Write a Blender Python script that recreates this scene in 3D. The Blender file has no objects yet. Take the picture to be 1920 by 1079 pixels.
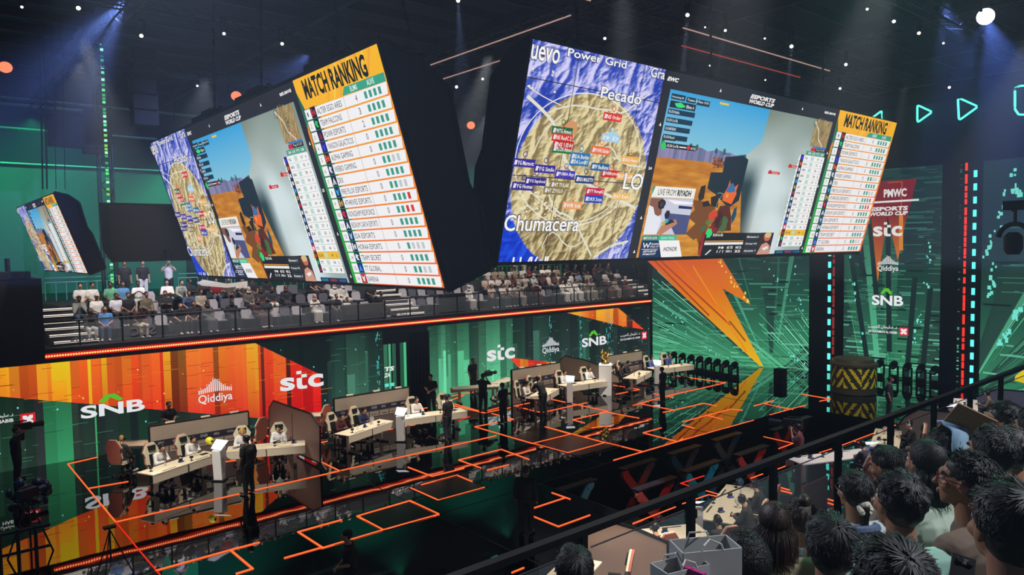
import bpy, bmesh, math, random
from mathutils import Vector, Matrix, noise
from mathutils.geometry import tessellate_polygon
random.seed(7)
R = math.radians
COL = bpy.context.scene.collection
SC = bpy.context.scene

# ------------------------------------------------------------------ camera
CAM_R = Matrix(((0.76428094, 0.04743317, -0.64313664),
                (-0.64471016, 0.03308321, -0.76371088),
                (-0.0149482, 0.9983264, 0.05586551)))
EYE = Vector((0, 0, 7.5))
FPX = 1375.0
cd = bpy.data.cameras.new('camera'); cam = bpy.data.objects.new('camera', cd); COL.objects.link(cam)
cd.sensor_width = 36; cd.lens = FPX / 1920 * 36; cd.clip_start = 0.05; cd.clip_end = 300
cam.matrix_world = Matrix.Translation(EYE) @ CAM_R.to_4x4()
SC.camera = cam

def ray(p):
    return (CAM_R @ Vector((p[0] - 960, 539.5 - p[1], -FPX))).normalized()
def onz(p, z=0.0):
    d = ray(p); return EYE + d * ((z - EYE.z) / d.z)
def ony(p, y):
    d = ray(p); return EYE + d * (y / d.y)
def onx(p, x):
    d = ray(p); return EYE + d * (x / d.x)

# ------------------------------------------------------------------ materials
def lin(c):
    if isinstance(c, str):
        c = tuple(int(c[i:i + 2], 16) for i in (0, 2, 4))
    return tuple(((v / 255) / 12.92 if v / 255 <= 0.04045 else ((v / 255 + 0.055) / 1.055) ** 2.4) for v in c)
MATS = {}
def mat(name, col=(128, 128, 128), rough=0.6, metal=0.0, nz=0.0, scale=30, spec=0.5, bump=0.0, trans=0, alpha=1):
    if name in MATS: return MATS[name]
    m = bpy.data.materials.new(name); MATS[name] = m; m.use_nodes = True
    nt = m.node_tree; b = nt.nodes['Principled BSDF']
    c = lin(col); m.diffuse_color = (*c, 1)
    b.inputs['Base Color'].default_value = (*c, 1)
    b.inputs['Roughness'].default_value = rough; b.inputs['Metallic'].default_value = metal
    b.inputs['Specular IOR Level'].default_value = spec
    b.inputs['Transmission Weight'].default_value = trans
    b.inputs['Alpha'].default_value = alpha
    if nz or bump:
        tc = nt.nodes.new('ShaderNodeTexCoord'); n = nt.nodes.new('ShaderNodeTexNoise')
        n.inputs['Scale'].default_value = scale; n.inputs['Detail'].default_value = 4
        nt.links.new(tc.outputs['Object'], n.inputs['Vector'])
        if nz:
            mx = nt.nodes.new('ShaderNodeMix'); mx.data_type = 'RGBA'
            mx.inputs[6].default_value = (*[v * (1 - nz) for v in c], 1)
            mx.inputs[7].default_value = (*[min(1, v * (1 + nz)) for v in c], 1)
            nt.links.new(n.outputs['Fac'], mx.inputs[0]); nt.links.new(mx.outputs[2], b.inputs['Base Color'])
        if bump:
            bp = nt.nodes.new('ShaderNodeBump'); bp.inputs['Strength'].default_value = bump
            bp.inputs['Distance'].default_value = 0.02
            nt.links.new(n.outputs['Fac'], bp.inputs['Height']); nt.links.new(bp.outputs['Normal'], b.inputs['Normal'])
    return m
def emat(name, col, s=1.0, sample=False):
    if name in MATS: return MATS[name]
    m = bpy.data.materials.new(name); MATS[name] = m; m.use_nodes = True
    nt = m.node_tree; nt.nodes.remove(nt.nodes['Principled BSDF'])
    e = nt.nodes.new('ShaderNodeEmission'); e.inputs[0].default_value = (*lin(col), 1); e.inputs[1].default_value = s
    nt.links.new(e.outputs[0], nt.nodes['Material Output'].inputs[0])
    m.cycles.emission_sampling = 'FRONT' if sample else 'NONE'
    return m
def ledmat(name, s=1.0, sample=False):
    """a lit LED display whose pixels are the mesh's colour attribute, with a faint pixel row pattern"""
    if name in MATS: return MATS[name]
    m = bpy.data.materials.new(name); MATS[name] = m; m.use_nodes = True
    nt = m.node_tree; nt.nodes.remove(nt.nodes['Principled BSDF'])
    e = nt.nodes.new('ShaderNodeEmission'); e.inputs[1].default_value = s
    a = nt.nodes.new('ShaderNodeAttribute'); a.attribute_name = 'Col'
    nt.links.new(a.outputs['Color'], e.inputs[0])
    nt.links.new(e.outputs[0], nt.nodes['Material Output'].inputs[0])
    m.cycles.emission_sampling = 'FRONT' if sample else 'NONE'
    return m

# ------------------------------------------------------------------ mesh builder
class MB:
    def __init__(s):
        s.v = []; s.f = []; s.m = []; s.c = []; s.ms = []
    def mi(s, m):
        if m not in s.ms: s.ms.append(m)
        return s.ms.index(m)
    def add(s, vs, fs, m, cols=None):
        o = len(s.v); k = s.mi(m)
        s.v.extend([tuple(p) for p in vs])
        for f in fs:
            s.f.append([i + o for i in f]); s.m.append(k)
            s.c.append([cols[i] for i in f] if cols is not None and not isinstance(cols, tuple) else [cols] * len(f))
    def box(s, c, d, m, rz=0, mx=None):
        x, y, z = [v / 2 for v in d]
        P = [Vector((a, b, e)) for a in (-x, x) for b in (-y, y) for e in (-z, z)]
        M = mx or Matrix.Rotation(rz, 3, 'Z')
        P = [M @ p + Vector(c) for p in P]
        s.add(P, [(0, 1, 3, 2), (4, 6, 7, 5), (0, 4, 5, 1), (2, 3, 7, 6), (0, 2, 6, 4), (1, 5, 7, 3)], m)
        return s
    def bar(s, a, b, w, h, m, up=(0, 0, 1)):
        a = Vector(a); b = Vector(b); d = (b - a); L = d.length; d.normalize()
        u = Vector(up); sd = d.cross(u)
        if sd.length < 1e-4: sd = d.cross(Vector((1, 0, 0)))
        sd.normalize(); u = sd.cross(d)
        M = Matrix((d, sd, u)).transposed()
        return s.box((a + b) / 2, (L, w, h), m, mx=M)
    def tube(s, pts, r, m, n=8, caps=True):
        pts = [Vector(p) for p in pts]; rs = r if isinstance(r, (list, tuple)) else [r] * len(pts)
        V = []; F = []
        for i, p in enumerate(pts):
            d = (pts[min(i + 1, len(pts) - 1)] - pts[max(i - 1, 0)]).normalized()
            a = d.cross(Vector((0, 0, 1)))
            if a.length < 0.05: a = d.cross(Vector((0, 1, 0)))
            a.normalize(); b = d.cross(a)
            for k in range(n):
                t = 2 * math.pi * k / n
                V.append(p + (a * math.cos(t) + b * math.sin(t)) * rs[i])
        for i in range(len(pts) - 1):
            for k in range(n):
                F.append((i * n + k, i * n + (k + 1) % n, (i + 1) * n + (k + 1) % n, (i + 1) * n + k))
        if caps:
            F.append(tuple(range(n))[::-1]); F.append(tuple((len(pts) - 1) * n + k for k in range(n)))
        s.add(V, F, m); return s
    def lathe(s, prof, m, n=20, o=(0, 0, 0)):
        V = []; F = []
        for r, z in prof:
            for k in range(n):
                t = 2 * math.pi * k / n; V.append((o[0] + r * math.cos(t), o[1] + r * math.sin(t), o[2] + z))
        for i in range(len(prof) - 1):
            for k in range(n): F.append((i * n + k, i * n + (k + 1) % n, (i + 1) * n + (k + 1) % n, (i + 1) * n + k))
        F.append(tuple(range(n))[::-1]); F.append(tuple((len(prof) - 1) * n + k for k in range(n)))
        s.add(V, F, m); return s
    def prism(s, poly, fr, t0, t1, m):
        """poly of 2D points, extruded between t0 and t1; fr(u, v, t) gives the point"""
        n = len(poly)
        V = [fr(u, v, t0) for u, v in poly] + [fr(u, v, t1) for u, v in poly]
        F = [tuple(range(n)), tuple(range(n, 2 * n))[::-1]] + [(i, i + n, (i + 1) % n + n, (i + 1) % n) for i in range(n)]
        s.add(V, F, m); return s
    def build(s, name, parent=None, smooth=False, loc=None):
        me = bpy.data.meshes.new(name); me.from_pydata(s.v, [], s.f)
        for m in s.ms: me.materials.append(m)
        me.polygons.foreach_set('material_index', s.m)
        if any(c and c[0] is not None for c in s.c):
            ca = me.color_attributes.new('Col', 'FLOAT_COLOR', 'CORNER')
            flat = []
            for c in s.c:
                for q in c: flat.extend((*(q or (0, 0, 0)), 1))
            ca.data.foreach_set('color', flat)
        if smooth: me.polygons.foreach_set('use_smooth', [True] * len(me.polygons))
        me.update()
        o = bpy.data.objects.new(name, me); COL.objects.link(o)
        if parent: o.parent = parent
        if loc: o.location = loc
        return o

def fixnormals(o):
    bm = bmesh.new(); bm.from_mesh(o.data); bmesh.ops.recalc_face_normals(bm, faces=bm.faces); bm.to_mesh(o.data); bm.free(); return o
def tag(o, label, cat, group=None, kind=None):
    if label: o['label'] = label
    if cat: o['category'] = cat
    if group: o['group'] = group
    if kind: o['kind'] = kind
    return o
def thing(name, label, cat, loc=(0, 0, 0), rz=0, group=None):
    o = bpy.data.objects.new(name, None); COL.objects.link(o); o.empty_display_size = 0.2
    o.location = loc; o.rotation_euler = (0, 0, rz)
    return tag(o, label, cat, group)
def struct(o): o['kind'] = 'structure'; return o
def copytree(o, parent=None, loc=None, rz=None, label=None, group=None):
    c = o.copy(); COL.objects.link(c)
    if parent is not None: c.parent = parent
    if loc is not None: c.location = loc
    if rz is not None: c.rotation_euler = (0, 0, rz)
    if label: c['label'] = label
    if group: c['group'] = group
    for ch in o.children: copytree(ch, c)
    return c

# ------------------------------------------------------------------ text
_T = {}
def glyphs(text, bold=0.0, res=3):
    k = (text, bold, res)
    if k in _T: return _T[k]
    cu = bpy.data.curves.new('t', 'FONT'); cu.body = text; cu.offset = bold; cu.resolution_u = res; cu.fill_mode = 'FRONT'
    ob = bpy.data.objects.new('t', cu); COL.objects.link(ob)
    dg = bpy.context.evaluated_depsgraph_get(); ev = ob.evaluated_get(dg); me = ev.to_mesh()
    vs = [(v.co.x, v.co.y) for v in me.vertices]; fs = [tuple(p.vertices) for p in me.polygons]
    ev.to_mesh_clear(); bpy.data.objects.remove(ob); bpy.data.curves.remove(cu)
    if vs:
        x0 = min(v[0] for v in vs); x1 = max(v[0] for v in vs); y0 = min(v[1] for v in vs); y1 = max(v[1] for v in vs)
        vs = [((x - x0) / (x1 - x0 or 1), (y - y0) / (y1 - y0 or 1)) for x, y in vs]
    _T[k] = (vs, fs); return _T[k]

def clip(poly, a, b):
    """keep the part of poly left of the line a->b"""
    out = []
    def sd(p): return (b[0] - a[0]) * (p[1] - a[1]) - (b[1] - a[1]) * (p[0] - a[0])
    for i in range(len(poly)):
        p, q = poly[i], poly[(i + 1) % len(poly)]; sp, sq = sd(p), sd(q)
        if sp >= 0: out.append(p)
        if (sp > 0 > sq) or (sp < 0 < sq):
            t = sp / (sp - sq); out.append((p[0] + (q[0] - p[0]) * t, p[1] + (q[1] - p[1]) * t))
    return out
def area2(p): return sum(p[i][0] * p[(i + 1) % len(p)][1] - p[(i + 1) % len(p)][0] * p[i][1] for i in range(len(p)))
def inter(poly, conv):
    if area2(conv) < 0: conv = conv[::-1]
    for i in range(len(conv)):
        if len(poly) < 3: return []
        poly = clip(poly, conv[i], conv[(i + 1) % len(conv)])
    return poly if len(poly) >= 3 else []

class Disp:
    """flat lit content drawn in (u, v) on a display; fr(u, v, layer) -> point"""
    def __init__(s, fr, strength=1.0, mname='led_display', mb=None):
        s.fr = fr; s.mb = mb or MB(); s.m = ledmat(mname, strength)
    def poly(s, pts, col, L=1, cf=None):
        if len(pts) < 3: return
        if cf is None:
            c = lin(col); cols = [c] * len(pts)
        else: cols = [lin(cf(*p)) for p in pts]
        V = [s.fr(u, v, L) for u, v in pts]
        if len(pts) <= 4: F = [tuple(range(len(pts)))]
        else: F = tessellate_polygon([[Vector((u, v, 0)) for u, v in pts]])
        s.mb.add(V, F, s.m, cols)
    def rect(s, u0, v0, u1, v1, col, L=1, cf=None, sk=0):
        d = sk * (v1 - v0)
        s.poly([(u0, v0), (u1, v0), (u1 + d, v1), (u0 + d, v1)], col, L, cf)
    def text(s, t, u0, v0, w, h, col, L=3, bold=0.015, sk=0, res=2, up=None):
        vs, fs = glyphs(t, bold, res)
        c = lin(col)
        V = [s.fr(u0 + x * w + y * h * sk, v0 + y * h + (up * x * w if up else 0), L) for x, y in vs]
        s.mb.add(V, fs, s.m, [c] * len(V))
    def line(s, pts, w, col, L=2, asp=1.0):
        for (a, b) in zip(pts, pts[1:]):
            dx, dy = (b[0] - a[0]) * asp, b[1] - a[1]; n = math.hypot(dx, dy) or 1
            px, py = -dy / n * w / 2 / asp, dx / n * w / 2
            s.poly([(a[0] - px, a[1] - py), (b[0] - px, b[1] - py), (b[0] + px, b[1] + py), (a[0] + px, a[1] + py)], col, L)

# logos, drawn in a box with lower left corner (u, v), width w, height h
def logo_stc(D, u, v, w, h, L=4, col='f4f4f6'):
    D.text('s', u, v, w * .33, h * .72, col, L, .03, res=4)
    D.text('c', u + w * .635, v, w * .365, h * .72, col, L, .03, res=4)
    x = u + w * .375
    D.rect(x, v + h * .83, x + w * .11, v + h, col, L)
    D.rect(x + w * .11, v + h * .62, x + w * .235, v + h * .80, col, L)
    D.poly([(x, v + h * .62), (x + w * .12, v + h * .62), (x + w * .12, v + h * .24), (x + w * .15, v + h * .17), (x + w * .235, v + h * .17),
            (x + w * .235, v), (x + w * .10, v), (x + w * .02, v + h * .06), (x, v + h * .2)], col, L)
def logo_q(D, u, v, w, h, L=4, col='f0f0f4'):
    D.text('Qiddiya', u, v, w, h * .42, col, L, .012, res=3)
    n = 17
    for i in range(n):
        t = (i - (n - 1) / 2) / ((n - 1) / 2); hh = .10 + .34 * math.exp(-(t * 2.2) ** 2) + .06 * (1 - abs(t))
        x = u + w * (i + .2) / n
        D.rect(x, v + h * (.50 - .05 * t * t), x + w * .6 / n, v + h * (.50 + hh), col, L)
        if i % 3 == 1: D.rect(x, v + h * (.54 + hh), x + w * .5 / n, v + h * (.57 + hh), col, L)
def logo_snb(D, u, v, w, h, L=4):
    D.text('SNB', u, v, w, h * .58, 'f4f6fa', L, .03, res=4)
    a, b = u + w * .27, u + w * .66; m = (a + b) / 2; y = v + h * .68
    D.poly([(a, y), (a + w * .07, y - h * .06), (m, y + h * .14), (b - w * .07, y - h * .06), (b, y), (m + w * .07, y + h * .3), (m - w * .07, y + h * .3)],
           '5fc832', L)
def logo_h(D, u, v, s, L=4, sx=1.0):
    D.rect(u, v, u + s * sx, v + s, 'e0242e', L); P = lambda *q: [(u + a * s * sx, v + b * s) for a, b in q]
    D.poly(P((.16, .16), (.40, .16), (.50, .30), (.60, .16), (.84, .16), (.84, .40), (.68, .50), (.84, .60), (.84, .84), (.60, .84), (.50, .70), (.40, .84), (.16, .84), (.16, .60), (.32, .50), (.16, .40)), 'f6f0f2', L + 1)
    D.poly(P((.16, .45), (.25, .50), (.16, .55)), 'e0242e', L + 2); D.poly(P((.84, .45), (.84, .55), (.75, .50)), 'e0242e', L + 2)
ARAB = '\uFE90\uFEF4\uFE92\uFEA4\uFEDF\uFE8D \uFEE5\uFE8E\uFEE4\uFEF4\uFEE0\uFEB3 .\uFEA9'
def logo_ewc(D, u, v, w, h, L=4, col='f0f0f2', a='ESPORTS', b='WORLD CUP'):
    D.text(a, u + w * .04, v + h * .53, w * .92, h * .47, col, L, .05, sk=.25 * w / h / 4 if False else 0.15)
    D.text(b, u, v, w * .96, h * .45, col, L, .05, sk=0.15)
# ================================================================== display content (unit square)
def unit_frame(u, v, L): return Vector((u, v, L * 0.004))
TEAMS = ['ALTER EGO ARES', 'TEAM FALCONS', 'POWR ESPORTS', 'YANGON GALACTICOS', 'ALPHA GAMING', 'WEIBO GAMING', 'DRX', 'FIRE FLUX ESPORTS',
         '4THRIVES ESPORTS', 'NONGSHIM REDFORCE', 'REGNUM CARYA ESPORTS', 'IDA ESPORTS', 'HORAA ESPORTS', 'TEAM SECRET', 'TT GLOBAL', 'EARENA']
ELIM = [4, 3, 2] + [0] * 13
ALIVE = ['gggg', 'gggg', 'gggg', 'gggg', 'gggg', 'ggxx', 'gggg', 'ggxx', 'gggr', 'ggrr', 'gggg', 'gggg', 'gxxx', 'gggg', 'ggxx', 'gggg']
LCOL = [('1a1220', 'c23040'), ('0c2a2a', '2fd060'), ('2a1438', '8a3050'), ('221a70', '4038e8'), ('38141c', 'f06020'), ('142848', 'd8e0ea'), ('101c30', 'e8ecf2'), ('0c2c58', '38b0e8'),
        ('2a2430', 'c8b050'), ('16203a', 'e02838'), ('102440', 'e8eef4'), ('12305c', 'a0c8f0'), ('14284a', 'e8eef4'), ('14284a', 'e8eef4'), ('0a2a80', '50a0e8'), ('c02038', 'f4f0f2')]
def crisp(D, u0, v0, u1, v1, i):
    a, b = LCOL[i]; D.rect(u0, v0, u1, v1, a, 4)
    mu, mv = (u0 + u1) / 2, (v0 + v1) / 2; du, dv = (u1 - u0) * .32, (v1 - v0) * .34
    k = i % 4
    if k == 0:
        D.rect(mu - du, mv - dv, mu - du * .3, mv + dv, b, 5); D.rect(mu + du * .3, mv - dv * .8, mu + du, mv + dv * .6, b, 5); D.rect(mu - du, mv - dv * .2, mu + du, mv + dv * .1, b, 6)
    elif k == 1:
        D.poly([(mu - du * .6, mv + dv), (mu + du, mv + dv * .5), (mu + du * .2, mv), (mu + du * .8, mv - dv), (mu - du * .4, mv - dv * .8), (mu - du, mv)], b, 5)
    elif k == 2:
        D.poly([(mu, mv + dv), (mu + du, mv - dv), (mu + du * .3, mv - dv), (mu, mv), (mu - du * .3, mv - dv), (mu - du, mv - dv)], b, 5)
    else:
        D.poly([(mu - du, mv + dv), (mu, mv + dv * .2), (mu + du, mv + dv), (mu + du * .3, mv - dv), (mu - du * .3, mv - dv)], b, 5)

def draw_map():
    D = Disp(unit_frame)
    NX, NV = 130, 210; U1 = 0.249
    def hgt(x, y):
        p = Vector((x * 1.25, y, 3.3)); h = 0; a = 1.0; f = 1.5
        for o in range(5):
            h += a * (1 - abs(noise.noise(p * f)) * 2) ** 2; a *= .5; f *= 2.1
        return h
    H = [[hgt(U1 * 17.2 * i / NX, 4.7 * j / NV) for j in range(NV + 1)] for i in range(NX + 1)]
    V = []; C = []
    for i in range(NX + 1):
        for j in range(NV + 1):
            u = U1 * i / NX; v = j / NV
            h = H[i][j]; gx = H[min(i + 1, NX)][j] - H[max(i - 1, 0)][j]; gy = H[i][min(j + 1, NV)] - H[i][max(j - 1, 0)]
            sh = max(-1, min(1, (gx - gy) * 2.6)); t = max(0, min(1, h - 1.0))
            e = ((u - .127) / .124) ** 2 + ((v - .395) / .428) ** 2
            if e < 1:
                c = [232, 218, 168]; d = [112, 92, 52]; k = .55 + .45 * sh + .1 * t
                if v < .3 and .03 < u < .14: k -= .35 * min(1, max(0, noise.noise(Vector((u * 40, v * 12, 1))) * 2 + .55) ) * min(1, (.3 - v) * 8)
                k = max(0, min(1, k + .12)); c = [d[q] + (c[q] - d[q]) * k for q in range(3)]
            elif u < .07 and v < .22 - (u * 1.5 if v > .1 else 0):
                k = .5 + .5 * sh; c = [10 + 20 * k, 45 + 40 * k, 190 + 40 * k]
            else:
                k = max(0, min(1, .62 + .5 * sh - .55 * max(0, noise.noise(Vector((u * 30, v * 6, 9))) * 2.2)))
                c = [36 + 180 * k, 62 + 150 * k, 176 + 79 * k]
            V.append((u, v, 0.004)); C.append(lin(tuple(min(255, max(0, x)) for x in c)))
    F = [(i * (NV + 1) + j, (i + 1) * (NV + 1) + j, (i + 1) * (NV + 1) + j + 1, i * (NV + 1) + j + 1) for i in range(NX) for j in range(NV)]
    D.mb.add(V, F, D.m, C)
    A = 3.7
    for l in ([(0, .841), (.249, .834)], [(0, .41), (.249, .407)], [(.08, 1), (.08, 0)], [(.205, 1), (.205, 0)]): D.line(l, .004, '2a2a40', 2, A)
    roads = [([(0, .773), (.049, .686), (.064, .632), (.079, .524), (.105, .44), (.139, .382), (.201, .321), (.249, .274)], .016),
             ([(.042, .698), (.067, .742), (.101, .761), (.131, .751), (.162, .763), (.178, .746), (.196, .796), (.23, .88)], .008),
             ([(.0, .379), (.035, .348), (.079, .243), (.119, .194), (.162, .215), (.199, .308), (.206, .376)], .006),
             ([(.06, .42), (.079, .243), (.117, .235), (.15, .1), (.173, .007)], .010), ([(.173, .0), (.2, .07), (.249, .1)], .012),
             ([(0, .81), (.03, .77), (.07, .74)], .005), ([(.113, .5), (.14, .55), (.17, .6), (.19, .5), (.249, .5)], .008),
             ([(.03, .5), (.04, .62), (.075, .72)], .007), ([(.07, .05), (.085, .18), (.12, .05), (.15, .1)], .006)]
    for p, w in roads:
        q = []
        for a, b in zip(p, p[1:]):
            for t in range(5):
                t /= 5; q.append((a[0] + (b[0] - a[0]) * t, a[1] + (b[1] - a[1]) * t))
        q.append(p[-1])
        q = [((q[max(i - 2, 0)][0] + q[i][0] + q[min(i + 2, len(q) - 1)][0]) / 3, (q[max(i - 2, 0)][1] + q[i][1] + q[min(i + 2, len(q) - 1)][1]) / 3) for i in range(len(q))]
        D.line(q, w, 'e6e4d4', 2, A)
    n = 48   # the safe zone ring
    D.line([(.118 + .115 * math.cos(2 * math.pi * i / n), .50 + .32 * math.sin(2 * math.pi * i / n)) for i in range(n + 1)], .005, 'eeeeea', 2, A)
    rnd = random.Random(3)
    for cx, cy, sx, sy, k in ((.045, .29, .03, .09, 60), (.09, .23, .03, .05, 14), (.165, .73, .03, .03, 8), (.2, .55, .03, .03, 8), (.22, .2, .03, .06, 8), (.03, .84, .03, .05, 9), (.17, .66, .02, .03, 8), (.23, .08, .02, .04, 6)):
        for i in range(k):
            x = max(.004, min(.243, cx + rnd.uniform(-sx, sx))); y = max(.01, min(.97, cy + rnd.uniform(-sy, sy))); a = rnd.uniform(.0015, .004)
            D.rect(x, y, x + a, y + a * 2.6, 'eee8cc', 2)
    tags = [(.16, .727, 'e03028', 'NS Order'), (.075, .60, 'e03028', 'NS RedC 2'), (.079, .568, 'c02020', 'NS UDH'), (.073, .63, '1c6a3c', 'WTG Armoz'), (.079, .547, '1c7a3c', 'FLCN Aimed'),
            (.018, .468, '3a2a9a', 'YG Marmotz'), (.054, .448, '3a2a9a', 'YG Smile'), (.091, .43, '4434b8', 'PUBBA Skyy'), (.042, .387, '33258c', 'YG Saycloud'), (.022, .362, '33258c', 'YG Homas'),
            (.129, .412, '1a3878', 'REG MALKTTO'), (.113, .52, '2a78b8', 'IDA Burkin'), (.113, .495, '2a78b8', 'IDA LordBY'), (.149, .56, 'f06a3c', 'POWR Kahdan'), (.154, .479, '1c64a0', 'FF Badlums'),
            (.177, .450, 'd02424', 'AEBryton'), (.153, .355, 'd01c44', 'TT RamgKJ'), (.153, .317, '1c48c0', 'DRX Soze'), (.208, .442, 'f0b050', 'A7 KelK'), (.207, .337, 'f4bc60', 'A7 Kem'), (.211, .528, 'f4b048', 'AG Hero'),
            (.114, .281, 'f0a468', 'WB Suk'), (.086, .378, '8a7a48', '4T TULAK'), (.076, .349, '8a7a48', '4T ZYOLO'), (.164, .625, 'a8d0ee', '9 D')]
    for u, v, c, t in tags:
        D.rect(u - .018, v - .019, u + .018, v + .019, c, 4)
        D.text(t, u - .011, v - .010, .027, .020, 'f4f2ee', 6, .02, res=1)
        D.poly([(u - .016, v - .01), (u - .012, v - .01), (u - .011, v + .01), (u - .015, v + .012)], 'e8e4f0', 5)
        m = 10; D.line([(u + .0035 * math.cos(2 * math.pi * i / m), v + .04 + .012 * math.sin(2 * math.pi * i / m)) for i in range(m + 1)], .004, c, 4, A)
    D.rect(.156, .612, .176, .655, 'a8d4f0', 5)
    n = 14; D.poly([(.088 + .011 * math.cos(2 * math.pi * i / n), .648 + .036 * math.sin(2 * math.pi * i / n)) for i in range(n)], 'd89868', 3)
    for t, u, v, w, h in (('uevo', .001, .918, .046, .062), ('Power Grid', .059, .962, .108, .062), ('Gra', .218, .95, .030, .05), ('Pecado', .129, .806, .080, .056), ('LO', .206, .376, .041, .088), ('Chumacera', .001, .150, .132, .078)):
        top = min(.998, v + h)
        D.text(t, u - .0008, v - .004, w + .0016, top - v + .008, '3a3a50', 6, .04, res=2)
        D.text(t, u, v, w, top - v, 'fafafa', 8, .012, res=3)
    for u in (.024, .036, .05, .055, .062, .08, .084): D.rect(u, .0005, u + .003, .024, 'fafafa', 8, sk=.12 if u in (.05, .062) else 0)
    return D.mb

def blob(D, cx, cy, ru, rv, col, L, n=14, ph=0, jag=.12):
    D.poly([(cx + ru * math.cos(2 * math.pi * i / n) * (1 + jag * math.sin(i * 2.3 + ph)), cy + rv * math.sin(2 * math.pi * i / n) * (1 + jag * math.cos(i * 3.1 + ph))) for i in range(n)], col, L)

def draw_game():
    D = Disp(unit_frame)
    u0, u1, v0, v1 = .268, .741, .002, .912
    # sky
    D.poly([(u0, .60), (.53, .60), (.53, v1), (u0, v1)], '', 1, cf=lambda u, v: (45 + 110 * max(0, min(1, (.95 - v) * 2.4)), 160 + 50 * max(0, min(1, (.95 - v) * 2.4)), 225))
    # distant hills
    rnd = random.Random(5); x = u0
    pts = [(u0, .56)]
    while x < .5: pts.append((x, .635 + .02 * noise.noise(Vector((x * 40, 0, 0))) - (x - u0) * .05)); x += .006
    pts += [(.5, .56)]
    for i in range(1, len(pts) - 2):
        a, b = pts[i], pts[i + 1]; k = rnd.random()
        D.poly([(a[0], .56), (b[0], .56), b, a], (100 + 50 * k, 110 + 30 * k, 150 + 30 * k), 2)
    for i in range(14):
        x = rnd.uniform(.27, .5); y = .628 - (x - u0) * .08; h = rnd.uniform(.01, .035)
        blob(D, x, y + h * .4, .004, h * .6, rnd.choice(('2c5a78', '3a6a58', '1c4866')), 3, 7)
    # sand with ripples
    NU, NW = 60, 80; V = []; C = []
    for i in range(NU + 1):
        for j in range(NW + 1):
            u = u0 + (.55 - u0) * i / NU; v = v0 + (.598 - (u - u0) * .12 - v0) * j / NW
            q = noise.noise(Vector((u * 22, v * 34, 0))) + .5 * noise.noise(Vector((u * 60, v * 130, 4)))
            k = max(0, min(1, .52 + .5 * q + (.25 - v) * .5))
            C.append(lin((170 + 66 * k, 96 + 78 * k, 22 + 40 * k))); V.append((u, v, .007))
    D.mb.add(V, [(i * (NW + 1) + j, (i + 1) * (NW + 1) + j, (i + 1) * (NW + 1) + j + 1, i * (NW + 1) + j + 1) for i in range(NU) for j in range(NW)], D.m, C)
    # rock and shade on the sand
    for k in range(40):
        blob(D, rnd.uniform(.405, .435), rnd.uniform(.53, .59), .0035, .007, rnd.choice(('8a4a20', '6c3a1c', 'a86030')), 3, 6, k)
    for p in ([(.375, .34), (.41, .33), (.44, .30), (.43, .16), (.40, .10), (.375, .14), (.395, .20), (.37, .24), (.385, .28)], [(.40, .14), (.44, .16), (.45, .02), (.43, .01)]): D.poly(p, '7a4a22', 4)
    # fog bank: graded, pale grey green over the right half of the view
    NU, NW = 40, 44; V = []; C = []
    def fog(u, v):
        base = Vector((150, 175, 170)); k = .5 + .5 * math.sin((u - .53) * 14 + 1.2 + noise.noise(Vector((u * 12, v * 5, 2)))*1.4)
        c = Vector((138, 158, 152)).lerp(Vector((214, 230, 234)), max(0, min(1, k * .8 + .3 - .25 * v)))
        if v > .55: c = c.lerp(Vector((112, 128, 116)), max(0, min(.9, (v - .55) * 2.4 * (1 - (u - .53) * 2.2))))
        if u < .56: c = c.lerp(Vector((44, 66, 72)), max(0, min(1, (.56 - u) * 26)) * max(0, min(1, (.62 - v) * 6)))
        if v < .3 and u < .6: c = c.lerp(Vector((120, 104, 80)), max(0, min(.8, (.6 - u) * 9)) * (.3 - v) * 3)
        return c
    for i in range(NU + 1):
        for j in range(NW + 1):
            v = v0 + (v1 - v0) * j / NW
            el = .528 if v > .72 else .528 - .046 * min(1, (.72 - v) / .12) + (0.03 * max(0, (.60 - v)) / .3 if v < .6 else 0)
            u = el + (u1 - el) * i / NU
            V.append((u, v, .010)); C.append(lin(tuple(max(0, min(255, x)) for x in fog(u, v))))
    D.mb.add(V, [(i * (NW + 1) + j, (i + 1) * (NW + 1) + j, (i + 1) * (NW + 1) + j + 1, i * (NW + 1) + j + 1) for i in range(NU) for j in range(NW)], D.m, C)
    # dark shed shapes and a costumed figure seen from behind
    D.poly([(.434, .60), (.482, .622), (.50, .60), (.50, .35), (.475, .30), (.43, .38), (.405, .41), (.405, .505), (.436, .511)], '1c2c38', 5)
    for a in ([(.388, .42), (.40, .43), (.402, .35), (.392, .33), (.386, .36)], [(.42, .36), (.44, .38), (.445, .30), (.425, .31)], [(.40, .33), (.415, .34), (.425, .31), (.405, .30)]): D.poly(a, '2a2420', 5)
    D.poly([(.45, .31), (.475, .32), (.49, .24), (.497, .16), (.46, .155), (.455, .14), (.42, .15), (.416, .06), (.42, .01), (.43, .01), (.435, .15), (.44, .23)], '5a2a20', 6)
    for cx, cy, a, b, c in ((.437, .25, .012, .04, 'd04a28'), (.43, .21, .009, .02, '6a7a38'), (.455, .22, .012, .05, '3c2020'), (.47, .20, .013, .05, '4c6a3c'), (.445, .17, .012, .03, '8a2420'),
                            (.425, .11, .006, .05, '9a2424'), (.424, .04, .005, .04, 'b03020'), (.495, .26, .006, .05, '1c4a68'), (.418, .17, .008, .018, '3c6a3c')): blob(D, cx, cy, a, b, c, 7, 11, cx * 90, .2)
    D.poly([(.452, .345), (.48, .325), (.488, .39), (.482, .42), (.458, .42), (.451, .38)], 'ee6a28', 8)
    D.poly([(.458, .415), (.461, .47), (.466, .43)], 'ee6a28', 8); D.poly([(.478, .43), (.487, .45), (.484, .40)], 'ee6a28', 8)
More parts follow.
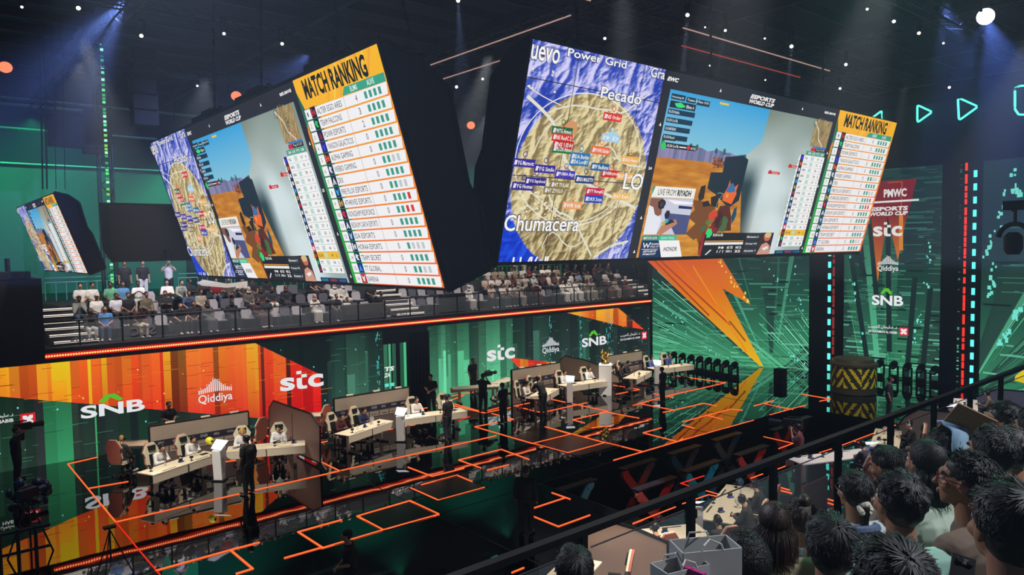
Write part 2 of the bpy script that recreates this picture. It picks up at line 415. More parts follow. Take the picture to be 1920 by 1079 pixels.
    D.poly([(.456, .40), (.462, .44), (.470, .455), (.477, .435), (.482, .405), (.47, .395)], '3a72a8', 9); blob(D, .462, .375, .004, .014, 'f0a030', 9, 8)
    D.line([(.434, .385), (.442, .39), (.45, .385), (.44, .33), (.438, .28)], .003, '9cc8b0', 8, 3.7)
    # hud
    D.rect(.27, .865, .302, .893, '0c3448', 12); D.rect(.305, .862, .327, .890, '0c3448', 12); D.rect(.33, .858, .362, .888, '0c3448', 12)
    for t, u in (('Remaining 54', .272), ('Teams 16', .307), ('Time 13:31', .333)): D.text(t, u, .87, .026, .013, 'dfe8ec', 13, .02, res=1)
    D.rect(.27, .822, .33, .857, '0c2c38', 12); blob(D, .292, .84, .011, .013, '3ce07c', 13, 12, 2, .3); D.text('Elims 6', .308, .83, .018, .018, 'e8eef0', 13, .02, res=1)
    for i, t in enumerate(('FLCN Noble', 'FLCN CooTfa', 'FLCN MATRIXXX', 'FLCN Revol')):
        y = .788 - i * .044; D.rect(.269, y, .332 - .002 * i, y + .027, '0c3650', 12); D.text(t, .271, y + .006, .024, .015, 'dfe8ec', 13, .02, res=1)
    D.rect(.268, .652, .3, .672, '20302c', 12); D.rect(.272, .612, .352, .64, '18222a', 12); D.text('FLCN CooTfa', .283, .618, .026, .015, 'f0f0f0', 13, .02, res=1)
    blob(D, .274, .622, .006, .022, '30c868', 13, 12, 1, .3); D.rect(.311, .622, .328, .628, 'f0f0f0', 13); blob(D, .333, .626, .004, .012, 'e03020', 13, 9); D.text('NS TZZ', .339, .618, .012, .013, 'f0f0f0', 13, .02, res=1)
    D.rect(.386, .885, .41, .897, 'e8c848', 12)
    for u, v in ((.565, .53), (.624, .582)):
        D.rect(u, v, u + .037, v + .017, 'd02428', 12); D.text('NS RedC', u + .012, v + .003, .02, .010, 'f6e4e0', 13, .02, res=1); D.poly([(u, v + .017), (u + .006, v + .026), (u + .01, v + .017)], 'd02428', 12)
    # live picture in picture
    D.rect(.270, .345, .374, .405, 'f2f2ee', 12); D.poly([(.270, .345), (.276, .405), (.270, .405)], '2a9a78', 13)
    D.text('LIVE FROM', .284, .358, .042, .034, '1c1c1c', 14, 0, res=2); D.text('RIYADH', .330, .358, .034, .034, '1c1c1c', 14, .04, res=2)
    D.rect(.270, .136, .374, .342, 'ccd0e4', 12)
    D.poly([(.270, .136), (.30, .136), (.305, .22), (.29, .28), (.270, .30)], 'e8ecf6', 13); D.poly([(.27, .34), (.30, .34), (.302, .25), (.295, .24), (.287, .25), (.28, .29), (.27, .30)], '8a5a4a', 14)
    blob(D, .298, .308, .009, .028, '201c24', 15, 14); blob(D, .298, .308, .005, .016, '3c3840', 16, 12)
    D.poly([(.31, .335), (.374, .325), (.374, .315), (.33, .31)], 'f8f8fc', 13); D.poly([(.34, .305), (.374, .3), (.374, .285), (.34, .288)], '1c2c68', 14)
    D.poly([(.31, .26), (.374, .25), (.374, .136), (.345, .136)], '4c5484', 13); blob(D, .316, .25, .006, .026, '281c34', 15, 12)
    D.poly([(.30, .14), (.312, .136), (.345, .20), (.34, .225), (.325, .22), (.308, .19)], 'c08468', 15); D.poly([(.31, .205), (.33, .225), (.338, .21), (.318, .19)], '2c2c3c', 16); blob(D, .317, .215, .005, .012, '40b8c8', 17, 8); blob(D, .311, .20, .005, .012, 'd0b040', 17, 8)
    D.rect(.270, .102, .308, .131, '3a8a78', 12); D.rect(.308, .102, .352, .131, '3cbc94', 12)
    D.text('MATCH 12/18', .273, .108, .031, .016, 'eef4f0', 13, .02, res=1); D.text('GRAND FINALS', .313, .108, .034, .016, 'b8f0dc', 13, .02, res=1)
    D.poly([(.270, .003), (.324, .003), (.310, .102), (.270, .102)], '14305c', 12); D.poly([(.324, .003), (.376, .003), (.360, .102), (.310, .102)], 'f6f6f8', 12)
    D.line([(.275, .09), (.279, .062), (.283, .085), (.287, .062), (.291, .092)], .007, 'f0f0f4', 13, 3.7)
    D.text('PUBG MOBILE', .292, .076, .02, .011, 'f0f0f4', 13, .02, res=1); D.text('WORLD CUP', .292, .061, .02, .011, 'f0f0f4', 13, .02, res=1); D.rect(.274, .050, .312, .053, 'f0f0f4', 13); D.text('ESPORTS', .277, .034, .03, .012, 'f0f0f4', 13, .03, sk=.3, res=1); D.text('WORLDCUP', .276, .018, .03, .012, 'f0f0f4', 13, .03, sk=.3, res=1)
    D.text('HONOR', .326, .038, .033, .026, '101010', 13, .015, res=2)
    # lower player bar
    D.rect(.425, .003, .624, .148, '1a1c20', 12); blob(D, .434, .145, .008, .03, '34d878', 14, 12, 1, .25); D.text('FLCN CooTfa', .447, .125, .028, .018, 'f4f4f4', 13, .03, res=1)
    D.rect(.428, .093, .54, .098, 'f0a030', 13); D.rect(.428, .072, .54, .088, 'eeeeee', 13)
    D.rect(.545, .10, .588, .145, '30343a', 13); D.rect(.545, .055, .588, .095, '30343a', 13); D.rect(.545, .008, .588, .05, '30343a', 13)
    for i, t in enumerate(('Elimination 3', 'Damage 462', 'Assists 1')): D.text(t, .548, .115 - .046 * i, .036, .014, 'e8e8e8', 14, .02, res=1)
    for i, t in enumerate(('98', '4/5 7/5', '98/5 22', '1 / 1', '30/6 6', '22')): D.text(t, .468 + .026 * (i % 3), .045 - .024 * (i // 3), .018, .017, 'f4f4f4', 13, .03, res=1)
    D.poly([(.436, .01), (.44, .01), (.452, .04), (.448, .042)], 'f0f0f0', 13)
    D.rect(.590, .003, .632, .150, '3a2a28', 13); D.poly([(.590, .003), (.632, .003), (.628, .06), (.614, .085), (.60, .07)], 'd09a84', 14); blob(D, .613, .12, .011, .028, 'c86a58', 14, 12); blob(D, .613, .135, .011, .02, 'd8c088', 15, 12); D.poly([(.603, .045), (.62, .06), (.624, .045), (.61, .03)], 'eeeaf0', 16)
    # mini map and side table
    D.rect(.678, .735, .737, .908, 'a08a5c', 12)
    for k in range(60):
        x = rnd.uniform(.68, .73); y = rnd.uniform(.74, .895); D.poly([(x, y), (x + .002, y), (x + .006, y + .03), (x + .004, y + .03)], rnd.choice(('7a6840', 'c0ac7c', '8a764c')), 13)
    D.line([(.675, .90), (.695, .84), (.70, .79), (.72, .74)], .012, 'd8d0b8', 14, 3.7)
    for x, y in ((.706, .84), (.71, .82), (.713, .79), (.712, .76), (.705, .80)): D.line([(x + .004 * math.cos(i), y + .013 * math.sin(i)) for i in range(8)], .003, 'c03030' if y < .8 else '302c2c', 15, 3.7)
    m = 12; D.line([(.678 + .006 * math.cos(2 * math.pi * i / m), .885 + .02 * math.sin(2 * math.pi * i / m)) for i in range(m + 1)], .004, '40484c', 15, 3.7)
    D.rect(.688, .728, .737, .738, '3878c8', 13); D.rect(.685, .705, .737, .727, '202428', 13); D.rect(.685, .705, .70, .727, 'd02434', 14); D.text('Top 5 5 27', .703, .709, .03, .014, 'e8e8e8', 14, .02, res=1)
    D.rect(.672, .678, .738, .703, '3c9c80', 13)
    for i, t in enumerate(('TEAM', 'ALIVE', 'PTS', 'ELIMS')): D.text(t, .677 + i * .0155, .683, .011, .014, 'e8f4f0', 14, .02, res=1)
    codes = ['YG', 'APG', 'WBG', 'DRX', 'FF', '4T', 'POWR', 'NS', 'REG', 'AE', 'IDA', 'HORAA', 'TS', 'FLCN', 'TT', 'EA']; pts_ = [107, 92, 78, 74, 67, 65, 60, 58, 58, 57, 55, 48, 46, 40, 34, 33]
    for i in range(16):
        y = .637 - i * .0388; c = 'f6f6f8' if i != 13 else 'f4c020'
        D.poly([(.650, y), (.741, y), (.741, y + .0365), (.654, y + .0365)], c, 13)
        D.rect(.656, y, .667, y + .0385, LCOL[(i + 3) % 16][0], 14); D.rect(.659, y + .008, .664, y + .028, LCOL[(i + 3) % 16][1], 15)
        D.text(codes[i], .671, y + .010, .004 + .0028 * len(codes[i]), .016, '30343c', 14, .02, res=1)
        D.rect(.692, y + .006, .703, y + .031, 'bcdcd4', 14); D.text(str(pts_[i]), .715, y + .010, .0075, .016, '50545c', 14, .02, res=1); D.text(str(6 - i // 3), .731, y + .010, .0035, .016, '50545c', 14, .02, res=1)
    D.rect(.650, .004, .741, .028, '143050', 13)
    for i, c in enumerate(('30a0d0', 'd03038', '4870d0')): D.text('BLUEZONE', .656 + .03 * i, .009, .021, .013, c, 14, .03, res=1)
    return D.mb

def draw_rank():
    D = Disp(unit_frame); a, b = .757, 1.0
    def bg(u, v): return (40 + 30 * (v), 175 - 30 * v, 80) if u < .77 and v < .9 else (252, 190 - 90 * max(0, 1 - v) , 40)
    D.poly([(a, .86), (b, .86), (b, 1), (a, 1)], '', 1, cf=lambda u, v: (250, 186 - 16 * (1 - v), 34))
    D.poly([(a, 0), (a + .05, 0), (a + .05, .86), (a, .86)], '', 1, cf=lambda u, v: (48, 175 - 70 * v, 60 + 40 * v)); D.poly([(a + .05, 0), (b, 0), (b, .86), (a + .05, .86)], '', 1, cf=lambda u, v: (246, 96 + 80 * v, 36))
    D.poly([(a, .86), (a + .012, .855), (a + .012, .80), (a, .95)], '1c6a54', 2); D.poly([(a, .76), (a + .006, .80), (a + .006, .70), (a, .66)], 'f08c28', 2)
    for k in range(7): D.poly([(.84 + k * .018, .86), (.845 + k * .018, .86), (.872 + k * .018, .998), (.866 + k * .018, .998)], 'fccc50' if k % 2 else 'f0a830', 2)
    for k in range(22): D.poly([(.985, .0 + k * .038), (.999, .02 + k * .038), (.999, .034 + k * .038), (.985, .012 + k * .038)], 'ee8030' if k % 2 else 'f49a3c', 2)
    D.text('MATCH RANKING', .783, .897, .178, .090, '121c14', 4, .035, res=2)
    D.poly([(.884, .861), (.994, .858), (.994, .893), (.893, .893)], '38a488', 3); D.text('ELIMS', .908, .866, .018, .022, 'e4f4ee', 5, .015, res=2); D.text('ALIVE', .951, .866, .018, .022, 'e4f4ee', 5, .015, res=2)
    for i, t in enumerate(TEAMS):
        y1 = .857 - i * .0537; y0 = y1 - .0465; rt = .994
        D.poly([(.766, y0), (rt - .003, y0), (rt, y1), (.766, y1)], 'f4f4f8', 3)
        D.text(str(i + 1), .7725, y0 + .013, .0032 * len(str(i + 1)), .020, '303438', 5, .0, res=2)
        crisp(D, .784, y0, .800, y1 + .0045, i)
        D.text(t, .804, y0 + .010, min(.075, .0052 * len(t)), .026, '202428', 5, .0, res=2)
        D.rect(.884, y0, .8848, y1, 'c08060', 4)
        D.text(str(ELIM[i]), .9145, y0 + .010, .0045, .027, '202428', 5, .0, res=2)
        for k, ch in enumerate(ALIVE[i]):
            u = .938 + k * .0115; D.rect(u, y0 + .009, u + .0065, y1 - .009, {'g': '3c9c88', 'x': 'c4ccce', 'r': 'd83838'}[ch], 5)
    return D.mb

def draw_frame():
    D = Disp(unit_frame)
    D.rect(.249, 0, .757, 1.0, '24262e', .3)
    for u, v, w, h in ((.256, .950, .024, .022),): D.text('EWC', u, v, w, h, 'f4f4f4', 2, .05, sk=.1)
    logo_ewc(D, .462, .924, .076, .052, 2); D.text('RISE ABOVE', .704, .956, .04, .016, 'f4f4f4', 2, .05, res=1)
    for u, v in ((.382, .950), (.625, .948), (.2585, .72), (.2585, .22), (.2585, .03), (.7485, .70), (.7485, .25), (.7485, .03)): D.poly([(u, v), (u + .005, v), (u + .0025, v + .018)], 'f0f0f0', 2)
    D.text('20', .2545, .488, .008, .016, 'f4f4f4', 2, .04, res=1); D.text('25', .744, .47, .008, .016, 'f4f4f4', 2, .04, res=1)
    return D.mb

M_BLACK = mat('matte_black', (14, 15, 19), .7, nz=.15, scale=3); M_HOUS = mat('screen_housing_black', (20, 22, 28), .55, nz=.25, scale=1.3)
M_STEEL = mat('dark_steel', (40, 42, 46), .45, .7)
_dm, _dg, _dr, _df = draw_map(), draw_game(), draw_rank(), draw_frame()
def screen(label, BL, BR, TL, housing, first=None):
    """BL, BR, TL: corners of the lit face in the hall"""
    root = thing('hanging_screen', label, 'screen', BL, 0, None)
    U = BR - BL; W = TL - BL; N = U.cross(W).normalized()
    if N.dot(EYE - BL) < 0: N = -N
    M = Matrix((( U.x, W.x, N.x, 0), (U.y, W.y, N.y, 0), (U.z, W.z, N.z, 0), (0, 0, 0, 1)))
    kids = []
    for nm, src in (('screen_surround', _df), ('map_panel', _dm), ('game_panel', _dg), ('ranking_panel', _dr)):
        if first is None:
            o = src.build(nm, root)
        else:
            o = bpy.data.objects.new(nm, first[nm].data); COL.objects.link(o); o.parent = root
        o.matrix_local = Matrix.Translation(N * .03) @ M; kids.append(o)
    # housing: outline polygon in the plane across the screen, extruded along U
    b = MB(); poly = housing(W, N); n = len(poly)
    b.add([p for p in poly] + [p + U for p in poly], [tuple(range(n)), tuple(range(n, 2 * n))[::-1]] + [(i, i + n, (i + 1) % n + n, (i + 1) % n) for i in range(n)], M_HOUS)
    h = fixnormals(b.build('housing', root))
    # ribs on the two end caps
    for base in (Vector((0, 0, 0)), U):
        r = MB()
        for i in range(n): r.bar(poly[i] + base, poly[(i + 1) % n] + base, .07, .07, M_STEEL)
        r.build('edge_frame', h)
    return root, {k.name.split('.')[0]: k for k in kids}, U, W, N

def hous(back, low=.12):
    def f(W, N):
        B = Vector((-N.x, -N.y, 0)).normalized(); top = W * 1.015; up = Vector((0, 0, 1))
        return [W * -.02, top, top + B * .75 - up * .15, top + B * (back + .3) - up * .65, top + B * (back + .55) - up * 2.3, top + B * (back + 1.05) - up * 2.9, W * .0 + B * (back + .1) + up * .3]
    return f
# ================================================================== hanging screens
def hous(k):
    def f(W, N):
        B = Vector((-N.x, -N.y, 0)).normalized(); up = Vector((0, 0, 1)); T = W * 1.012
        q = [(.85, -.2), (1.5, -.7), (1.9, -2.45), (2.2, -2.9)]
        return [W * -.02, T] + [T + B * (a * k) + up * (c * k) for a, c in q] + [B * (1.05 * k) + up * (.3 * k)]
    return f
r1, kids, U1_, W1_, N1_ = screen('tilted giant screen in front centre left, its ranking table nearest the middle of the hall', Vector((8.0, 26.24, 6.70)), Vector((8.0, 11.42, 6.76)), Vector((6.66, 26.24, 11.06)), hous(1.0))
r2, _k, U2_, W2_, N2_ = screen('widest hanging screen right of centre with the large map at its left end', Vector((10.08, 12.5, 7.17)), Vector((27.33, 12.5, 7.12)), Vector((10.08, 11.27, 11.70)), hous(.85), kids)
r3, _k, U3_, W3_, N3_ = screen('small distant hanging screen at far left above the seated crowd', Vector((4.5, 33.4, 6.88)), Vector((4.5, 25.14, 6.90)), Vector((3.70, 33.4, 9.24)), hous(.42), kids)
# dark body that runs on behind the small screen, and the joint between the two big ones
b = MB(); b.add([(5.5, 27.0, 7.18), (12.5, 27.0, 7.18), (12.5, 28.3, 7.6), (5.5, 28.3, 7.6), (5.4, 26.6, 9.05), (12.5, 26.6, 9.05), (12.5, 28.0, 9.2), (5.4, 28.0, 9.2)],
               [(0, 1, 2, 3), (4, 7, 6, 5), (0, 4, 5, 1), (1, 5, 6, 2), (2, 6, 7, 3), (3, 7, 4, 0)], M_HOUS)
o = fixnormals(b.build('screen_housing')); tag(o, 'long black screen housing seen from behind, beside the small distant screen', 'screen housing')
q = MB(); q.lathe([(.16, 0), (.16, .25), (.1, .3)], M_STEEL, 12); lp = q.build('lamp_body', o, loc=(7.2, 26.9, 7.25))
b = MB(); b.prism([(8.9, 12.6), (9.6, 12.5), (9.95, 13.2), (9.95, 13.9), (9.2, 13.9)], lambda u, v, t: Vector((u, v, t)), 7.0, 8.3, M_HOUS)
o = fixnormals(b.build('corner_hub')); tag(o, 'black corner joint hanging between the two giant screens', 'corner joint')
# chains, lifting bumpers
M_CHAIN = mat('chain_black', (26, 27, 32), .5, .6)
def chain(name, label, p, q, grp=None):
    m = MB(); p = Vector(p); q = Vector(q); n = int((q - p).length / .16)
    for i in range(n):
        a = p.lerp(q, i / n); c = p.lerp(q, (i + 1.15) / n)
        m.bar(a, c, .07 if i % 2 else .025, .025 if i % 2 else .07, M_CHAIN)
    return tag(m.build(name), label, 'chain', grp)
for i, (f, lb) in enumerate(((.28, 'hoist chain above the left half of the centre left screen'), (.52, 'hoist chain above the world cup mark of the centre left screen'), (.80, 'hoist chain above the yellow ranking header of the centre left screen'))):
    c = r1.location + U1_ * f + W1_ + Vector((.7, 0, 0)); chain('hoist_chain', lb, c + Vector((0, 0, .1)), c + Vector((.1, 0, 5)))
    m = MB(); m.box((0, 0, .12), (.9, 1.3, .28), M_BLACK); m.box((0, 0, .34), (.5, .8, .2), M_BLACK)
    for s in (-.5, .5): m.tube([(-.4, s, .1), (0, s, .5), (.4, s, .1)], .03, M_BLACK, 6)
    tag(m.build('lifting_bracket', loc=c + Vector((0, 0, .06))), 'black lifting bracket under the ' + lb.replace('hoist ', '').replace(' of the centre left screen', ''), 'bracket')
for i, (f, lb) in enumerate(((.12, 'hoist chain above the map of the widest screen'), (.42, 'hoist chain above the blue sky of the widest screen'), (.78, 'hoist chain above the ranking end of the widest screen'))):
    c = r2.location + U2_ * f + W2_ + Vector((0, .7, 0)); chain('hoist_chain', lb, c + Vector((0, 0, .1)), c + Vector((0, .1, 4.6)))
    m = MB(); m.tube([(-.9, 0, .05), (-.3, 0, .45), (.9, 0, .1)], .035, M_STEEL, 6); m.tube([(-.3, -.4, .05), (-.3, 0, .45), (-.3, .4, .1)], .03, M_STEEL, 6); m.box((0, 0, .08), (1.2, .8, .16), M_BLACK)
    tag(m.build('lifting_bracket', loc=c + Vector((0, 0, .06))), 'grey lifting bracket under the ' + lb.replace('hoist ', ''), 'bracket')
c = Vector((9.5, 13.2, 8.4)); chain('hoist_chain', 'slack hoist chain in the gap between the two giant screens', c, c + Vector((-.8, 1.5, 6.5)))

# ================================================================== floor
def floor_mat():
    m = bpy.data.materials.new('black_glass_floor'); m.use_nodes = True; nt = m.node_tree; b = nt.nodes['Principled BSDF']
    b.inputs['Base Color'].default_value = (.20, .20, .21, 1); b.inputs['Metallic'].default_value = 1; b.inputs['Roughness'].default_value = .018
    tc = nt.nodes.new('ShaderNodeTexCoord'); n = nt.nodes.new('ShaderNodeTexNoise'); n.inputs['Scale'].default_value = 1.1; n.inputs['Detail'].default_value = 1
    bp = nt.nodes.new('ShaderNodeBump'); bp.inputs['Strength'].default_value = .06; bp.inputs['Distance'].default_value = .03
    nt.links.new(tc.outputs['Object'], n.inputs['Vector']); nt.links.new(n.outputs['Fac'], bp.inputs['Height']); nt.links.new(bp.outputs['Normal'], b.inputs['Normal'])
    return m
M_FLOOR = floor_mat(); M_PIT = mat('pit_floor', (10, 11, 13), .3, nz=.3, scale=2); M_SEAM = mat('floor_seam', (70, 74, 80), .4, .6)
PX0, PX1, PY0, PY1 = 15.3, 31.2, 12.3, 16.95
m = MB()
for x0, x1, y0, y1 in ((-8, 46, PY1, 60), (-8, 46, -6, PY0), (-8, PX0, PY0, PY1), (PX1, 46, PY0, PY1)):
    m.add([(x0, y0, 0), (x1, y0, 0), (x1, y1, 0), (x0, y1, 0)], [(0, 1, 2, 3)], M_FLOOR)
struct(m.build('floor'))
m = MB(); m.add([(PX0, PY0, -2.2), (PX1, PY0, -2.2), (PX1, PY1, -2.2), (PX0, PY1, -2.2)], [(0, 1, 2, 3)], M_PIT)
for a, c in (((PX0, PY0), (PX1, PY0)), ((PX1, PY0), (PX1, PY1)), ((PX1, PY1), (PX0, PY1)), ((PX0, PY1), (PX0, PY0))):
    m.add([(*a, -2.2), (*c, -2.2), (*c, -.0), (*a, -.0)], [(0, 1, 2, 3)], M_PIT)
struct(m.build('trim_1'))
# scissor lifts in the pit
M_LIFT_O = mat('lift_arm_red_lit', (128, 50, 38), .5); M_LIFT_T = mat('lift_arm_teal_lit', (66, 116, 124), .45); M_LIFT_G = mat('lift_arm_grey', (70, 74, 80), .5, .5)  # red and teal light on the arms is put into their colours
def lift(x, y, w, mt, label):
    t = thing('scissor_lift', label, 'scissor lift', (x, y, -2.2))
    for s in (1, -1):
        q = MB(); q.bar((-w, s * .1, .15 if s > 0 else 1.95), (w, s * .1, 1.95 if s > 0 else .15), .05, .30, mt)
        for e in (-w, w): z = (.15 if (e < 0) == (s > 0) else 1.95); q.tube([(e, s * .1 - .05, z), (e, s * .1 + .05, z)], .16, mt, 12)
        q.build('lift_arm', t)
    q = MB(); q.tube([(0, -.2, 1.05), (0, .2, 1.05)], .08, M_SEAM, 10); q.build('pivot_pin', t)
    q = MB(); q.box((0, 0, .04), (2 * w, .4, .08), M_STEEL); q.build('base_frame', t)
    q = MB(); q.box((0, 0, 2.14), (2 * w + .2, .3, .05), M_STEEL); q.build('top_frame', t)
li = [(16.2, 16.2, .7, M_LIFT_T, 'teal lit scissor lift at the left end of the pit'), (18.1, 14.6, .9, M_LIFT_O, 'red lit scissor lift standing alone in front of the platform corner'), (19.3, 16.3, .8, M_LIFT_O, 'dull red lit scissor lift just behind the lone red one'),
      (20.7, 14.7, .9, M_LIFT_T, 'bright teal lit crossed scissor lift in the middle of the pit'), (21.9, 16.3, .8, M_LIFT_G, 'grey scissor lift under the middle of the platform edge'), (23.6, 14.6, .9, M_LIFT_O, 'red lit scissor lift beside the handrail in the pit'),
      (24.6, 16.3, .8, M_LIFT_T, 'teal lit scissor lift under the platform near the orange reflection'), (27.6, 15.6, .8, M_LIFT_O, 'red lit scissor lift right of the teal one under the platform'), (29.2, 15.8, .8, M_LIFT_G, 'grey scissor lift at the far corner of the pit')]
for a in li: lift(*a)
# light strips set in the floor: name of the place, [(points, z, width, dim)]
M_OR = emat('orange_light_strip', (255, 92, 44), 1.9); M_RD = emat('red_light_strip', (235, 44, 24), 1.1)
def strips(label, polys, w=.027, mt=None, z=.012, name='floor_light_strip'):
    q = MB()
    for pts in polys:
        P = [onz(p, 0) for p in pts]
        for a, c in zip(P, P[1:]):
            d = (c - a).normalized() * (w * .4); q.bar(a - d + Vector((0, 0, z)), c + d + Vector((0, 0, z)), w, .02, mt or M_OR)
    o = q.build(name); tag(o, label, 'light strip'); return o
S = strips
S('orange light outline around the leftmost team area', [[(183, 858), (127, 871), (217, 980), (637, 884), (565, 849)], [(165, 917), (240, 904)], [(362, 877), (380, 873)], [(392, 871), (442, 864)]])
S('thin dim red line running on from the corner of the leftmost team area', [[(217, 980), (260, 1032), (300, 1079)]], .02, M_RD)
S('orange light strips behind the partition of the leftmost team area', [[(488, 806), (513, 801)], [(487, 812), (510, 822)]])
S('long orange line in front of the second team area', [[(640, 883), (930, 818)], [(757, 801), (780, 797)], [(786, 796), (818, 790)], [(720, 808), (736, 805)]])
S('orange lines on the floor behind the second team desks', [[(790, 767), (804, 765)], [(814, 763), (870, 742)], [(592, 833), (614, 828)]])
S('double orange line right of the second team area', [[(848, 757), (897, 771)], [(840, 759), (908, 775), (957, 765)], [(912, 771), (937, 765)]])
S('orange line in front of the green wall beside the standing man', [[(847, 743), (893, 735)]])
S('red line beside the man with his back to us', [[(854, 792), (880, 782)]], .05, M_RD)
S('orange outlined tile at the left corner of the stage platform', [[(922, 776), (963, 787), (890, 801)], [(890, 801), (998.7, 832.5), (1070, 815), (1022, 801)]])
S('orange outlined tile in the middle of the platform front', [[(1022, 801), (1134, 831), (1064, 850), (998, 832)]])
S('orange outlined tile beyond the left platform corner', [[(963.5, 762), (1032, 749), (1140, 772)], [(968.5, 763), (1015, 774.5), (1100, 756)]])
S('orange line across the middle of the platform', [[(1140, 772.5), (1074, 788), (1096, 794)], [(1135, 773), (1198, 785)], [(1110, 803), (1150, 798)]])
S('orange line down to the near right edge of the platform', [[(1137, 831), (1204, 847.5)], [(1150.5, 864), (1280, 826), (1413, 789)]])
S('orange chevron on the near right part of the platform', [[(1280, 823), (1271, 829), (1205.6, 812.5), (1240, 803)]])
S('orange outline of the tile under the trophy pedestal', [[(1147, 722.6), (1199, 731), (1155, 740)], [(1060, 728), (1111, 717)]])
S('long orange line in front of the farthest team area', [[(1187, 761), (1250, 743.5), (1360, 718.5), (1267, 705)], [(1225, 739), (1262, 746)]])
S('orange line crossing the orange reflection', [[(1200, 757.7), (1265, 770)], [(1243.5, 774), (1320, 757), (1343.6, 762)]])
S('orange lines on the right part of the platform', [[(1280, 791.7), (1370, 768), (1392, 770)], [(1323, 779), (1355, 787)], [(1280, 798), (1302, 804)]])
S('orange forked line on the green reflecting floor', [[(1413.5, 762), (1450, 752)], [(1433.5, 758), (1487, 769)], [(1443.5, 779), (1510, 760.7)]])
S('orange chevron at the foot of the left dark pillar', [[(1503.6, 739.7), (1557, 749), (1537, 753)]])
S('orange chevron beside the camera operator at the railing', [[(1432, 820), (1487, 832.5), (1460, 842.5)]])
S('orange line under the railing in front of the near right desks', [[(1447, 885), (1492, 868)], [(1537, 850), (1559, 843)], [(1575, 837.5), (1679, 798)], [(1600, 828), (1622, 834)]])
S('orange outline around the near team area', [[(1280, 946), (1328.4, 929), (1410, 945)], [(1310, 917.5), (1346.7, 928)], [(1408, 898), (1430, 890)], [(1187, 983), (1266.4, 952)], [(960, 1075), (982, 1066)], [(1083, 1023), (1094, 1019)]])
S('double orange line seen through the railing by the red panel', [[(1445, 910), (1480, 920)], [(1460, 920), (1484, 926)], [(1527, 930), (1577, 944)], [(1530, 937.5), (1564, 947.6)]])
S('orange outlined chevron tile at the near edge of the pit', [[(1000.6, 969.6), (1047, 988.5), (1106, 967)], [(1035, 925), (1069, 937)], [(997, 955), (1059, 934.5)]])
S('red lines on the pit edge by the railing', [[(1276.5, 907.7), (1320, 893.5)], [(1276.5, 907.7), (1291, 912)]], .04, M_RD)
S('red outlined tile in the front left of the stage floor', [[(604, 1029), (718.4, 995), (822, 966)], [(670, 969), (768.5, 940), (822, 965)], [(670, 969), (716.7, 994)]], .045)
S('orange outlined raised tile in the front of the stage', [[(770, 916), (822, 939), (908.6, 915)], [(790, 910), (857, 892), (885, 904)]])
S('orange cornered tile left of the pit', [[(765, 877), (810, 894), (870, 879)]])
S('orange outlined tile at the left end of the pit', [[(992, 862.5), (940, 843.5), (860, 863.5), (902, 878.5)], [(913.6, 882.5), (953.6, 872.5)]])
S('red and orange line at the very bottom left of the stage floor', [[(293.6, 1071), (432, 1032.6), (485.5, 1018.6)], [(432, 1032.6), (473.8, 1067.7), (443.8, 1077)]], .045)
S('red chevron on the floor front left of centre', [[(640, 976), (559, 998.6), (604, 1027.6), (534, 1047.6)]], .04)
# raised tiles
def tile(px, z, label):
    P = [onz(p, 0) for p in px]; c = sum(P, Vector()) / 4
    t = thing('stage_tile', label, 'stage tile', (c.x, c.y, 0))
    x = max(abs(p.x - c.x) for p in P); y = max(abs(p.y - c.y) for p in P)
    q = MB(); q.box((0, 0, -.0), (2 * x * .9, 2 * y * .9, .012), mat('tile_glass', (26, 30, 33), .15)); q.build('tile_top', t)
    q = MB(); e = [(-x, -y), (x, -y), (x, y), (-x, y)]
    for i in range(4): q.bar((*e[i], .004), (*e[(i + 1) % 4], .004), .03, .012, M_SEAM)
    q.build('tile_frame', t)
tile([(770, 916), (822, 939), (908, 915), (858, 892)], 0, 'black glass tile inside the orange outline at the stage front')
tile([(670, 969), (717, 995), (822, 966), (768, 940)], 0, 'black glass tile inside the red outline at the front left')
tile([(1022, 801), (998, 832), (1064, 850), (1134, 831)], 0, 'black glass tile in the middle of the platform front edge')
# seams of the platform
q = MB()
for a, c in (((15.3, 16.95), (31.2, 16.95)), ((18.3, 16.95), (18.3, 24.8)), ((21.4, 16.95), (21.4, 24.8)), ((24.4, 16.95), (24.4, 24.8)), ((27.5, 16.95), (27.5, 24.8)), ((30.6, 16.95), (30.6, 24.8)),
             ((18.3, 20.6), (30.6, 20.6)), ((18.3, 24.8), (30.6, 24.8)), ((8.2, 16.9), (15.3, 16.9)), ((11.3, 12.3), (11.3, 22)), ((4.4, 19.5), (15, 19.5)), ((15.3, 12.3), (15.3, 16.95)), ((15.3, 12.3), (31, 12.3))):
    q.bar((*a, .003), (*c, .003), .02, .01, M_SEAM)
struct(q.build('trim_3'))

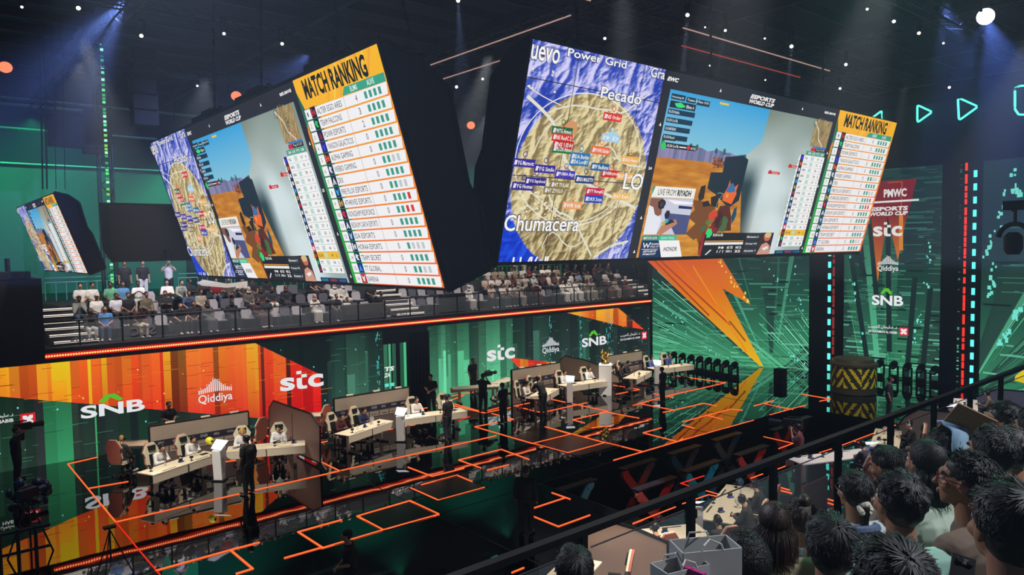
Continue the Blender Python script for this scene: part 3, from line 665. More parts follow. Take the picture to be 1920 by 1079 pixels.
# ================================================================== left wall: LED display
YW = 30.4
def wl(u, v, L): return Vector((u, YW - L * .012, v))
D = Disp(wl, .85, 'wall_display')
def WP(p): q = ony(p, YW); return (q.x, q.z)
ZT = 3.62
OR1 = [WP(p) for p in ((-60, 672), (466, 638), (600, 703), (604, 800), (480, 790), (0, 744), (-60, 739))]
OR2 = [WP(p) for p in ((1050, 584), (1149, 570), (1207, 618), (1165, 612))]; OR3 = [WP(p) for p in ((954, 671), (1050, 681), (1050, 720), (975, 693))]
rnd = random.Random(11); XE = 37.3
OB = [(-80, 'd2961e'), (16, 'c87020'), (35, '9c4a18'), (52, 'a8501a'), (68, 'd88c22'), (95, 'dcae1c'), (131, 'c85a1e'), (164, 'dcb020'), (170, 'cc6420'), (190, 'd4a81e'), (200, 'c8521c'), (228, 'd4661e'), (246, 'c84a1c'), (265, 'cc5420'), (284, 'd25c20'), (300, 'b83418'), (306, 'd29a20'), (320, '6e3c14'), (334, '84501a'), (349, 'd8702a'),
      (376, 'd46426'), (400, '8a4818'), (410, 'd0741e'), (426, 'd86a28'), (462, 'd89a24'), (484, 'c8501e'), (489, '5a2c18'), (495, 'd04a20'), (512, 'd86022'), (536, '4e2418'), (544, 'c8321c'), (566, 'b02818'), (585, 'd03a1c'), (640, 'd86a28'), (1050, 'd8801e'), (1072, 'dca024'), (1090, 'd07a20'), (1104, 'b4561c'), (1118, 'dc9a24'), (1150, 'a8501a'), (1160, 'd8861e'), (1175, '4c2c1c'), (1186, 'd4501e'), (1300, 'd4501e')]
OL = [(-80, 'd8862a'), (930, 'd4502a'), (975, 'd88a24'), (990, 'cc3a24'), (1012, 'd8401e'), (1024, 'e0a020'), (1030, 'c83a20'), (1300, 'c83a20')]
GB = [(-80, '1e3a2c'), (20, '24382e'), (60, '2a3030'), (77, '2e7a50'), (100, '3a9a66'), (131, '28352e'), (150, '24362e'), (173, '3a8a58'), (176, '22302c'), (215, '1e3228'), (240, '1c2a28'), (255, '1c3a2c'), (275, '1a2826'), (300, '1e3a2c'), (320, '22302a'), (420, '20302a'), (560, '1e2c2a'), (620, '2c4e42'), (650, '3a6452'), (685, '345c4c'), (690, '28443a'), (717, '2a4a3e'),
      (803, '3e7a5c'), (822, '58b084'), (836, '458c6a'), (845, '3c7658'), (858, '4a9c72'), (880, '2e5a46'), (890, '3a5a4c'), (898, '4a8a68'), (912, '5cb88a'), (938, '3c7c5c'), (950, '4a9270'), (962, '2e4e40'), (985, '2a3a36'), (1000, '34584a'), (1030, '2a4038'), (1060, '2c3e3a'), (1085, '2e5646'), (1105, '24322e'), (1125, '2a3e38'), (1150, '222e2c'), (1185, '26302e'), (1215, '2a4640'), (1245, '2c6a54'), (1300, '2c6a54')]
def barset(tab, k):
    out = []
    for (p, c), (p2, _) in zip(tab, tab[1:]):
        xa, xb = WP((p, 690))[0], WP((p2, 690))[0]; base = tuple(int(c[i:i + 2], 16) for i in (0, 2, 4)); x_ = xa
        while x_ < min(xb, XE) - .01:
            w = min(rnd.uniform(.12, .5), xb - x_, XE - x_); f_ = 1 + rnd.uniform(-k, k); out.append((x_, x_ + w, tuple(v * f_ for v in base))); x_ += w
    return out
for xa, xb, g in barset(GB, .10):
    gl = lambda u, v, g=g: tuple(min(255, c * (1.14 - .16 * v)) for c in g); D.poly([(xa, 0), (xb, 0), (xb, ZT), (xa, ZT)], '', 1, cf=gl)
    if rnd.random() < .3: zc = rnd.uniform(.5, 2.8); D.poly([(xa, 0), (xb, 0), (xb, zc), (xa, zc)], '', 1.5, cf=lambda u, v, g=g: tuple(min(255, c * 1.25) for c in g))
for tab, polys in ((OB, (OR1, OR2)), (OL, (OR3,))):
    for xa, xb, o_ in barset(tab, .07):
        zc = rnd.uniform(1.6, 3.0) if rnd.random() < .3 else 0
        for poly in polys:
            f_ = lambda u, v, o=o_, tab=tab: (min(255, o[0] * (1.0 + .06 * v) + 4), min(255, o[1] * ((.36 + .22 * v) if tab is OB else .9)), o[2])
            r_ = inter([(xa, 0), (xb, 0), (xb, ZT), (xa, ZT)], poly)
            if r_: D.poly(r_, '', 2, cf=f_)
            if zc and poly is OR1:
                r_ = inter([(xa, zc), (xb, zc), (xb, ZT), (xa, ZT)], poly)
                if r_: D.poly(r_, '', 3, cf=lambda u, v, o=o_: (min(255, o[0] * 1.08), min(255, o[1] * (.72 + .12 * v)), o[2]))
# dark vertical bars, thin lines, sparks
for i in range(420):
    u = rnd.uniform(-2, XE - .6); v = rnd.uniform(.05, 3.55); w = rnd.uniform(.15, .7); g = rnd.random()
    inn = any(inter([(u, v), (u + w, v), (u + w, v + .01), (u, v + .01)], p) for p in (OR1,))
    D.rect(u, v, u + w, v + .012, ((120, 30, 12) if g < .6 else (240, 150, 40)) if inn else ((70, 150, 110) if g < .6 else (16, 30, 28)), 4)
for i in range(90):
    u = rnd.uniform(-2, XE); v = rnd.uniform(.2, 3.4); s = rnd.choice((.03, .05))
    inn = any(inter([(u, v), (u + s, v), (u + s, v + s), (u, v + s)], p) for p in (OR1, OR2)); D.rect(u, v, u + s, v + s * 1.2, (255, 214, 90) if inn else (140, 235, 220), 5)
for px in (706, 1030, 1087, 1140, 1243):
    xc = WP((px, 640))[0]
    for i in range(30 if px != 1140 else 60): u = xc + rnd.gauss(0, .05 if px != 1140 else .2); v = rnd.uniform(.5, 3.5); D.rect(u, v, u + .04, v + rnd.uniform(.05, .18), (80, 190, 190), 5)
def place(fn, p0, p1, *a, **k):
    """logo between the lower left and upper right pixels"""
    (x0, z0), (x1, z1) = WP(p0), WP(p1); fn(D, x0, z0, x1 - x0, z1 - z0, *a, **k)
place(logo_snb, (151, 786), (269, 730), 8); place(logo_q, (371, 762), (433, 706), 8); place(logo_stc, (524, 735), (604, 690), 8)
place(logo_stc, (911, 679), (963, 643), 8); place(logo_q, (1015, 666), (1046, 631), 8); place(logo_snb, (1089, 652), (1135, 617), 8)
x0, z0 = WP((38, 800)); logo_h(D, x0, z0, WP((70, 772))[1] - z0, 8, 1.0)
a0, a1 = WP((0, 785)), WP((24, 776)); D.text(ARAB, a0[0] - .6, a0[1], a1[0] - a0[0] + .6, .17, 'f0f0f0', 8, .01)
D.text('HABIB', a0[0] - .1, a0[1] - .16, a1[0] - a0[0] + .1, .12, 'f0f0f0', 8, .02)
x0, z0 = WP((1201, 637)); logo_h(D, x0, z0, .5, 8, 1.0)
a0, a1 = WP((1161, 634)), WP((1198, 622)); D.text(ARAB, a0[0], a0[1] + .02, a1[0] - a0[0], .22, 'f0f0f0', 8, .01); D.text('DR SULAIMAN AL HABIB', a0[0], a0[1] - .18, a1[0] - a0[0], .12, 'f0f0f0', 8, .02)
# doorway drawn flat: recess darkness painted as a rectangle, lit strips and writing
gx0, gx1 = WP((717, 700))[0], WP((802, 700))[0]; gm = WP((760, 700))[0]
D.rect(gx0, 0, gx1, ZT, (16, 20, 22), 6); 
for a, c, g in ((.03, .2, (60, 120, 90)), (.24, .34, (90, 190, 140)), (.4, .56, (48, 96, 74)), (.74, .88, (40, 90, 68)), (.9, 1.02, (84, 200, 140))): D.rect(gx0 + (gm - gx0) * a, 0, gx0 + (gm - gx0) * c, 2.95, g, 7)
D.text('TS', gx0 + .02, WP((720, 697))[1], .55, .22, 'f4f4f4', 9, .05, sk=.2); D.text('ZA', gx0 + .02, WP((720, 708))[1], .34, .2, 'f4f4f4', 9, .05, sk=.2)
for i in range(2): D.rect(gx0 + .05 + .3 * i, WP((720, 726))[1], gx0 + .27 + .3 * i, WP((720, 726))[1] + .16, (110, 240, 225), 9)
wd = D.mb.build('wall_left'); struct(wd)
# the dark curtain right of the doorway
m = MB(); n = 60; M_CURT = mat('navy_curtain', (16, 24, 34), .6)
V = []
for i in range(n + 1):
    u = gm + .08 + (gx1 - gm - .1) * i / n; dy = .05 * math.sin(i * 1.9)
    V += [(u, YW - .22 + dy, .02), (u, YW - .22 + dy, 3.4)]
m.add(V, [(2 * i, 2 * i + 2, 2 * i + 3, 2 * i + 1) for i in range(n)], M_CURT)
tag(m.build('curtain'), 'dark pleated curtain hanging in the gap of the green wall', 'curtain')
b = MB(); b.box((17.2, YW + .3, ZT / 2), (40.6, .5, ZT), M_BLACK); struct(b.build('trim_2'))
# ================================================================== stage back wall: three LED facets between dark pillars
class Facet:
    def __init__(s, A, B):
        s.A = Vector((*A, 0)); s.B = Vector((*B, 0)); s.U = (s.B - s.A).normalized(); s.N = s.U.cross(Vector((0, 0, 1)))
        if s.N.dot(EYE - s.A) < 0: s.N = -s.N
        s.W = (s.B - s.A).length
    def fr(s, u, v, L): return s.A + s.U * u + Vector((0, 0, v)) + s.N * (L * .012)
    def px(s, p):
        d = ray(p); t = (s.A - EYE).dot(s.N) / d.dot(s.N); q = EYE + d * t; return ((q - s.A).dot(s.U), q.z)
HT = 11.4
F1 = Facet((37.25, 30.2), (40.95, 21.2)); FC = Facet((41.1, 20.1), (41.75, 13.9)); F2 = Facet((41.9, 13.0), (40.2, 3.5))
def green_base(D, F, rnd, focus, n_rays, dark):
    NX, NZ = 26, 26; V = []; C = []
    for i in range(NX + 1):
        for j in range(NZ + 1):
            u, v = F.W * i / NX, HT * j / NZ; k = max(0, 1 - v / 7.5) ** 1.3
            V.append(F.fr(u, v, 1)); C.append(lin((22 + 44 * k * dark, 48 + 112 * k * dark, 46 + 66 * k * dark)))
    D.mb.add(V, [(i * (NZ + 1) + j, (i + 1) * (NZ + 1) + j, (i + 1) * (NZ + 1) + j + 1, i * (NZ + 1) + j + 1) for i in range(NX) for j in range(NZ)], D.m, C)
    box = [(0, 0), (F.W, 0), (F.W, HT), (0, HT)]; fu, fv = focus
    for i in range(n_rays):
        a = rnd.uniform(0, math.pi); w = rnd.uniform(.004, .03) if i % 3 else rnd.uniform(.04, .09)
        r = 22; r0 = rnd.uniform(0, 6) if i % 2 else 0
        P = [(fu + math.cos(a - w) * r0, fv + math.sin(a - w) * r0), (fu + math.cos(a - w) * r, fv + math.sin(a - w) * r), (fu + math.cos(a + w) * r, fv + math.sin(a + w) * r), (fu + math.cos(a + w) * r0, fv + math.sin(a + w) * r0)]
        P = inter(P, box)
        if not P: continue
        if w > .04: cf = lambda u, v: (24 + 20 * max(0, 1 - v / 6), 42 + 40 * max(0, 1 - v / 6), 42 + 26 * max(0, 1 - v / 6))
        elif i % 2: cf = lambda u, v: (30 + 60 * max(0, 1 - v / 7), 64 + 130 * max(0, 1 - v / 7), 58 + 92 * max(0, 1 - v / 7))
        else: cf = lambda u, v: (26 + 24 * max(0, 1 - v / 7), 54 + 70 * max(0, 1 - v / 7), 50 + 40 * max(0, 1 - v / 7))
        D.poly(P, '', 1.5 + (i % 7) * .2, cf=cf)
def lines(D, F, rnd, n, box=None):
    for i in range(n):
        u = rnd.uniform(0, F.W - .2); v = HT * rnd.random() ** 1.3; w = min(rnd.uniform(.2, 1.4), F.W - u); k = max(0, 1 - v / 9)
        D.rect(u, v, u + w, v + rnd.choice((.02, .03, .03, .09)), (40 + 70 * k, 90 + 110 * k, 80 + 80 * k) if rnd.random() < .7 else (18, 34, 34), 3.2)
def rays(D, F, rnd, focus, n, amin, amax, r0=2, r1=12):
    box = [(0, 0), (F.W, 0), (F.W, HT), (0, HT)]; fu, fv = focus
    for i in range(n):
        a = rnd.uniform(amin, amax); b0 = rnd.uniform(r0, r1 * .6); b1 = b0 + rnd.uniform(1, 5); w = rnd.choice((.0008, .0012, .002))
        P = inter([(fu + math.cos(a - w) * b0, fv + math.sin(a - w) * b0), (fu + math.cos(a - w) * b1, fv + math.sin(a - w) * b1), (fu + math.cos(a + w) * b1, fv + math.sin(a + w) * b1), (fu + math.cos(a + w) * b0, fv + math.sin(a + w) * b0)], box)
        if P: D.poly(P, (96, 214, 160) if i % 3 else (150, 240, 200), 3.4)
def sparks(D, F, rnd, path, n, sp=.12, s=.09, c=(120, 236, 220)):
    for i in range(n):
        t = rnd.random() * (len(path) - 1); k = int(t); a, b = path[k], path[min(k + 1, len(path) - 1)]; t -= k
        u = a[0] + (b[0] - a[0]) * t + rnd.gauss(0, sp); v = a[1] + (b[1] - a[1]) * t + rnd.gauss(0, sp * 1.5)
        if .05 < u < F.W - .15 and 0 < v < HT - .2: q = s * rnd.uniform(.5, 1.1); D.rect(u, v, u + q, v + q * rnd.uniform(1, 1.8), c, 6)
rnd = random.Random(21)
D = Disp(F1.fr, .9, 'back_display'); f = F1.px((1448, 706)); green_base(D, F1, rnd, f, 20, 1.0); lines(D, F1, rnd, 300)
rays(D, F1, rnd, f, 70, math.pi * .74, math.pi * .98); f2 = F1.px((1700, 880)); rays(D, F1, rnd, f2, 46, math.pi * .60, math.pi * .80, 6, 14)
P1 = [F1.px(p) for p in ((1215, 470), (1345, 470), (1408, 572), (1355, 541), (1410, 647), (1432, 688), (1424, 686), (1280, 553), (1215, 490))]
D.poly(P1, '', 4, cf=lambda u, v: (224 + 14 * (1 - min(1, v / 7)), 92 + 100 * max(0, 1 - v / 6.2), 24))
for a, c, g in (((1300, 500), (1400, 660), (246, 140, 30)), ((1240, 490), (1370, 610), (190, 60, 18)), ((1262, 486), (1360, 590), (240, 110, 28)), ((1225, 486), (1330, 592), (170, 66, 20)), ((1368, 602), (1398, 640), (150, 90, 16))):
    a, c = F1.px(a), F1.px(c); D.line([a, c], .10, g, 5)
sparks(D, F1, rnd, [F1.px((1345, 487)), F1.px((1372, 530)), F1.px((1404, 570))], 18, .06, .10, (255, 220, 90))
for pts in (((1222, 530), (1262, 590), (1290, 612)), ((1240, 590), (1320, 650), (1370, 676)), ((1430, 490), (1500, 590)), ((1490, 500), (1510, 620)), ((1470, 660), (1512, 686))):
    sparks(D, F1, rnd, [F1.px(p) for p in pts], 12, .06, .07)
struct(D.mb.build('wall_back'))
D = Disp(FC.fr, .9, 'back_display'); rnd = random.Random(33); f = FC.px((1668, 960)); green_base(D, FC, rnd, f, 14, .9); lines(D, FC, rnd, 460); rays(D, FC, rnd, f, 14, 1.25, 1.9, 3, 14)
for a, c in (((1596, 480), (1632, 712)), ((1612, 480), (1622, 520)), ((1716, 520), (1700, 712)), ((1745, 540), (1728, 720)), ((1665, 400), (1668, 660)), ((1632, 420), (1644, 560))): D.line([FC.px(a), FC.px(c)], .26, (26, 44, 44), 3.6)
for P, c in ((((1633, 398), (1665, 404), (1646, 530)), 0), (((1664, 402), (1702, 400), (1684, 489)), 0), (((1651, 341), (1719, 335), (1702, 408), (1630, 408), (1640, 342)), 1)):
    D.poly([FC.px(p) for p in P], '', 4, cf=lambda u, v: (128 + 90 * max(0, min(1, (8.6 - v) / 2.2)), 24 + 96 * max(0, min(1, (8.6 - v) / 2.2)), 32))
D.line([FC.px((1690, 400)), FC.px((1690, 470))], .2, (222, 140, 40), 4.5); D.line([FC.px((1665, 343)), FC.px((1692, 341)), FC.px((1690, 400))], .08, (170, 74, 50), 4.5)
def fplace(F, D, fn, p0, p1, *a):
    (x0, z0), (x1, z1) = F.px(p0), F.px(p1); fn(D, x0, z0, x1 - x0, z1 - z0, *a)
fplace(FC, D, lambda D, u, v, w, h, L: D.text('PMWC', u, v, w, h, 'f0f0f2', L, .04), (1658, 371), (1701, 353), 8)
D.line([FC.px((1640, 380)), FC.px((1724, 375))], .1, 'f2f2f4', 8); fplace(FC, D, logo_ewc, (1630, 406), (1706, 386), 8)
fplace(FC, D, logo_stc, (1638, 444), (1693, 416), 8); fplace(FC, D, logo_q, (1646, 511), (1686, 480), 8); fplace(FC, D, logo_snb, (1636, 572), (1695, 541), 8)
u0, v0 = FC.px((1687, 629)); logo_h(D, u0, v0, FC.px((1704, 629))[0] - u0, 8)
fplace(FC, D, lambda D, u, v, w, h, L: (D.text(ARAB, u, v + h * .5, w, h * .5, 'f0f0f2', L, .01), D.text('DR SULAIMAN AL HABIB', u, v, w, h * .32, 'f0f0f2', L, .02)), (1629, 623), (1683, 611), 8)
for pts in (((1740, 440), (1742, 480), (1737, 545)), ((1722, 590), (1712, 650)), ((1590, 480), (1602, 560), (1618, 660))): sparks(D, FC, rnd, [FC.px(p) for p in pts], 10, .06, .10)
struct(D.mb.build('wall_stage'))
D = Disp(F2.fr, .85, 'back_display'); rnd = random.Random(45); f = F2.px((1800, 760)); green_base(D, F2, rnd, f, 22, .8); lines(D, F2, rnd, 110); rays(D, F2, rnd, f, 44, .05, 1.1, 1, 12)
for P in (((1905, 705), (1925, 690), (1925, 720), (1903, 714)),): D.poly([F2.px(p) for p in P], (230, 200, 40), 5)
for pts in (((1827, 520), (1850, 470), (1870, 430)), ((1855, 470), (1880, 380), (1900, 320)), ((1900, 350), (1912, 370)), ((1826, 560), (1836, 500)), ((1900, 600), (1915, 580)), ((1870, 650), (1890, 625)), ((1856, 560), (1862, 500))): sparks(D, F2, rnd, [F2.px(p) for p in pts], 12, .08, .15)
struct(D.mb.build('wall_right'))
# facet backs
b = MB()
for F in (F1, FC, F2): b.bar(F.fr(-.3, HT / 2, -14), F.fr(F.W + .3, HT / 2, -14), .3, HT + .2, M_BLACK)
b.box((17.0, 24, 0), (.01, .01, .01), M_BLACK); struct(b.build('trim_4'))
# pillars
M_PIL = mat('pillar_navy_black', (17, 21, 32), .6, nz=.1, scale=4)
M_CY = emat('cyan_marker_light', (92, 240, 226), 1.6); M_RL = emat('red_led_line', (255, 50, 32), 1.4); M_RLD = emat('red_led_line_dim', (150, 44, 36), .9)
def pillar(label, A, B, cyan, red, redm, z1=11.6):
    t = thing('stage_pillar', label, 'pillar', ((A[0] + B[0]) / 2, (A[1] + B[1]) / 2, 0))
    a = Vector((*A, 0)); c = Vector((*B, 0)); d = (c - a).normalized(); N = d.cross(Vector((0, 0, 1)))
    if N.dot(EYE - a) < 0: N = -N
    o0 = t.location
    q = MB(); q.bar(a + N * -.2 + Vector((0, 0, z1 / 2)) - o0, c + N * -.2 + Vector((0, 0, z1 / 2)) - o0, .6, z1, M_PIL); q.build('column', t)
    q = MB(); p = a.lerp(c, cyan) + N * .13 - o0; z = .25
    while z < z1 - .5: q.bar(p + Vector((0, 0, z)) - d * .075, p + Vector((0, 0, z)) + d * .075, .05, .34, M_CY); z += .66
    o = q.build('marker_light', t); o['kind'] = 'stuff'
    q = MB(); p = a.lerp(c, red) + N * .13 - o0; z = .2; rr = random.Random(int(red * 100))
    while z < z1 - .4:
        h = rr.uniform(.08, .5); q.bar(p + Vector((0, 0, z)) - d * .05, p + Vector((0, 0, z)) + d * .05, .05, h * .8, redm); z += h
    o = q.build('red_light_line', t); o['kind'] = 'stuff'
def gp(p): q = onz(p, 0); return q
def onF(F, x):   # ground point of a pixel column on a facet plane
    u, v = F.px((x, 700)); q = F.A + F.U * u; return (q.x, q.y)
pillar('dark pillar with cyan and red lights left of the yellow striped crate', onF(F1, 1517), onF(FC, 1581), .60, .72, M_RLD)
pillar('wide dark pillar with a bright red light line at the far right', onF(FC, 1761), onF(F2, 1827), .93, .68, M_RL)

# ================================================================== far stand
M_DECK = mat('stand_deck_grey', (46, 45, 48), .7, nz=.3, scale=2); M_FASC = mat('fascia_black', (24, 22, 24), .5); M_RAIL = mat('railing_black', (11, 11, 13), .5, .2)
M_GLASS = mat('parapet_glass', (200, 210, 215), .08, alpha=.10, spec=.6)
X0, X1 = 3.8, 41.0
q = MB(); q.box(((X0 + X1) / 2, 30.55 + .6, 3.93), (X1 - X0, 1.5, .34), M_DECK)
for k in range(4):
    y0 = 31.15 + .85 * k if k else 30.45; y1 = 32.0 + .85 * k if k < 3 else 45.0; z = 4.12 + .43 * k
    q.box(((X0 + X1) / 2, (y0 + y1) / 2, z - .2), (X1 - X0, y1 - y0, .4), M_DECK)
struct(q.build('trim_5'))
q = MB(); q.box(((X1 - 4) / 2, 30.5, 3.86), (X1 + 4, .3, .5), M_FASC); struct(q.build('trim_6'))
# LED strip along the balcony edge
M_LS = emat('balcony_strip_core', (255, 150, 84), 2.6); M_LS2 = emat('balcony_strip_red', (214, 24, 12), .9)
t = thing('balcony_light_strip', 'long glowing red strip light along the balcony edge', 'strip light', (17, 30.33, 3.86))
q = MB(); q.box((0, 0, -.0), (41.4, .05, .17), M_LS2); q.build('strip_housing', t)
q = MB(); x = -20.6
while x < 20.6:
    q.box((x, -.035, .0), (.055, .03, .06), M_LS); x += .085
o = q.build('strip_diode', t); o['kind'] = 'stuff'
# railing with glass
t = thing('balcony_railing', 'black railing with glass panes along the front of the far stand', 'railing', (21, 30.72, 4.12))
q = MB(); q.tube([(-17.1, 0, .93), (17.0, 0, .93)], .03, M_RAIL, 6); q.build('handrail', t)
x = -15.9
while x < 17: q = MB(); q.box((x, 0, .46), (.05, .05, .92), M_RAIL); q.build('post', t); x += 1.42
q = MB(); q.box((0, 0, .45), (34, .012, .74), M_GLASS); q.build('glass_pane', t)
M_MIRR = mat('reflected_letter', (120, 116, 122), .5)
def rtext(s, x, z, w, h):  # reflections in the glass, painted as flat mirrored letters
    vs, fs = glyphs(s, .02, 2); q = MB(); q.add([(x + (1 - u) * w, -.02, z + v * h) for u, v in vs], fs, M_MIRR); q.build('painted_letter_reflection', t)
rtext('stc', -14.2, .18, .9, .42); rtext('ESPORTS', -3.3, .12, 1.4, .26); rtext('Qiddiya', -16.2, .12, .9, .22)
# stairs with lit nosings
M_NOSE = emat('white_step_light', (250, 236, 222), 1.5)
def stairs(label, x0, x1, n=6, lean=0.12):
    t = thing('stair_flight', label, 'stairs', ((x0 + x1) / 2, 30.9, 4.12)); w = x1 - x0
    for k in range(n):
        q = MB(); q.box((lean * (n - 1 - k) * .6, .25 + k * .42, .2 + .215 * k - .08), (w, .42, .06 + .0), M_DECK); q.box((lean * (n - 1 - k) * .6, .25 + k * .42, .1 * k), (w * .98, .38, .2 + .2 * k), M_DECK); s_ = q.build('step', t)
        q = MB(); q.box((lean * (n - 1 - k) * .6, .03 + k * .42, .16 + .215 * k), (w, .02, .028), M_NOSE); q.box((lean * (n - 1 - k) * .6, .03 + k * .42, .10 + .215 * k), (w, .02, .012), M_NOSE); q.build('step_light', s_)
stairs('leftmost stairs with bright white step edges beside the dark booth', 3.95, 5.4); stairs('stairs with lit step edges in the middle of the far stand', 18.3, 19.9); stairs('short stairs with lit step edges at the right end of the far stand', 37.0, 38.1, 5)
# dark booth at the left end
q = MB(); q.box((0, 0, 1.45), (6.2, 2.0, 2.9), M_BLACK); q.box((2.0, -.6, 3.0), (1.6, .8, .3), M_BLACK); q.tube([(2.2, -.6, 2.9), (2.2, -.6, 3.6)], .08, M_BLACK, 8)
tag(q.build('control_booth', loc=(.75, 30.6, 3.75)), 'dark control booth at the left end of the far stand', 'booth')
# outer hall walls
M_HALL = mat('hall_wall_green_grey', (96, 120, 116), .85, nz=.35, scale=.5, bump=.1); M_HALLD = mat('hall_wall_dark', (40, 54, 66), .9, nz=.3, scale=.4)
q = MB(); q.box((22, 45.2, 8), (64, .3, 17), M_HALLD); struct(q.build('wall_outer'))
q = MB(); q.box((2, 44.9, 6.8), (22, .2, 10.4), M_HALL); struct(q.build('wall_panel'))
M_LEDGE = mat('ledge_teal_grey', (190, 225, 215), .5)
q = MB()
for z, x0, x1 in ((12.05, -6, 13.2), (13.8, -6, 22), (15.0, -6, 8), (15.3, -6, 26)): q.box(((x0 + x1) / 2, 44.85 - .3, z), (x1 - x0, .5, .06), M_LEDGE)
struct(q.build('trim_7'))
q = MB(); q.box((46, 18, 8), (.3, 56, 17), M_HALLD); struct(q.build('wall_far'))
# green lit hand rails and railings at the back of the stand
M_GR = mat('back_rail_pale', (150, 190, 175), .5)
for i, (x, w) in enumerate(((6.6, 1.6), (12.3, 1.8), (17.2, 1.4), (28, 1.6), (31.5, 1.4), (35.5, 1.4))):
    q = MB()
    for z in (1.0, .8): q.tube([(-w, 0, z), (w, 0, z)], .03, M_GR, 6)
    for k in range(9): q.tube([(-w + k * w / 4, 0, 0), (-w + k * w / 4, 0, .8)], .018, M_GR, 5)
    q.tube([(w * .4, 0, 0), (w * .4, 0, 2.2)], .05, M_GR, 6)
    tag(q.build('guard_rail', loc=(x, 37.5, 5.42)), ('leftmost pale guard rail behind the back row', 'pale guard rail behind the standing photographer', 'pale guard rail behind the banner holders', 'pale guard rail above the middle crowd', 'second pale guard rail above the right crowd', 'last pale guard rail above the right crowd')[i], 'railing')
# lattice tower with green light line
t = thing('light_tower', 'tall lattice tower with a sparkling green light line at upper left', 'tower', (7.25, 36, 5.4))
q = MB()
for sx in (-.25, .25):
    for sy in (-.25, .25): q.tube([(sx, sy, 0), (sx, sy, 11.2)], .035, M_STEEL, 6)
z = 0
while z < 11: q.tube([(-.25, -.25, z), (.25, -.25, z + .5), (-.25, -.25, z + 1)], .018, M_STEEL, 4); q.tube([(.25, -.25, z), (.25, .25, z + .5), (.25, -.25, z + 1)], .018, M_STEEL, 4); z += 1
q.build('lattice_mast', t)
MG = [emat('green_diode_a', (80, 235, 130), 1.3), emat('green_diode_b', (150, 245, 200), 1.4), emat('green_diode_c', (40, 170, 90), 1.1), emat('yellow_green_diode', (130, 220, 60), 1.1)]
q = MB(); z = .3; rr = random.Random(4)
while z < 11.1:
    q.box((.0, -.34, z), (.11, .05, .10), rr.choice(MG)); z += rr.choice((.15, .15, .22, .3))
o = q.build('diode_line', t); o['kind'] = 'stuff'
# neon play signs on dark band above the stage
M_NEON = emat('cyan_neon_tube', (86, 244, 214), 2.0)
q = MB(); q.box((44.6, 12, 13.8), (.2, 26, 4.2), M_HALLD); struct(q.build('trim_8'))
def neon(label, pts, closed=True):
    P = [onx(p, 44.2) for p in pts]; c = sum(P, Vector()) / len(P); P = [p - c for p in P]; R_ = []
    n = len(P)
    for i in range(n):
        if not closed and i in (0, n - 1): R_.append(P[i]); continue
        a, b_, c_ = P[i - 1], P[i], P[(i + 1) % n]
        for s in range(4):
            s /= 3; p0 = b_.lerp(a, .12); p1 = b_.lerp(c_, .12); R_.append(p0 * (1 - s) ** 2 + b_ * 2 * s * (1 - s) + p1 * s * s)
    if closed: R_.append(R_[0])
    q = MB(); q.tube(R_, .055, M_NEON, 6); tag(q.build('neon_sign', loc=c), label, 'neon sign')
neon('leftmost cyan neon triangle just behind the ranking header', [(1634, 222), (1653, 208), (1654, 228)]); neon('small cyan neon play triangle in the middle of the row', [(1720, 197), (1748, 210), (1720, 230)])
neon('largest cyan neon play triangle right of the middle', [(1796, 183), (1834, 200), (1798, 226)]); neon('rounded cyan neon loop cut by the right edge of the photo', [(1903, 205), (1903, 166), (1912, 161), (1940, 161), (1940, 215), (1910, 215)])

# ================================================================== ceiling and rigging
def ceil_mat():
    m = bpy.data.materials.new('ceiling_deck'); m.use_nodes = True; nt = m.node_tree; b = nt.nodes['Principled BSDF']; b.inputs['Roughness'].default_value = .9
    tc = nt.nodes.new('ShaderNodeTexCoord'); w = nt.nodes.new('ShaderNodeTexWave'); w.inputs['Scale'].default_value = 1.6; w.bands_direction = 'Y'; w.inputs['Distortion'].default_value = .4
    cr = nt.nodes.new('ShaderNodeValToRGB'); cr.color_ramp.elements[0].color = (.008, .011, .02, 1); cr.color_ramp.elements[1].color = (.035, .045, .07, 1)
    nt.links.new(tc.outputs['Object'], w.inputs['Vector']); nt.links.new(w.outputs['Fac'], cr.inputs[0]); nt.links.new(cr.outputs[0], b.inputs['Base Color']); return m
q = MB(); q.add([(-10, -8, 16.6), (46, -8, 16.6), (46, 46, 16.6), (-10, 46, 16.6)], [(3, 2, 1, 0)], ceil_mat()); struct(q.build('ceiling'))
M_TR = mat('truss_dark', (44, 48, 58), .5, .5)
def truss(label, a, c, s=.35):
    a = Vector(a); c = Vector(c); d = c - a; L = d.length; d.normalize(); sd = d.cross(Vector((0, 0, 1))).normalized() * s / 2; up = Vector((0, 0, s / 2)); t = thing('roof_truss', label, 'truss', a)
    q = MB(); C = [sd + up, -sd + up, -sd - up, sd - up]
    for k in C: q.bar(k, k + d * L, .04, .04, M_TR)
    n = int(L / .6)
    for i in range(n):
        for j in range(4): q.bar(C[j] + d * (L * i / n), C[(j + 1) % 4] + d * (L * (i + 1) / n), .018, .018, M_TR)
    q.build('truss_frame', t); return t
M_TL = emat('truss_light_line', (196, 160, 150), .8); M_TLr = emat('truss_light_line_red', (170, 70, 60), .8)
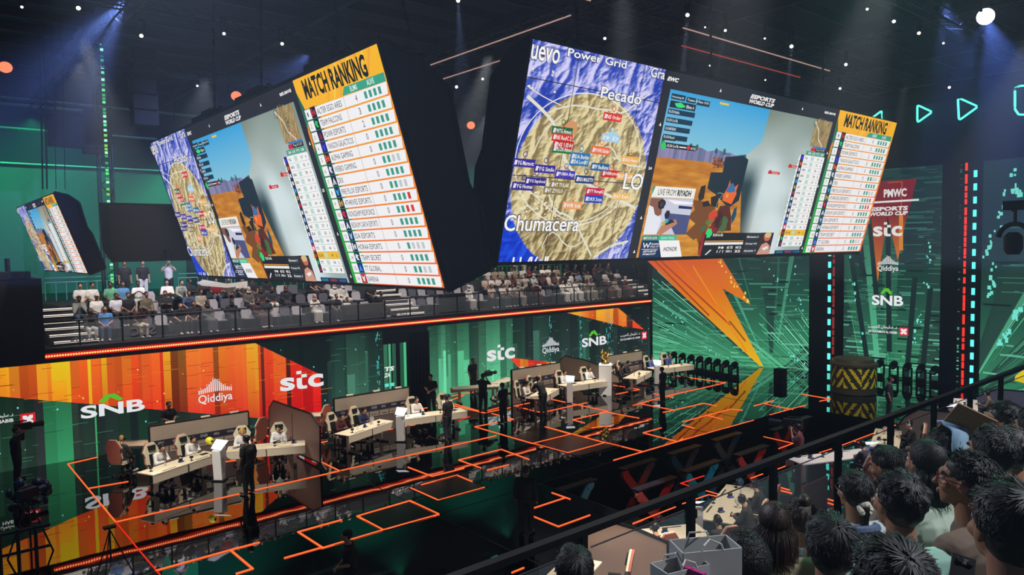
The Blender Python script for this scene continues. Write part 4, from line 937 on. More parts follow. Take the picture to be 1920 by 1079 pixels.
tr = [('front roof truss along the stage with a thin light line', (11, 13.8, 14.2), (34, 13.8, 14.2), [(2.1, 3.5, M_TL), (7.5, 16.6, M_TL)]),
      ('second roof truss just behind the front one', (11, 15.05, 14.2), (34, 15.05, 14.2), [(9.1, 16.7, M_TLr)]),
      ('roof truss crossing above the gap between the screens', (14.95, 10, 14.2), (14.95, 28, 14.2), [(5.0, 12.9, M_TL)]),
      ('roof truss crossing beside the widest screen', (16.55, 10, 14.2), (16.55, 28, 14.2), [(9.5, 14.1, M_TL)]),
      ('roof truss over the far team desks', (2, 22.6, 14.4), (38, 22.6, 14.4), []), ('roof truss over the audience of the far stand', (-4, 30, 14.4), (38, 30, 14.4), []),
      ('roof truss nearest the camera', (8, 9.0, 14.4), (38, 9.0, 14.4), []), ('roof truss above the stage pillars', (36, 4, 13.9), (36, 30, 13.9), []), ('roof truss above the leftmost screen', (5.5, 14, 14.6), (5.5, 42, 14.6), []),
      ('roof truss crossing over the right of the stage', (27, 6, 14.8), (27, 30, 14.8), [])]
for lb, a, c, segs in tr:
    t = truss(lb, a, c); d = (Vector(c) - Vector(a)).normalized()
    for s0, s1, mt in segs: q = MB(); q.bar(d * s0 + Vector((0, 0, -.2)), d * s1 + Vector((0, 0, -.2)), .035, .03, mt); q.build('light_line', t)
# purlins of the roof
q = MB()
for i in range(26): q.box((18, -6 + i * 2.0, 16.2), (56, .12, .35), M_TR)
for i in range(9): q.box((-6 + i * 6, 19, 15.9), (.2, 52, .5), M_TR)
struct(q.build('trim_9'))
# moving head lamps: body, yoke, glowing lens
M_LENS = emat('warm_white_lens', (255, 246, 226), 3.0); M_LENSO = emat('orange_lens', (255, 120, 80), 1.8); M_HOTL = emat('bright_white_lens', (245, 248, 255), 30.0, True); M_TEALL = emat('teal_lens', (90, 230, 220), 2.2)
def lamp(label, p, aim, r=.09, lens=M_LENS, body=True, group=None, name='spotlight'):
    p = Vector(p); d = (Vector(aim) - p).normalized(); t = thing(name, label, 'spotlight', p, 0, group)
    M = d.to_track_quat('-Z', 'Y').to_matrix()
    q = MB(); V = []
    prof = [(r * 1.05, 0), (r * 1.25, .05), (r * 1.25, .2), (r * .9, .36), (r * .4, .4)]
    q.lathe(prof, M_BLACK, 12); q.v = [tuple(M @ Vector(v)) for v in q.v]; q.build('lamp_housing', t)
    q = MB(); n = 14; q.add([M @ Vector((r * math.cos(2 * math.pi * i / n), r * math.sin(2 * math.pi * i / n), -.012)) for i in range(n)], [tuple(range(n))[::-1]], lens); q.build('lens', t)
    q = MB(); q.box((-r * 1.6, 0, .25), (.03, .06, .4), M_BLACK); q.box((r * 1.6, 0, .25), (.03, .06, .4), M_BLACK); q.box((0, 0, .47), (r * 3.4, .1, .06), M_BLACK); q.build('yoke', t)
    return t
tg = Vector((20, 20, 0))
spots = [((1289, 28), 14, .11, 'spotlight at the top with a pale beam above the widest screen'), ((1360, 57), 14, .08, 'spotlight right of the beam over the blue sky picture'), ((1484, 87), 14, .12, 'spotlight with a strong pale beam behind the world cup mark'),
         ((1586, 121), 14, .11, 'spotlight with a slanting beam left of the neon triangles'), ((1676, 40), 14, .1, 'small oval spotlight at the upper right'), ((1723, 62), 14, .1, 'oval spotlight just left of the brightest lamp'),
         ((1626, 17), 14, .07, 'faint spotlight near the top edge right of centre'), ((1769, 81), 14, .07, 'faint spotlight right of the oval ones'), ((1575, 166), 14, .10, 'spotlight low above the right end of the widest screen'), ((1780, 164), 14, .11, 'yellowish spotlight above the largest neon triangle'),
         ((1434, 72), 14, .06, 'tiny spotlight with a long slanting beam'), ((1435, 150), 14, .06, 'tiny spotlight just above the world cup mark'), ((1331, 123), 14, .06, 'tiny spotlight above the widest screen near its arrow'), ((1322, 51), 14, .05, 'smallest spotlight near the top middle'),
         ((1134, 72), 14, .09, 'spotlight right above the map screen'), ((856, 163), 14, .12, 'brighter spotlight in the gap between the giant screens'), ((905, 148), 14, .09, 'dimmer spotlight in the gap between the giant screens'), ((859, 1), 14, .1, 'spotlight cut by the top edge above the gap'),
         ((147, 15), 14, .11, 'spotlight at the upper left near the roof'), ((265, 67), 14, .11, 'spotlight above the green light tower'), ((420, 63), 14, .09, 'spotlight left of the chains'), ((529, 82), 14, .1, 'spotlight beside the hoist chain at left'),
         ((41, 13), 14, .07, 'yellow spotlight in the top left corner'), ((370, 161), 14, .08, 'tilted spotlight above the small screen area'), ((625, 98), 14, .07, 'small spotlight just above the ranking header')]
for p, z, r, lb in spots:
    q = onz(p, z); r *= .5; lamp(lb, q, q + Vector((-1.5, -2.5, -8)) * 1.0 if False else q + (EYE - q) * .55 + Vector((0, 0, -4.5)), r)
q = onz((1848, 31), 13.2); lamp('brightest white spotlight flaring at the upper right', q, EYE + Vector((3, 0, 0)), .2, M_HOTL)
for p, y, lb in (((10, 126), 38, 'orange lamp at the left edge near the roof'), ((443, 180), 38, 'orange lamp left of the lifting bracket'), ((883, 235), 38, 'orange lamp in the gap between the screens')):
    q = ony(p, y); lamp(lb, q, EYE + Vector((0, 0, -22)), .26, M_LENSO)
for p, y, w, lb in (((98, 133), 43.5, 1.4, 'teal strip lamp on the upper left wall'), ((281, 156), 43.5, .6, 'short teal strip lamp right of the light tower'), ((914, 237), 43.5, .6, 'teal strip lamp behind the gap between the screens')):
    q = ony(p, y); t = thing('wall_lamp', lb, 'lamp', q); m = MB(); m.box((0, 0, .2), (w * 1.1, .5, .3), M_BLACK); m.build('lamp_housing', t); m = MB(); m.box((0, -.1, 0), (w, .3, .08), M_TEALL); m.build('lamp_lens', t)
# hanging speaker column, box and cables at upper left
q = MB(); 
for k in range(5): q.box((0, -.02 * k, -k * .62), (.9, .7, .56), M_BLACK)
tag(q.build('speaker_column', loc=ony((265, 105), 32)), 'dark hanging speaker column right of the green light tower', 'speaker')
q = MB(); q.box((0, 0, 0), (2.0, .6, 1.3), M_BLACK); q.box((.6, -.2, -.8), (.8, .3, .2), M_BLACK); q.tube([(-.7, 0, .6), (-.7, 0, 6)], .02, M_BLACK, 4); q.tube([(.7, 0, .6), (.7, 0, 6)], .02, M_BLACK, 4)
tag(q.build('hanging_box', loc=ony((142, 248), 36)), 'dark hanging box between the cables at left', 'box')
for i, x in enumerate((70, 78, 95, 112)):
    a = ony((x, 40), 33); e = ony((x + 10, 355), 33); q = MB(); q.tube([a, a.lerp(e, .3) + Vector((.05, 0, 0)), e], .03 if i < 2 else .015, M_CHAIN, 5); tag(q.build('hanging_cable'), ('thick black cable hanging at the upper left', 'second thick black cable hanging beside the first', 'thin black cable right of the thick ones', 'thinnest rightmost black cable of the upper left')[i], 'cable')
q = MB(); q.tube([ony((325, 130), 40), ony((326, 255), 40)], .03, M_CHAIN, 5); tag(q.build('hanging_cable'), 'thin vertical cable above the left giant screen', 'cable')
# moving head on the stand right edge
p = EYE + ray((1903, 420)) * 16; t = thing('moving_head_lamp', 'black moving head lamp hanging at the right edge of the photo', 'moving head lamp', p)
q = MB(); q.box((0, 0, .33), (.34, .3, .16), M_BLACK); q.tube([(0, 0, .25), (0, 0, -.05)], .03, M_STEEL, 8); q.build('base_box', t)
q = MB(); q.tube([(.1 * math.cos(a) - .02, .28 * math.cos(a), -.28 + .28 * math.sin(a)) for a in [R(v) for v in range(10, 175, 12)]], .045, M_BLACK, 8); q.build('yoke', t)
q = MB(); q.lathe([(.10, -.2), (.15, -.1), (.15, .12), (.08, .2)], M_BLACK, 16, (0, .02, -.35)); q.build('head', t)
q = MB(); q.tube([(-.5, -.1, .22), (.1, 0, .26)], .02, M_STEEL, 6); q.build('clamp_arm', t)
# rows of lamps on the floor before the back wall
M_GLINT = mat('lamp_glass', (160, 220, 200), .1, .6)
def floorlamp(label, x, y, s=1.0, group=None):
    t = thing('floor_lamp_head', label, 'stage lamp', (x, y, 0), 0, group)
    q = MB(); q.box((0, 0, .10 * s), (.32 * s, .36 * s, .2 * s), M_BLACK); q.build('base_box', t)
    for e in (-1, 1): q = MB(); q.box((0, e * .19 * s, .42 * s), (.14 * s, .05 * s, .5 * s), M_BLACK); q.build('yoke_arm', t)
    q = MB(); q.tube([(-.22 * s, 0, .62 * s), (0, 0, .72 * s), (.16 * s, 0, .8 * s)], [.14 * s, .19 * s, .14 * s], M_BLACK, 12); q.build('lamp_head', t)
    q = MB(); q.tube([(-.24 * s, 0, .66 * s), (-.25 * s, 0, .665 * s)], .11 * s, M_GLINT, 12); q.build('lens', t)
nm = ('first', 'second', 'third', 'fourth', 'fifth', 'sixth', 'seventh', 'eighth')
for i in range(8):
    q = onz((1263 + i * 16.3, 689 + i * 3.1), 0); floorlamp(nm[i] + ' from the left of the dark stage lamps before the green wall', q.x, q.y, 1.05)
for i in range(5):
    q = onz((1650 + i * 25.6, 708 + i * 3.6 ), 0); floorlamp(nm[i] + ' from the left of the stage lamps beside the yellow crate', q.x, q.y, 1.1)
q = onz((1463, 718), 0); m = MB(); m.box((0, 0, .38), (.5, .5, .76), M_BLACK); m.box((-.26, 0, .4), (.02, .42, .6), mat('grille', (30, 30, 32), .8)); tag(m.build('stage_monitor', loc=q), 'small black box on the green reflecting floor', 'speaker')
# hazard striped container
t = thing('striped_container', 'rounded crate with yellow and black hazard stripes on the stage', 'crate', onz((1600, 736), 0)); M_HY = mat('hazard_yellow', (226, 206, 20), .5); M_HK = mat('hazard_dark', (44, 42, 30), .6)
M_YE = mat('crate_dark_band', (58, 56, 40), .5)
q = MB(); n = 96; r = 1.05
for k in range(n):
    a0, a1 = 2 * math.pi * k / n, 2 * math.pi * (k + 1) / n
    for j in range(26):
        z0, z1 = .35 + j * .04, .35 + (j + 1) * .04; ph = k / 12; up = int(ph) % 2 == 0; s = (ph * 2 + (1.7 if up else -1.7) * j / 26) % 1
        q.add([(r * math.cos(a0), r * math.sin(a0), z0), (r * math.cos(a1), r * math.sin(a1), z0), (r * math.cos(a1), r * math.sin(a1), z1), (r * math.cos(a0), r * math.sin(a0), z1)], [(0, 1, 2, 3)], M_HY if s < .42 else M_HK)
q.build('striped_body', t)
q = MB(); q.lathe([(1.0, 0), (1.04, .05), (1.04, .35), (.98, .36)], M_YE, 32); q.build('base_band', t)
q = MB(); q.lathe([(1.1, 1.39), (1.1, 1.5), (.95, 1.56), (.9, 1.72), (.5, 1.78), (.0, 1.8)], M_YE, 32); q.build('lid', t)
q = MB()
for k in range(8): a = 2 * math.pi * (k + .5) / 8; q.poly = None; q.add([(1.07 * math.cos(a - .1), 1.07 * math.sin(a - .1), .7), (1.07 * math.cos(a + .1), 1.07 * math.sin(a + .1), .7), (1.07 * math.cos(a), 1.07 * math.sin(a), .95)], [(0, 1, 2)], M_HK)
q.build('warning_triangle', t)
# ================================================================== people
def remesh(mb, voxel, smooth=4, name='m', disp=None):
    o = mb.build(name); md = o.modifiers.new('r', 'REMESH'); md.mode = 'VOXEL'; md.voxel_size = voxel; md.use_smooth_shade = True
    if disp:
        tx = bpy.data.textures.new('t', 'CLOUDS'); tx.noise_scale = disp[1]; tx.noise_depth = 1
        dd = o.modifiers.new('d', 'DISPLACE'); dd.texture = tx; dd.strength = disp[0]; dd.mid_level = .5
    sm = o.modifiers.new('s', 'SMOOTH'); sm.iterations = smooth; sm.factor = .5
    dg = bpy.context.evaluated_depsgraph_get(); me = bpy.data.meshes.new_from_object(o.evaluated_get(dg))
    bpy.data.objects.remove(o); me.name = name
    me.polygons.foreach_set('use_smooth', [True] * len(me.polygons)); me.materials.clear(); me.materials.append(None)
    return me
M_TMP = mat('base_grey', (128, 128, 128))
class Caps(MB):
    def cap(s, a, ra, b, rb, n=10):
        a, b = Vector(a), Vector(b); d = b - a; L = d.length
        if L < 1e-5: return s.ell(a, (ra,) * 3)
        d.normalize(); P = []; r = []
        for t in (85, 60, 30): P.append(a - d * ra * math.sin(R(t))); r.append(ra * math.cos(R(t)))
        P.append(a); r.append(ra); P.append(b); r.append(rb)
        for t in (30, 60, 85): P.append(b + d * rb * math.sin(R(t))); r.append(rb * math.cos(R(t)))
        s.tube2(P, r, d, n); return s
    def tube2(s, P, rs, d, n):
        a = d.cross(Vector((0, 0, 1)))
        if a.length < .1: a = d.cross(Vector((0, 1, 0)))
        a.normalize(); b = d.cross(a); V = []; F = []
        for p, r in zip(P, rs):
            for k in range(n): t = 2 * math.pi * k / n; V.append(p + (a * math.cos(t) + b * math.sin(t)) * r)
        for i in range(len(P) - 1):
            for k in range(n): F.append((i * n + k, i * n + (k + 1) % n, (i + 1) * n + (k + 1) % n, (i + 1) * n + k))
        F.append(tuple(range(n))[::-1]); F.append(tuple((len(P) - 1) * n + k for k in range(n))); s.add(V, F, M_TMP)
    def ell(s, c, r, rot=None, n=14, m=9, mt=None):
        c = Vector(c); V = [Vector((0, 0, -r[2]))]; F = []
        for i in range(1, m):
            t = math.pi * i / m - math.pi / 2
            for k in range(n): a = 2 * math.pi * k / n; V.append(Vector((r[0] * math.cos(t) * math.cos(a), r[1] * math.cos(t) * math.sin(a), r[2] * math.sin(t))))
        V.append(Vector((0, 0, r[2]))); 
        for k in range(n): F.append((0, 1 + (k + 1) % n, 1 + k)); F.append((len(V) - 1, 1 + (m - 2) * n + k, 1 + (m - 2) * n + (k + 1) % n))
        for i in range(m - 2):
            for k in range(n): F.append((1 + i * n + k, 1 + i * n + (k + 1) % n, 1 + (i + 1) * n + (k + 1) % n, 1 + (i + 1) * n + k))
        if rot is not None: V = [rot @ v for v in V]
        s.add([v + c for v in V], F, mt or M_TMP); return s
def V3(*a): return Vector(a)
def mir(v): return Vector((-v[0], v[1], v[2]))
def skel(kind, arm='lap', lean=0.0, turn=0.0, nod=0.0):
    J = {}; sit = kind == 'sit'
    hz = .52 if sit else .93
    J['hip'] = V3(0, 0, hz)
    def T(p):   # lean about the hip
        p = Vector(p); d = p - J['hip']; d.rotate(Matrix.Rotation(-lean, 3, 'X')); return J['hip'] + d
    J['waist'] = T((0, -.01, hz + .17)); J['chest'] = T((0, -.015, hz + .36)); J['neck'] = T((0, .0, hz + .55)); J['neck2'] = T((0, .02, hz + .62))
    J['head'] = J['neck2'] + Matrix.Rotation(-nod, 3, 'X') @ V3(0, .018, .105); J['hrot'] = Matrix.Rotation(turn, 3, 'Z') @ Matrix.Rotation(-nod, 3, 'X')
    for s, S in ((1, 'r'), (-1, 'l')):
        J['sh' + S] = T((s * .175, -.015, hz + .47))
        if sit: J['hp' + S] = V3(s * .095, .02, .51); J['kn' + S] = V3(s * .125, .46, .50); J['an' + S] = V3(s * .12, .44, .09)
        else: J['hp' + S] = V3(s * .09, 0, .90); J['kn' + S] = V3(s * .105, .02, .49); J['an' + S] = V3(s * .115, -.02, .085)
        J['to' + S] = J['an' + S] + V3(s * .02, .17, -.045)
    hz0 = hz
    A = {'lap': (V3(.24, .03, hz0 + .22), V3(.10, .27, hz0 + .12)), 'knee': (V3(.25, .10, hz0 + .22), V3(.13, .38, hz0 + .07)), 'cross': (V3(.24, .08, hz0 + .22), V3(-.06, .20, hz0 + .26)),
         'side': (V3(.24, -.03, hz0 + .20), V3(.24, .04, hz0 - .06)), 'phone': (V3(.23, .13, hz0 + .24), V3(.07, .30, hz0 + .36)), 'desk': (V3(.25, .14, hz0 + .21), V3(.07, .36, hz0 + .26)),
         'camera': (V3(.27, .10, hz0 + .36), V3(.08, .17, hz0 + .62)), 'clasp': (V3(.25, .02, hz0 + .22), V3(.05, .20, hz0 + .10)), 'hips': (V3(.33, -.06, hz0 + .26), V3(.19, .04, hz0 + .08)),
         'chin': (V3(.22, .26, hz0 + .16), V3(.05, .20, hz0 + .42)), 'bend': (V3(.25, .22, hz0 + .20), V3(.14, .48, hz0 + .24))}[arm]
    for s, S in ((1, 'r'), (-1, 'l')):
        e, w = A; q = V3(s, 1, 1)
        J['el' + S] = V3(e.x * s, e.y, e.z); J['wr' + S] = V3(w.x * s, w.y + (.03 if arm == 'cross' and s < 0 else 0), w.z + (.03 if arm == 'cross' and s < 0 else 0))
        if lean: J['el' + S] += (J['sh' + S] - V3(s * .175, -.015, hz + .47)) * .6
        if lean and arm in ('side',): J['wr' + S] += (J['sh' + S] - V3(s * .175, -.015, hz + .47)) * .4
    return J
def headcaps(C, J, fine):
    H = J['head']; Q = J['hrot']; e = lambda c, r: C.ell(H + Q @ Vector(c), r, Q, 20 if fine else 12, 14 if fine else 8)
    e((0, -.012, .022), (.076, .096, .092)); e((0, .022, -.02), (.064, .072, .085)); e((0, .042, -.068), (.046, .046, .044)); e((0, .062, -.098), (.022, .02, .018))
    C.cap(H + Q @ V3(0, .088, .005), .010, H + Q @ V3(0, .108, -.030), .014, 8); e((0, .080, -.062), (.026, .016, .009)); e((0, .082, .026), (.055, .016, .012))
    for s in (-1, 1): e((s * .077, -.005, -.012), (.010, .020, .031)); e((s * .040, .060, -.03), (.024, .024, .022))
    C.cap(J['neck'] - V3(0, .0, .02), .062, J['head'] - V3(0, .01, .05), .052, 14)
def bodycaps(J, kind, fine):
    C = Caps(); g = .0
    C.ell(J['hip'] + V3(0, -.01, .03), (.155, .115, .12)); C.cap(J['hip'], .125, J['waist'], .118); C.cap(J['waist'], .118, J['chest'], .13)
    for s in (-1, 1):
        C.cap(J['waist'] + V3(s * .05, 0, 0), .095, J['chest'] + V3(s * .065, 0, .02), .108)
    C.cap(J['shr'], .062, J['shl'], .062); C.cap(J['chest'], .12, J['neck'] - V3(0, 0, .05), .07)
    for S in 'rl':
        C.cap(J['sh' + S], .060, J['el' + S], .043); C.cap(J['el' + S], .043, J['wr' + S], .028)
        C.cap(J['hp' + S], .092, J['kn' + S], .060); C.cap(J['kn' + S], .060, J['an' + S], .040); C.cap(J['an' + S], .042, J['to' + S], .032)
        d = (J['wr' + S] - J['el' + S]).normalized(); C.cap(J['wr' + S] + d * .02, .027, J['wr' + S] + d * .075, .032)
    headcaps(C, J, fine); return C
def addhands(me_v, J, S, curl):
    """five fingers from the palm, as short jointed tubes"""
    C = Caps(); s = 1 if S == 'r' else -1
    d = (J['wr' + S] - J['el' + S]).normalized(); side = d.cross(V3(0, 0, 1)); side = side.normalized() if side.length > .05 else V3(1, 0, 0)
    up = side.cross(d).normalized(); p = J['wr' + S] + d * .09
    for i, (o, L) in enumerate(((-.026, .070), (-.009, .078), (.009, .074), (.026, .058))):
        a = p + side * o; d1 = (d - up * curl * .5).normalized(); d2 = (d - up * curl * 1.3).normalized()
        C.tube([a, a + d1 * L * .5, a + d1 * L * .5 + d2 * L * .5], [.0095, .009, .007], M_TMP, 6)
    inner = -side * s if (side.x * s) > 0 else side * s
    a = J['wr' + S] + d * .035 + inner * .028; C.tube([a, a + (d * .6 + inner * .8) * .032, a + (d * 1.1 + inner * .75) * .052], [.012, .010, .008], M_TMP, 6)
    return C
def skirtcaps(C, J, g):
    k = (J['knr'] + J['knl']) / 2; a = (J['anr'] + J['anl']) / 2
    for x in (-.12, -.04, .04, .12): C.cap(J['hip'] + V3(x * .8, .02, -.0), .11 + g, k + V3(x, 0, 0), .085 + g); C.cap(k + V3(x, 0, 0), .085 + g, a + V3(x * 1.1, 0, .02), .07 + g)
def cloth(J, kind, part, g=.014, vox=.02, nm='shirt'):
    C = Caps()
    if part in ('tee', 'long', 'robe', 'jacket'):
        if part == 'jacket': g += .012
        C.ell(J['hip'] + V3(0, -.01, .05), (.155 + g, .12 + g, .10)); C.cap(J['hip'] + V3(0, 0, .03), .125 + g, J['waist'], .118 + g); C.cap(J['waist'], .118 + g, J['chest'], .13 + g)
        for s in (-1, 1): C.cap(J['hip'] + V3(s * .05, 0, .03), .10 + g, J['chest'] + V3(s * .065, 0, .02), .108 + g)
        C.cap(J['shr'], .062 + g, J['shl'], .062 + g); C.cap(J['chest'], .12 + g, J['neck'] - V3(0, 0, .055), .072 + g)
        for S in 'rl':
            if part == 'tee': C.cap(J['sh' + S], .062 + g, J['sh' + S].lerp(J['el' + S], .72), .052 + g)
            else: C.cap(J['sh' + S], .060 + g, J['el' + S], .046 + g); C.cap(J['el' + S], .046 + g, J['el' + S].lerp(J['wr' + S], .93), .034 + g)
        if part == 'robe': skirtcaps(C, J, g)
    elif part in ('pants', 'shorts'):
        C.ell(J['hip'] + V3(0, -.01, .0), (.155 + g, .118 + g, .12)); 
        for S in 'rl':
            C.cap(J['hip'].lerp(J['hp' + S], .7), .105 + g, J['hp' + S], .095 + g)
            if part == 'pants': C.cap(J['hp' + S], .094 + g, J['kn' + S], .064 + g); C.cap(J['kn' + S], .064 + g, J['an' + S] + V3(0, 0, .03), .048 + g)
            else: C.cap(J['hp' + S], .094 + g, J['kn' + S] - V3(0, .03, 0), .07 + g)
    elif part == 'shoes':
        for S in 'rl': C.cap(J['an' + S] + V3(0, -.02, -.03), .048, J['to' + S], .040)
    return remesh(C, vox, 3, nm)
def haircaps(J, style, g=0):
    C = Caps(); H = J['head']; Q = J['hrot']; e = lambda c, r: C.ell(H + Q @ Vector(c), r, Q)
    if style in ('short', 'long', 'bun', 'tail'):
        e((0, -.022, .036), (.084 + g, .100 + g, .090 + g)); e((0, -.045, -.005), (.078 + g, .068 + g, .078 + g))
        if style == 'long': e((0, -.06, -.09), (.088, .062, .13)); e((0, -.075, -.18), (.085, .05, .13))
        if style == 'bun': e((0, -.05, .14), (.045, .045, .045))
        if style == 'tail': C.cap(H + Q @ V3(0, -.11, -.06), .028, H + Q @ V3(0, -.125, -.22), .018)
    elif style == 'cap': e((0, -.012, .050), (.086, .104, .078)); C.cap(H + Q @ V3(-.03, .09, .055), .016, H + Q @ V3(-.03, .15, .045), .010); C.cap(H + Q @ V3(.03, .09, .055), .016, H + Q @ V3(.03, .15, .045), .010); C.cap(H + Q @ V3(0, .09, .055), .018, H + Q @ V3(0, .16, .045), .012); e((0, -.05, -.01), (.074, .060, .06))
    elif style == 'scarf':
        e((0, -.022, .030), (.094, .108, .102)); e((0, -.03, -.06), (.098, .085, .09)); e((0, .0, -.14), (.12, .10, .06)); C.cap(H + Q @ V3(0, -.06, -.1), .085, H + Q @ V3(0, -.10, -.28), .10)
    elif style == 'headset':
        e((0, -.022, .036), (.084, .100, .090)); e((0, -.045, -.005), (.078, .068, .078))
    return C
POSE = {}
def pose(key, kind, arm, lean, turn=0.0, nod=0.0, vox=.022, wear=('tee', 'long', 'robe', 'pants', 'shoes'), hair=('short',), curl=.6, fine=False):
    J = skel(kind, arm, lean, turn, nod); P = {'J': J}
    body = remesh(bodycaps(J, kind, fine), vox, 3, 'body')
    # hands appended
    bm = bmesh.new(); bm.from_mesh(body)
    for S in 'rl':
        c = addhands(None, J, S, curl); o = len(bm.verts); vs = [bm.verts.new(v) for v in c.v]
        for f in c.f: bm.faces.new([vs[i] for i in f]).smooth = True
    bm.to_mesh(body); bm.free(); P['body'] = body
    for w in wear: P[w] = cloth(J, kind, w, vox=vox, nm='shirt' if w in ('tee', 'long', 'robe') else w)
    for h in hair: P['h_' + h] = remesh(haircaps(J, h), min(vox, .016), 3, 'hair')
    POSE[key] = P
ALLH = ('short', 'long', 'cap', 'scarf')
pose('sit_lap', 'sit', 'lap', .02, hair=ALLH); pose('sit_cross', 'sit', 'cross', -.02, hair=('short', 'cap', 'scarf', 'long')); pose('sit_lean', 'sit', 'knee', .35, nod=-.3, hair=ALLH)
pose('sit_phone', 'sit', 'phone', .05, hair=ALLH); pose('sit_chin', 'sit', 'chin', .3, nod=-.2, turn=.3, hair=ALLH)
pose('game', 'sit', 'desk', .22, nod=.35, hair=('short', 'headset')); pose('game_up', 'sit', 'desk', .08, nod=.1, hair=('short', 'headset'))
pose('stand', 'stand', 'side', 0, wear=('tee', 'long', 'pants', 'shoes', 'robe'), hair=('short', 'cap', 'scarf', 'long')); pose('stand_clasp', 'stand', 'clasp', .03, wear=('tee', 'long', 'pants', 'shoes'), hair=('short', 'cap'))
pose('stand_cam', 'stand', 'camera', 0, wear=('tee', 'pants', 'shoes', 'long'), hair=('short', 'cap')); pose('stand_bend', 'stand', 'bend', .45, nod=-.1, wear=('tee', 'long', 'pants', 'shoes'), hair=('short', 'cap'))
def cmat(c, rough=.8): return mat('cloth_' + c, c, rough, nz=.12, scale=14)
SKIN = {'a': mat('skin_light', (196, 150, 122), .55, nz=.08, scale=20), 'b': mat('skin_tan', (160, 112, 84), .55, nz=.08, scale=20), 'c': mat('skin_brown', (110, 74, 54), .55, nz=.08, scale=20)}
M_HAIR = mat('black_hair', (9, 8, 8), .55, nz=.3, scale=60); M_HAIRB = mat('brown_hair', (46, 28, 22), .5, nz=.3, scale=60); M_BLOND = mat('blond_hair', (190, 150, 80), .45, nz=.3, scale=60)
def part(nm, me, parent, m):
    o = bpy.data.objects.new(nm, me); COL.objects.link(o); o.parent = parent
    o.material_slots[0].link = 'OBJECT'; o.material_slots[0].material = m; return o
def person(label, loc, rz, key='sit_lap', top='tee', tc='e8e8e8', pc='2a2a30', hair='short', hm=None, skin='b', group=None, sc=1.0, shoe='d8d8d8', robe=False):
    P = POSE[key]; b = bpy.data.objects.new('person', P['body']); COL.objects.link(b); b.location = loc; b.rotation_euler = (0, 0, rz); b.scale = (sc,) * 3
    b.material_slots[0].link = 'OBJECT'; b.material_slots[0].material = SKIN[skin]; tag(b, label, 'person', group)
    part('robe' if top == 'robe' else 'shirt', P[top], b, cmat(tc))
    if top != 'robe': part('trousers', P['pants'], b, cmat(pc))
    part('shoes', P['shoes'], b, cmat(shoe))
    if hair: part({'cap': 'cap', 'scarf': 'headscarf'}.get(hair, 'hair'), P['h_' + hair], b, hm or (cmat('2a2a2e') if hair in ('cap', 'scarf') else M_HAIR))
    return b
def lanyard(p, c='d8d8c0'):
    J = POSE['stand']['J']; q = MB(); z = p['_z'] if False else 0
    return q
ORD = ['first', 'second', 'third', 'fourth', 'fifth', 'sixth', 'seventh', 'eighth', 'ninth', 'tenth', 'eleventh', 'twelfth', 'thirteenth', 'fourteenth', 'fifteenth', 'sixteenth', 'seventeenth', 'eighteenth', 'nineteenth', 'twentieth', 'twenty-first', 'twenty-second', 'twenty-third', 'twenty-fourth', 'twenty-fifth', 'twenty-sixth', 'twenty-seventh', 'twenty-eighth', 'twenty-ninth', 'thirtieth']
def rowy(k): return 31.75 + .85 * k
def rowz(k): return 4.12 + .43 * k
FACE = math.pi
taken = {0: [], 1: [], 2: []}
def aud(px, k, label, key='sit_lap', hidex=0, **kw):
    y = rowy(k); x = ony((px, 560), y).x; z = rowz(k)
    if key.startswith('sit'): taken[k].append(x)
    return person(label, (x, y, z), FACE + kw.pop('yaw', random.uniform(-.25, .35)), key, group=kw.pop('group', 'spectators in the far stand'), skin=kw.pop('skin', random.choice('abbc')), sc=kw.pop('sc', .98), **kw)
A_ = aud
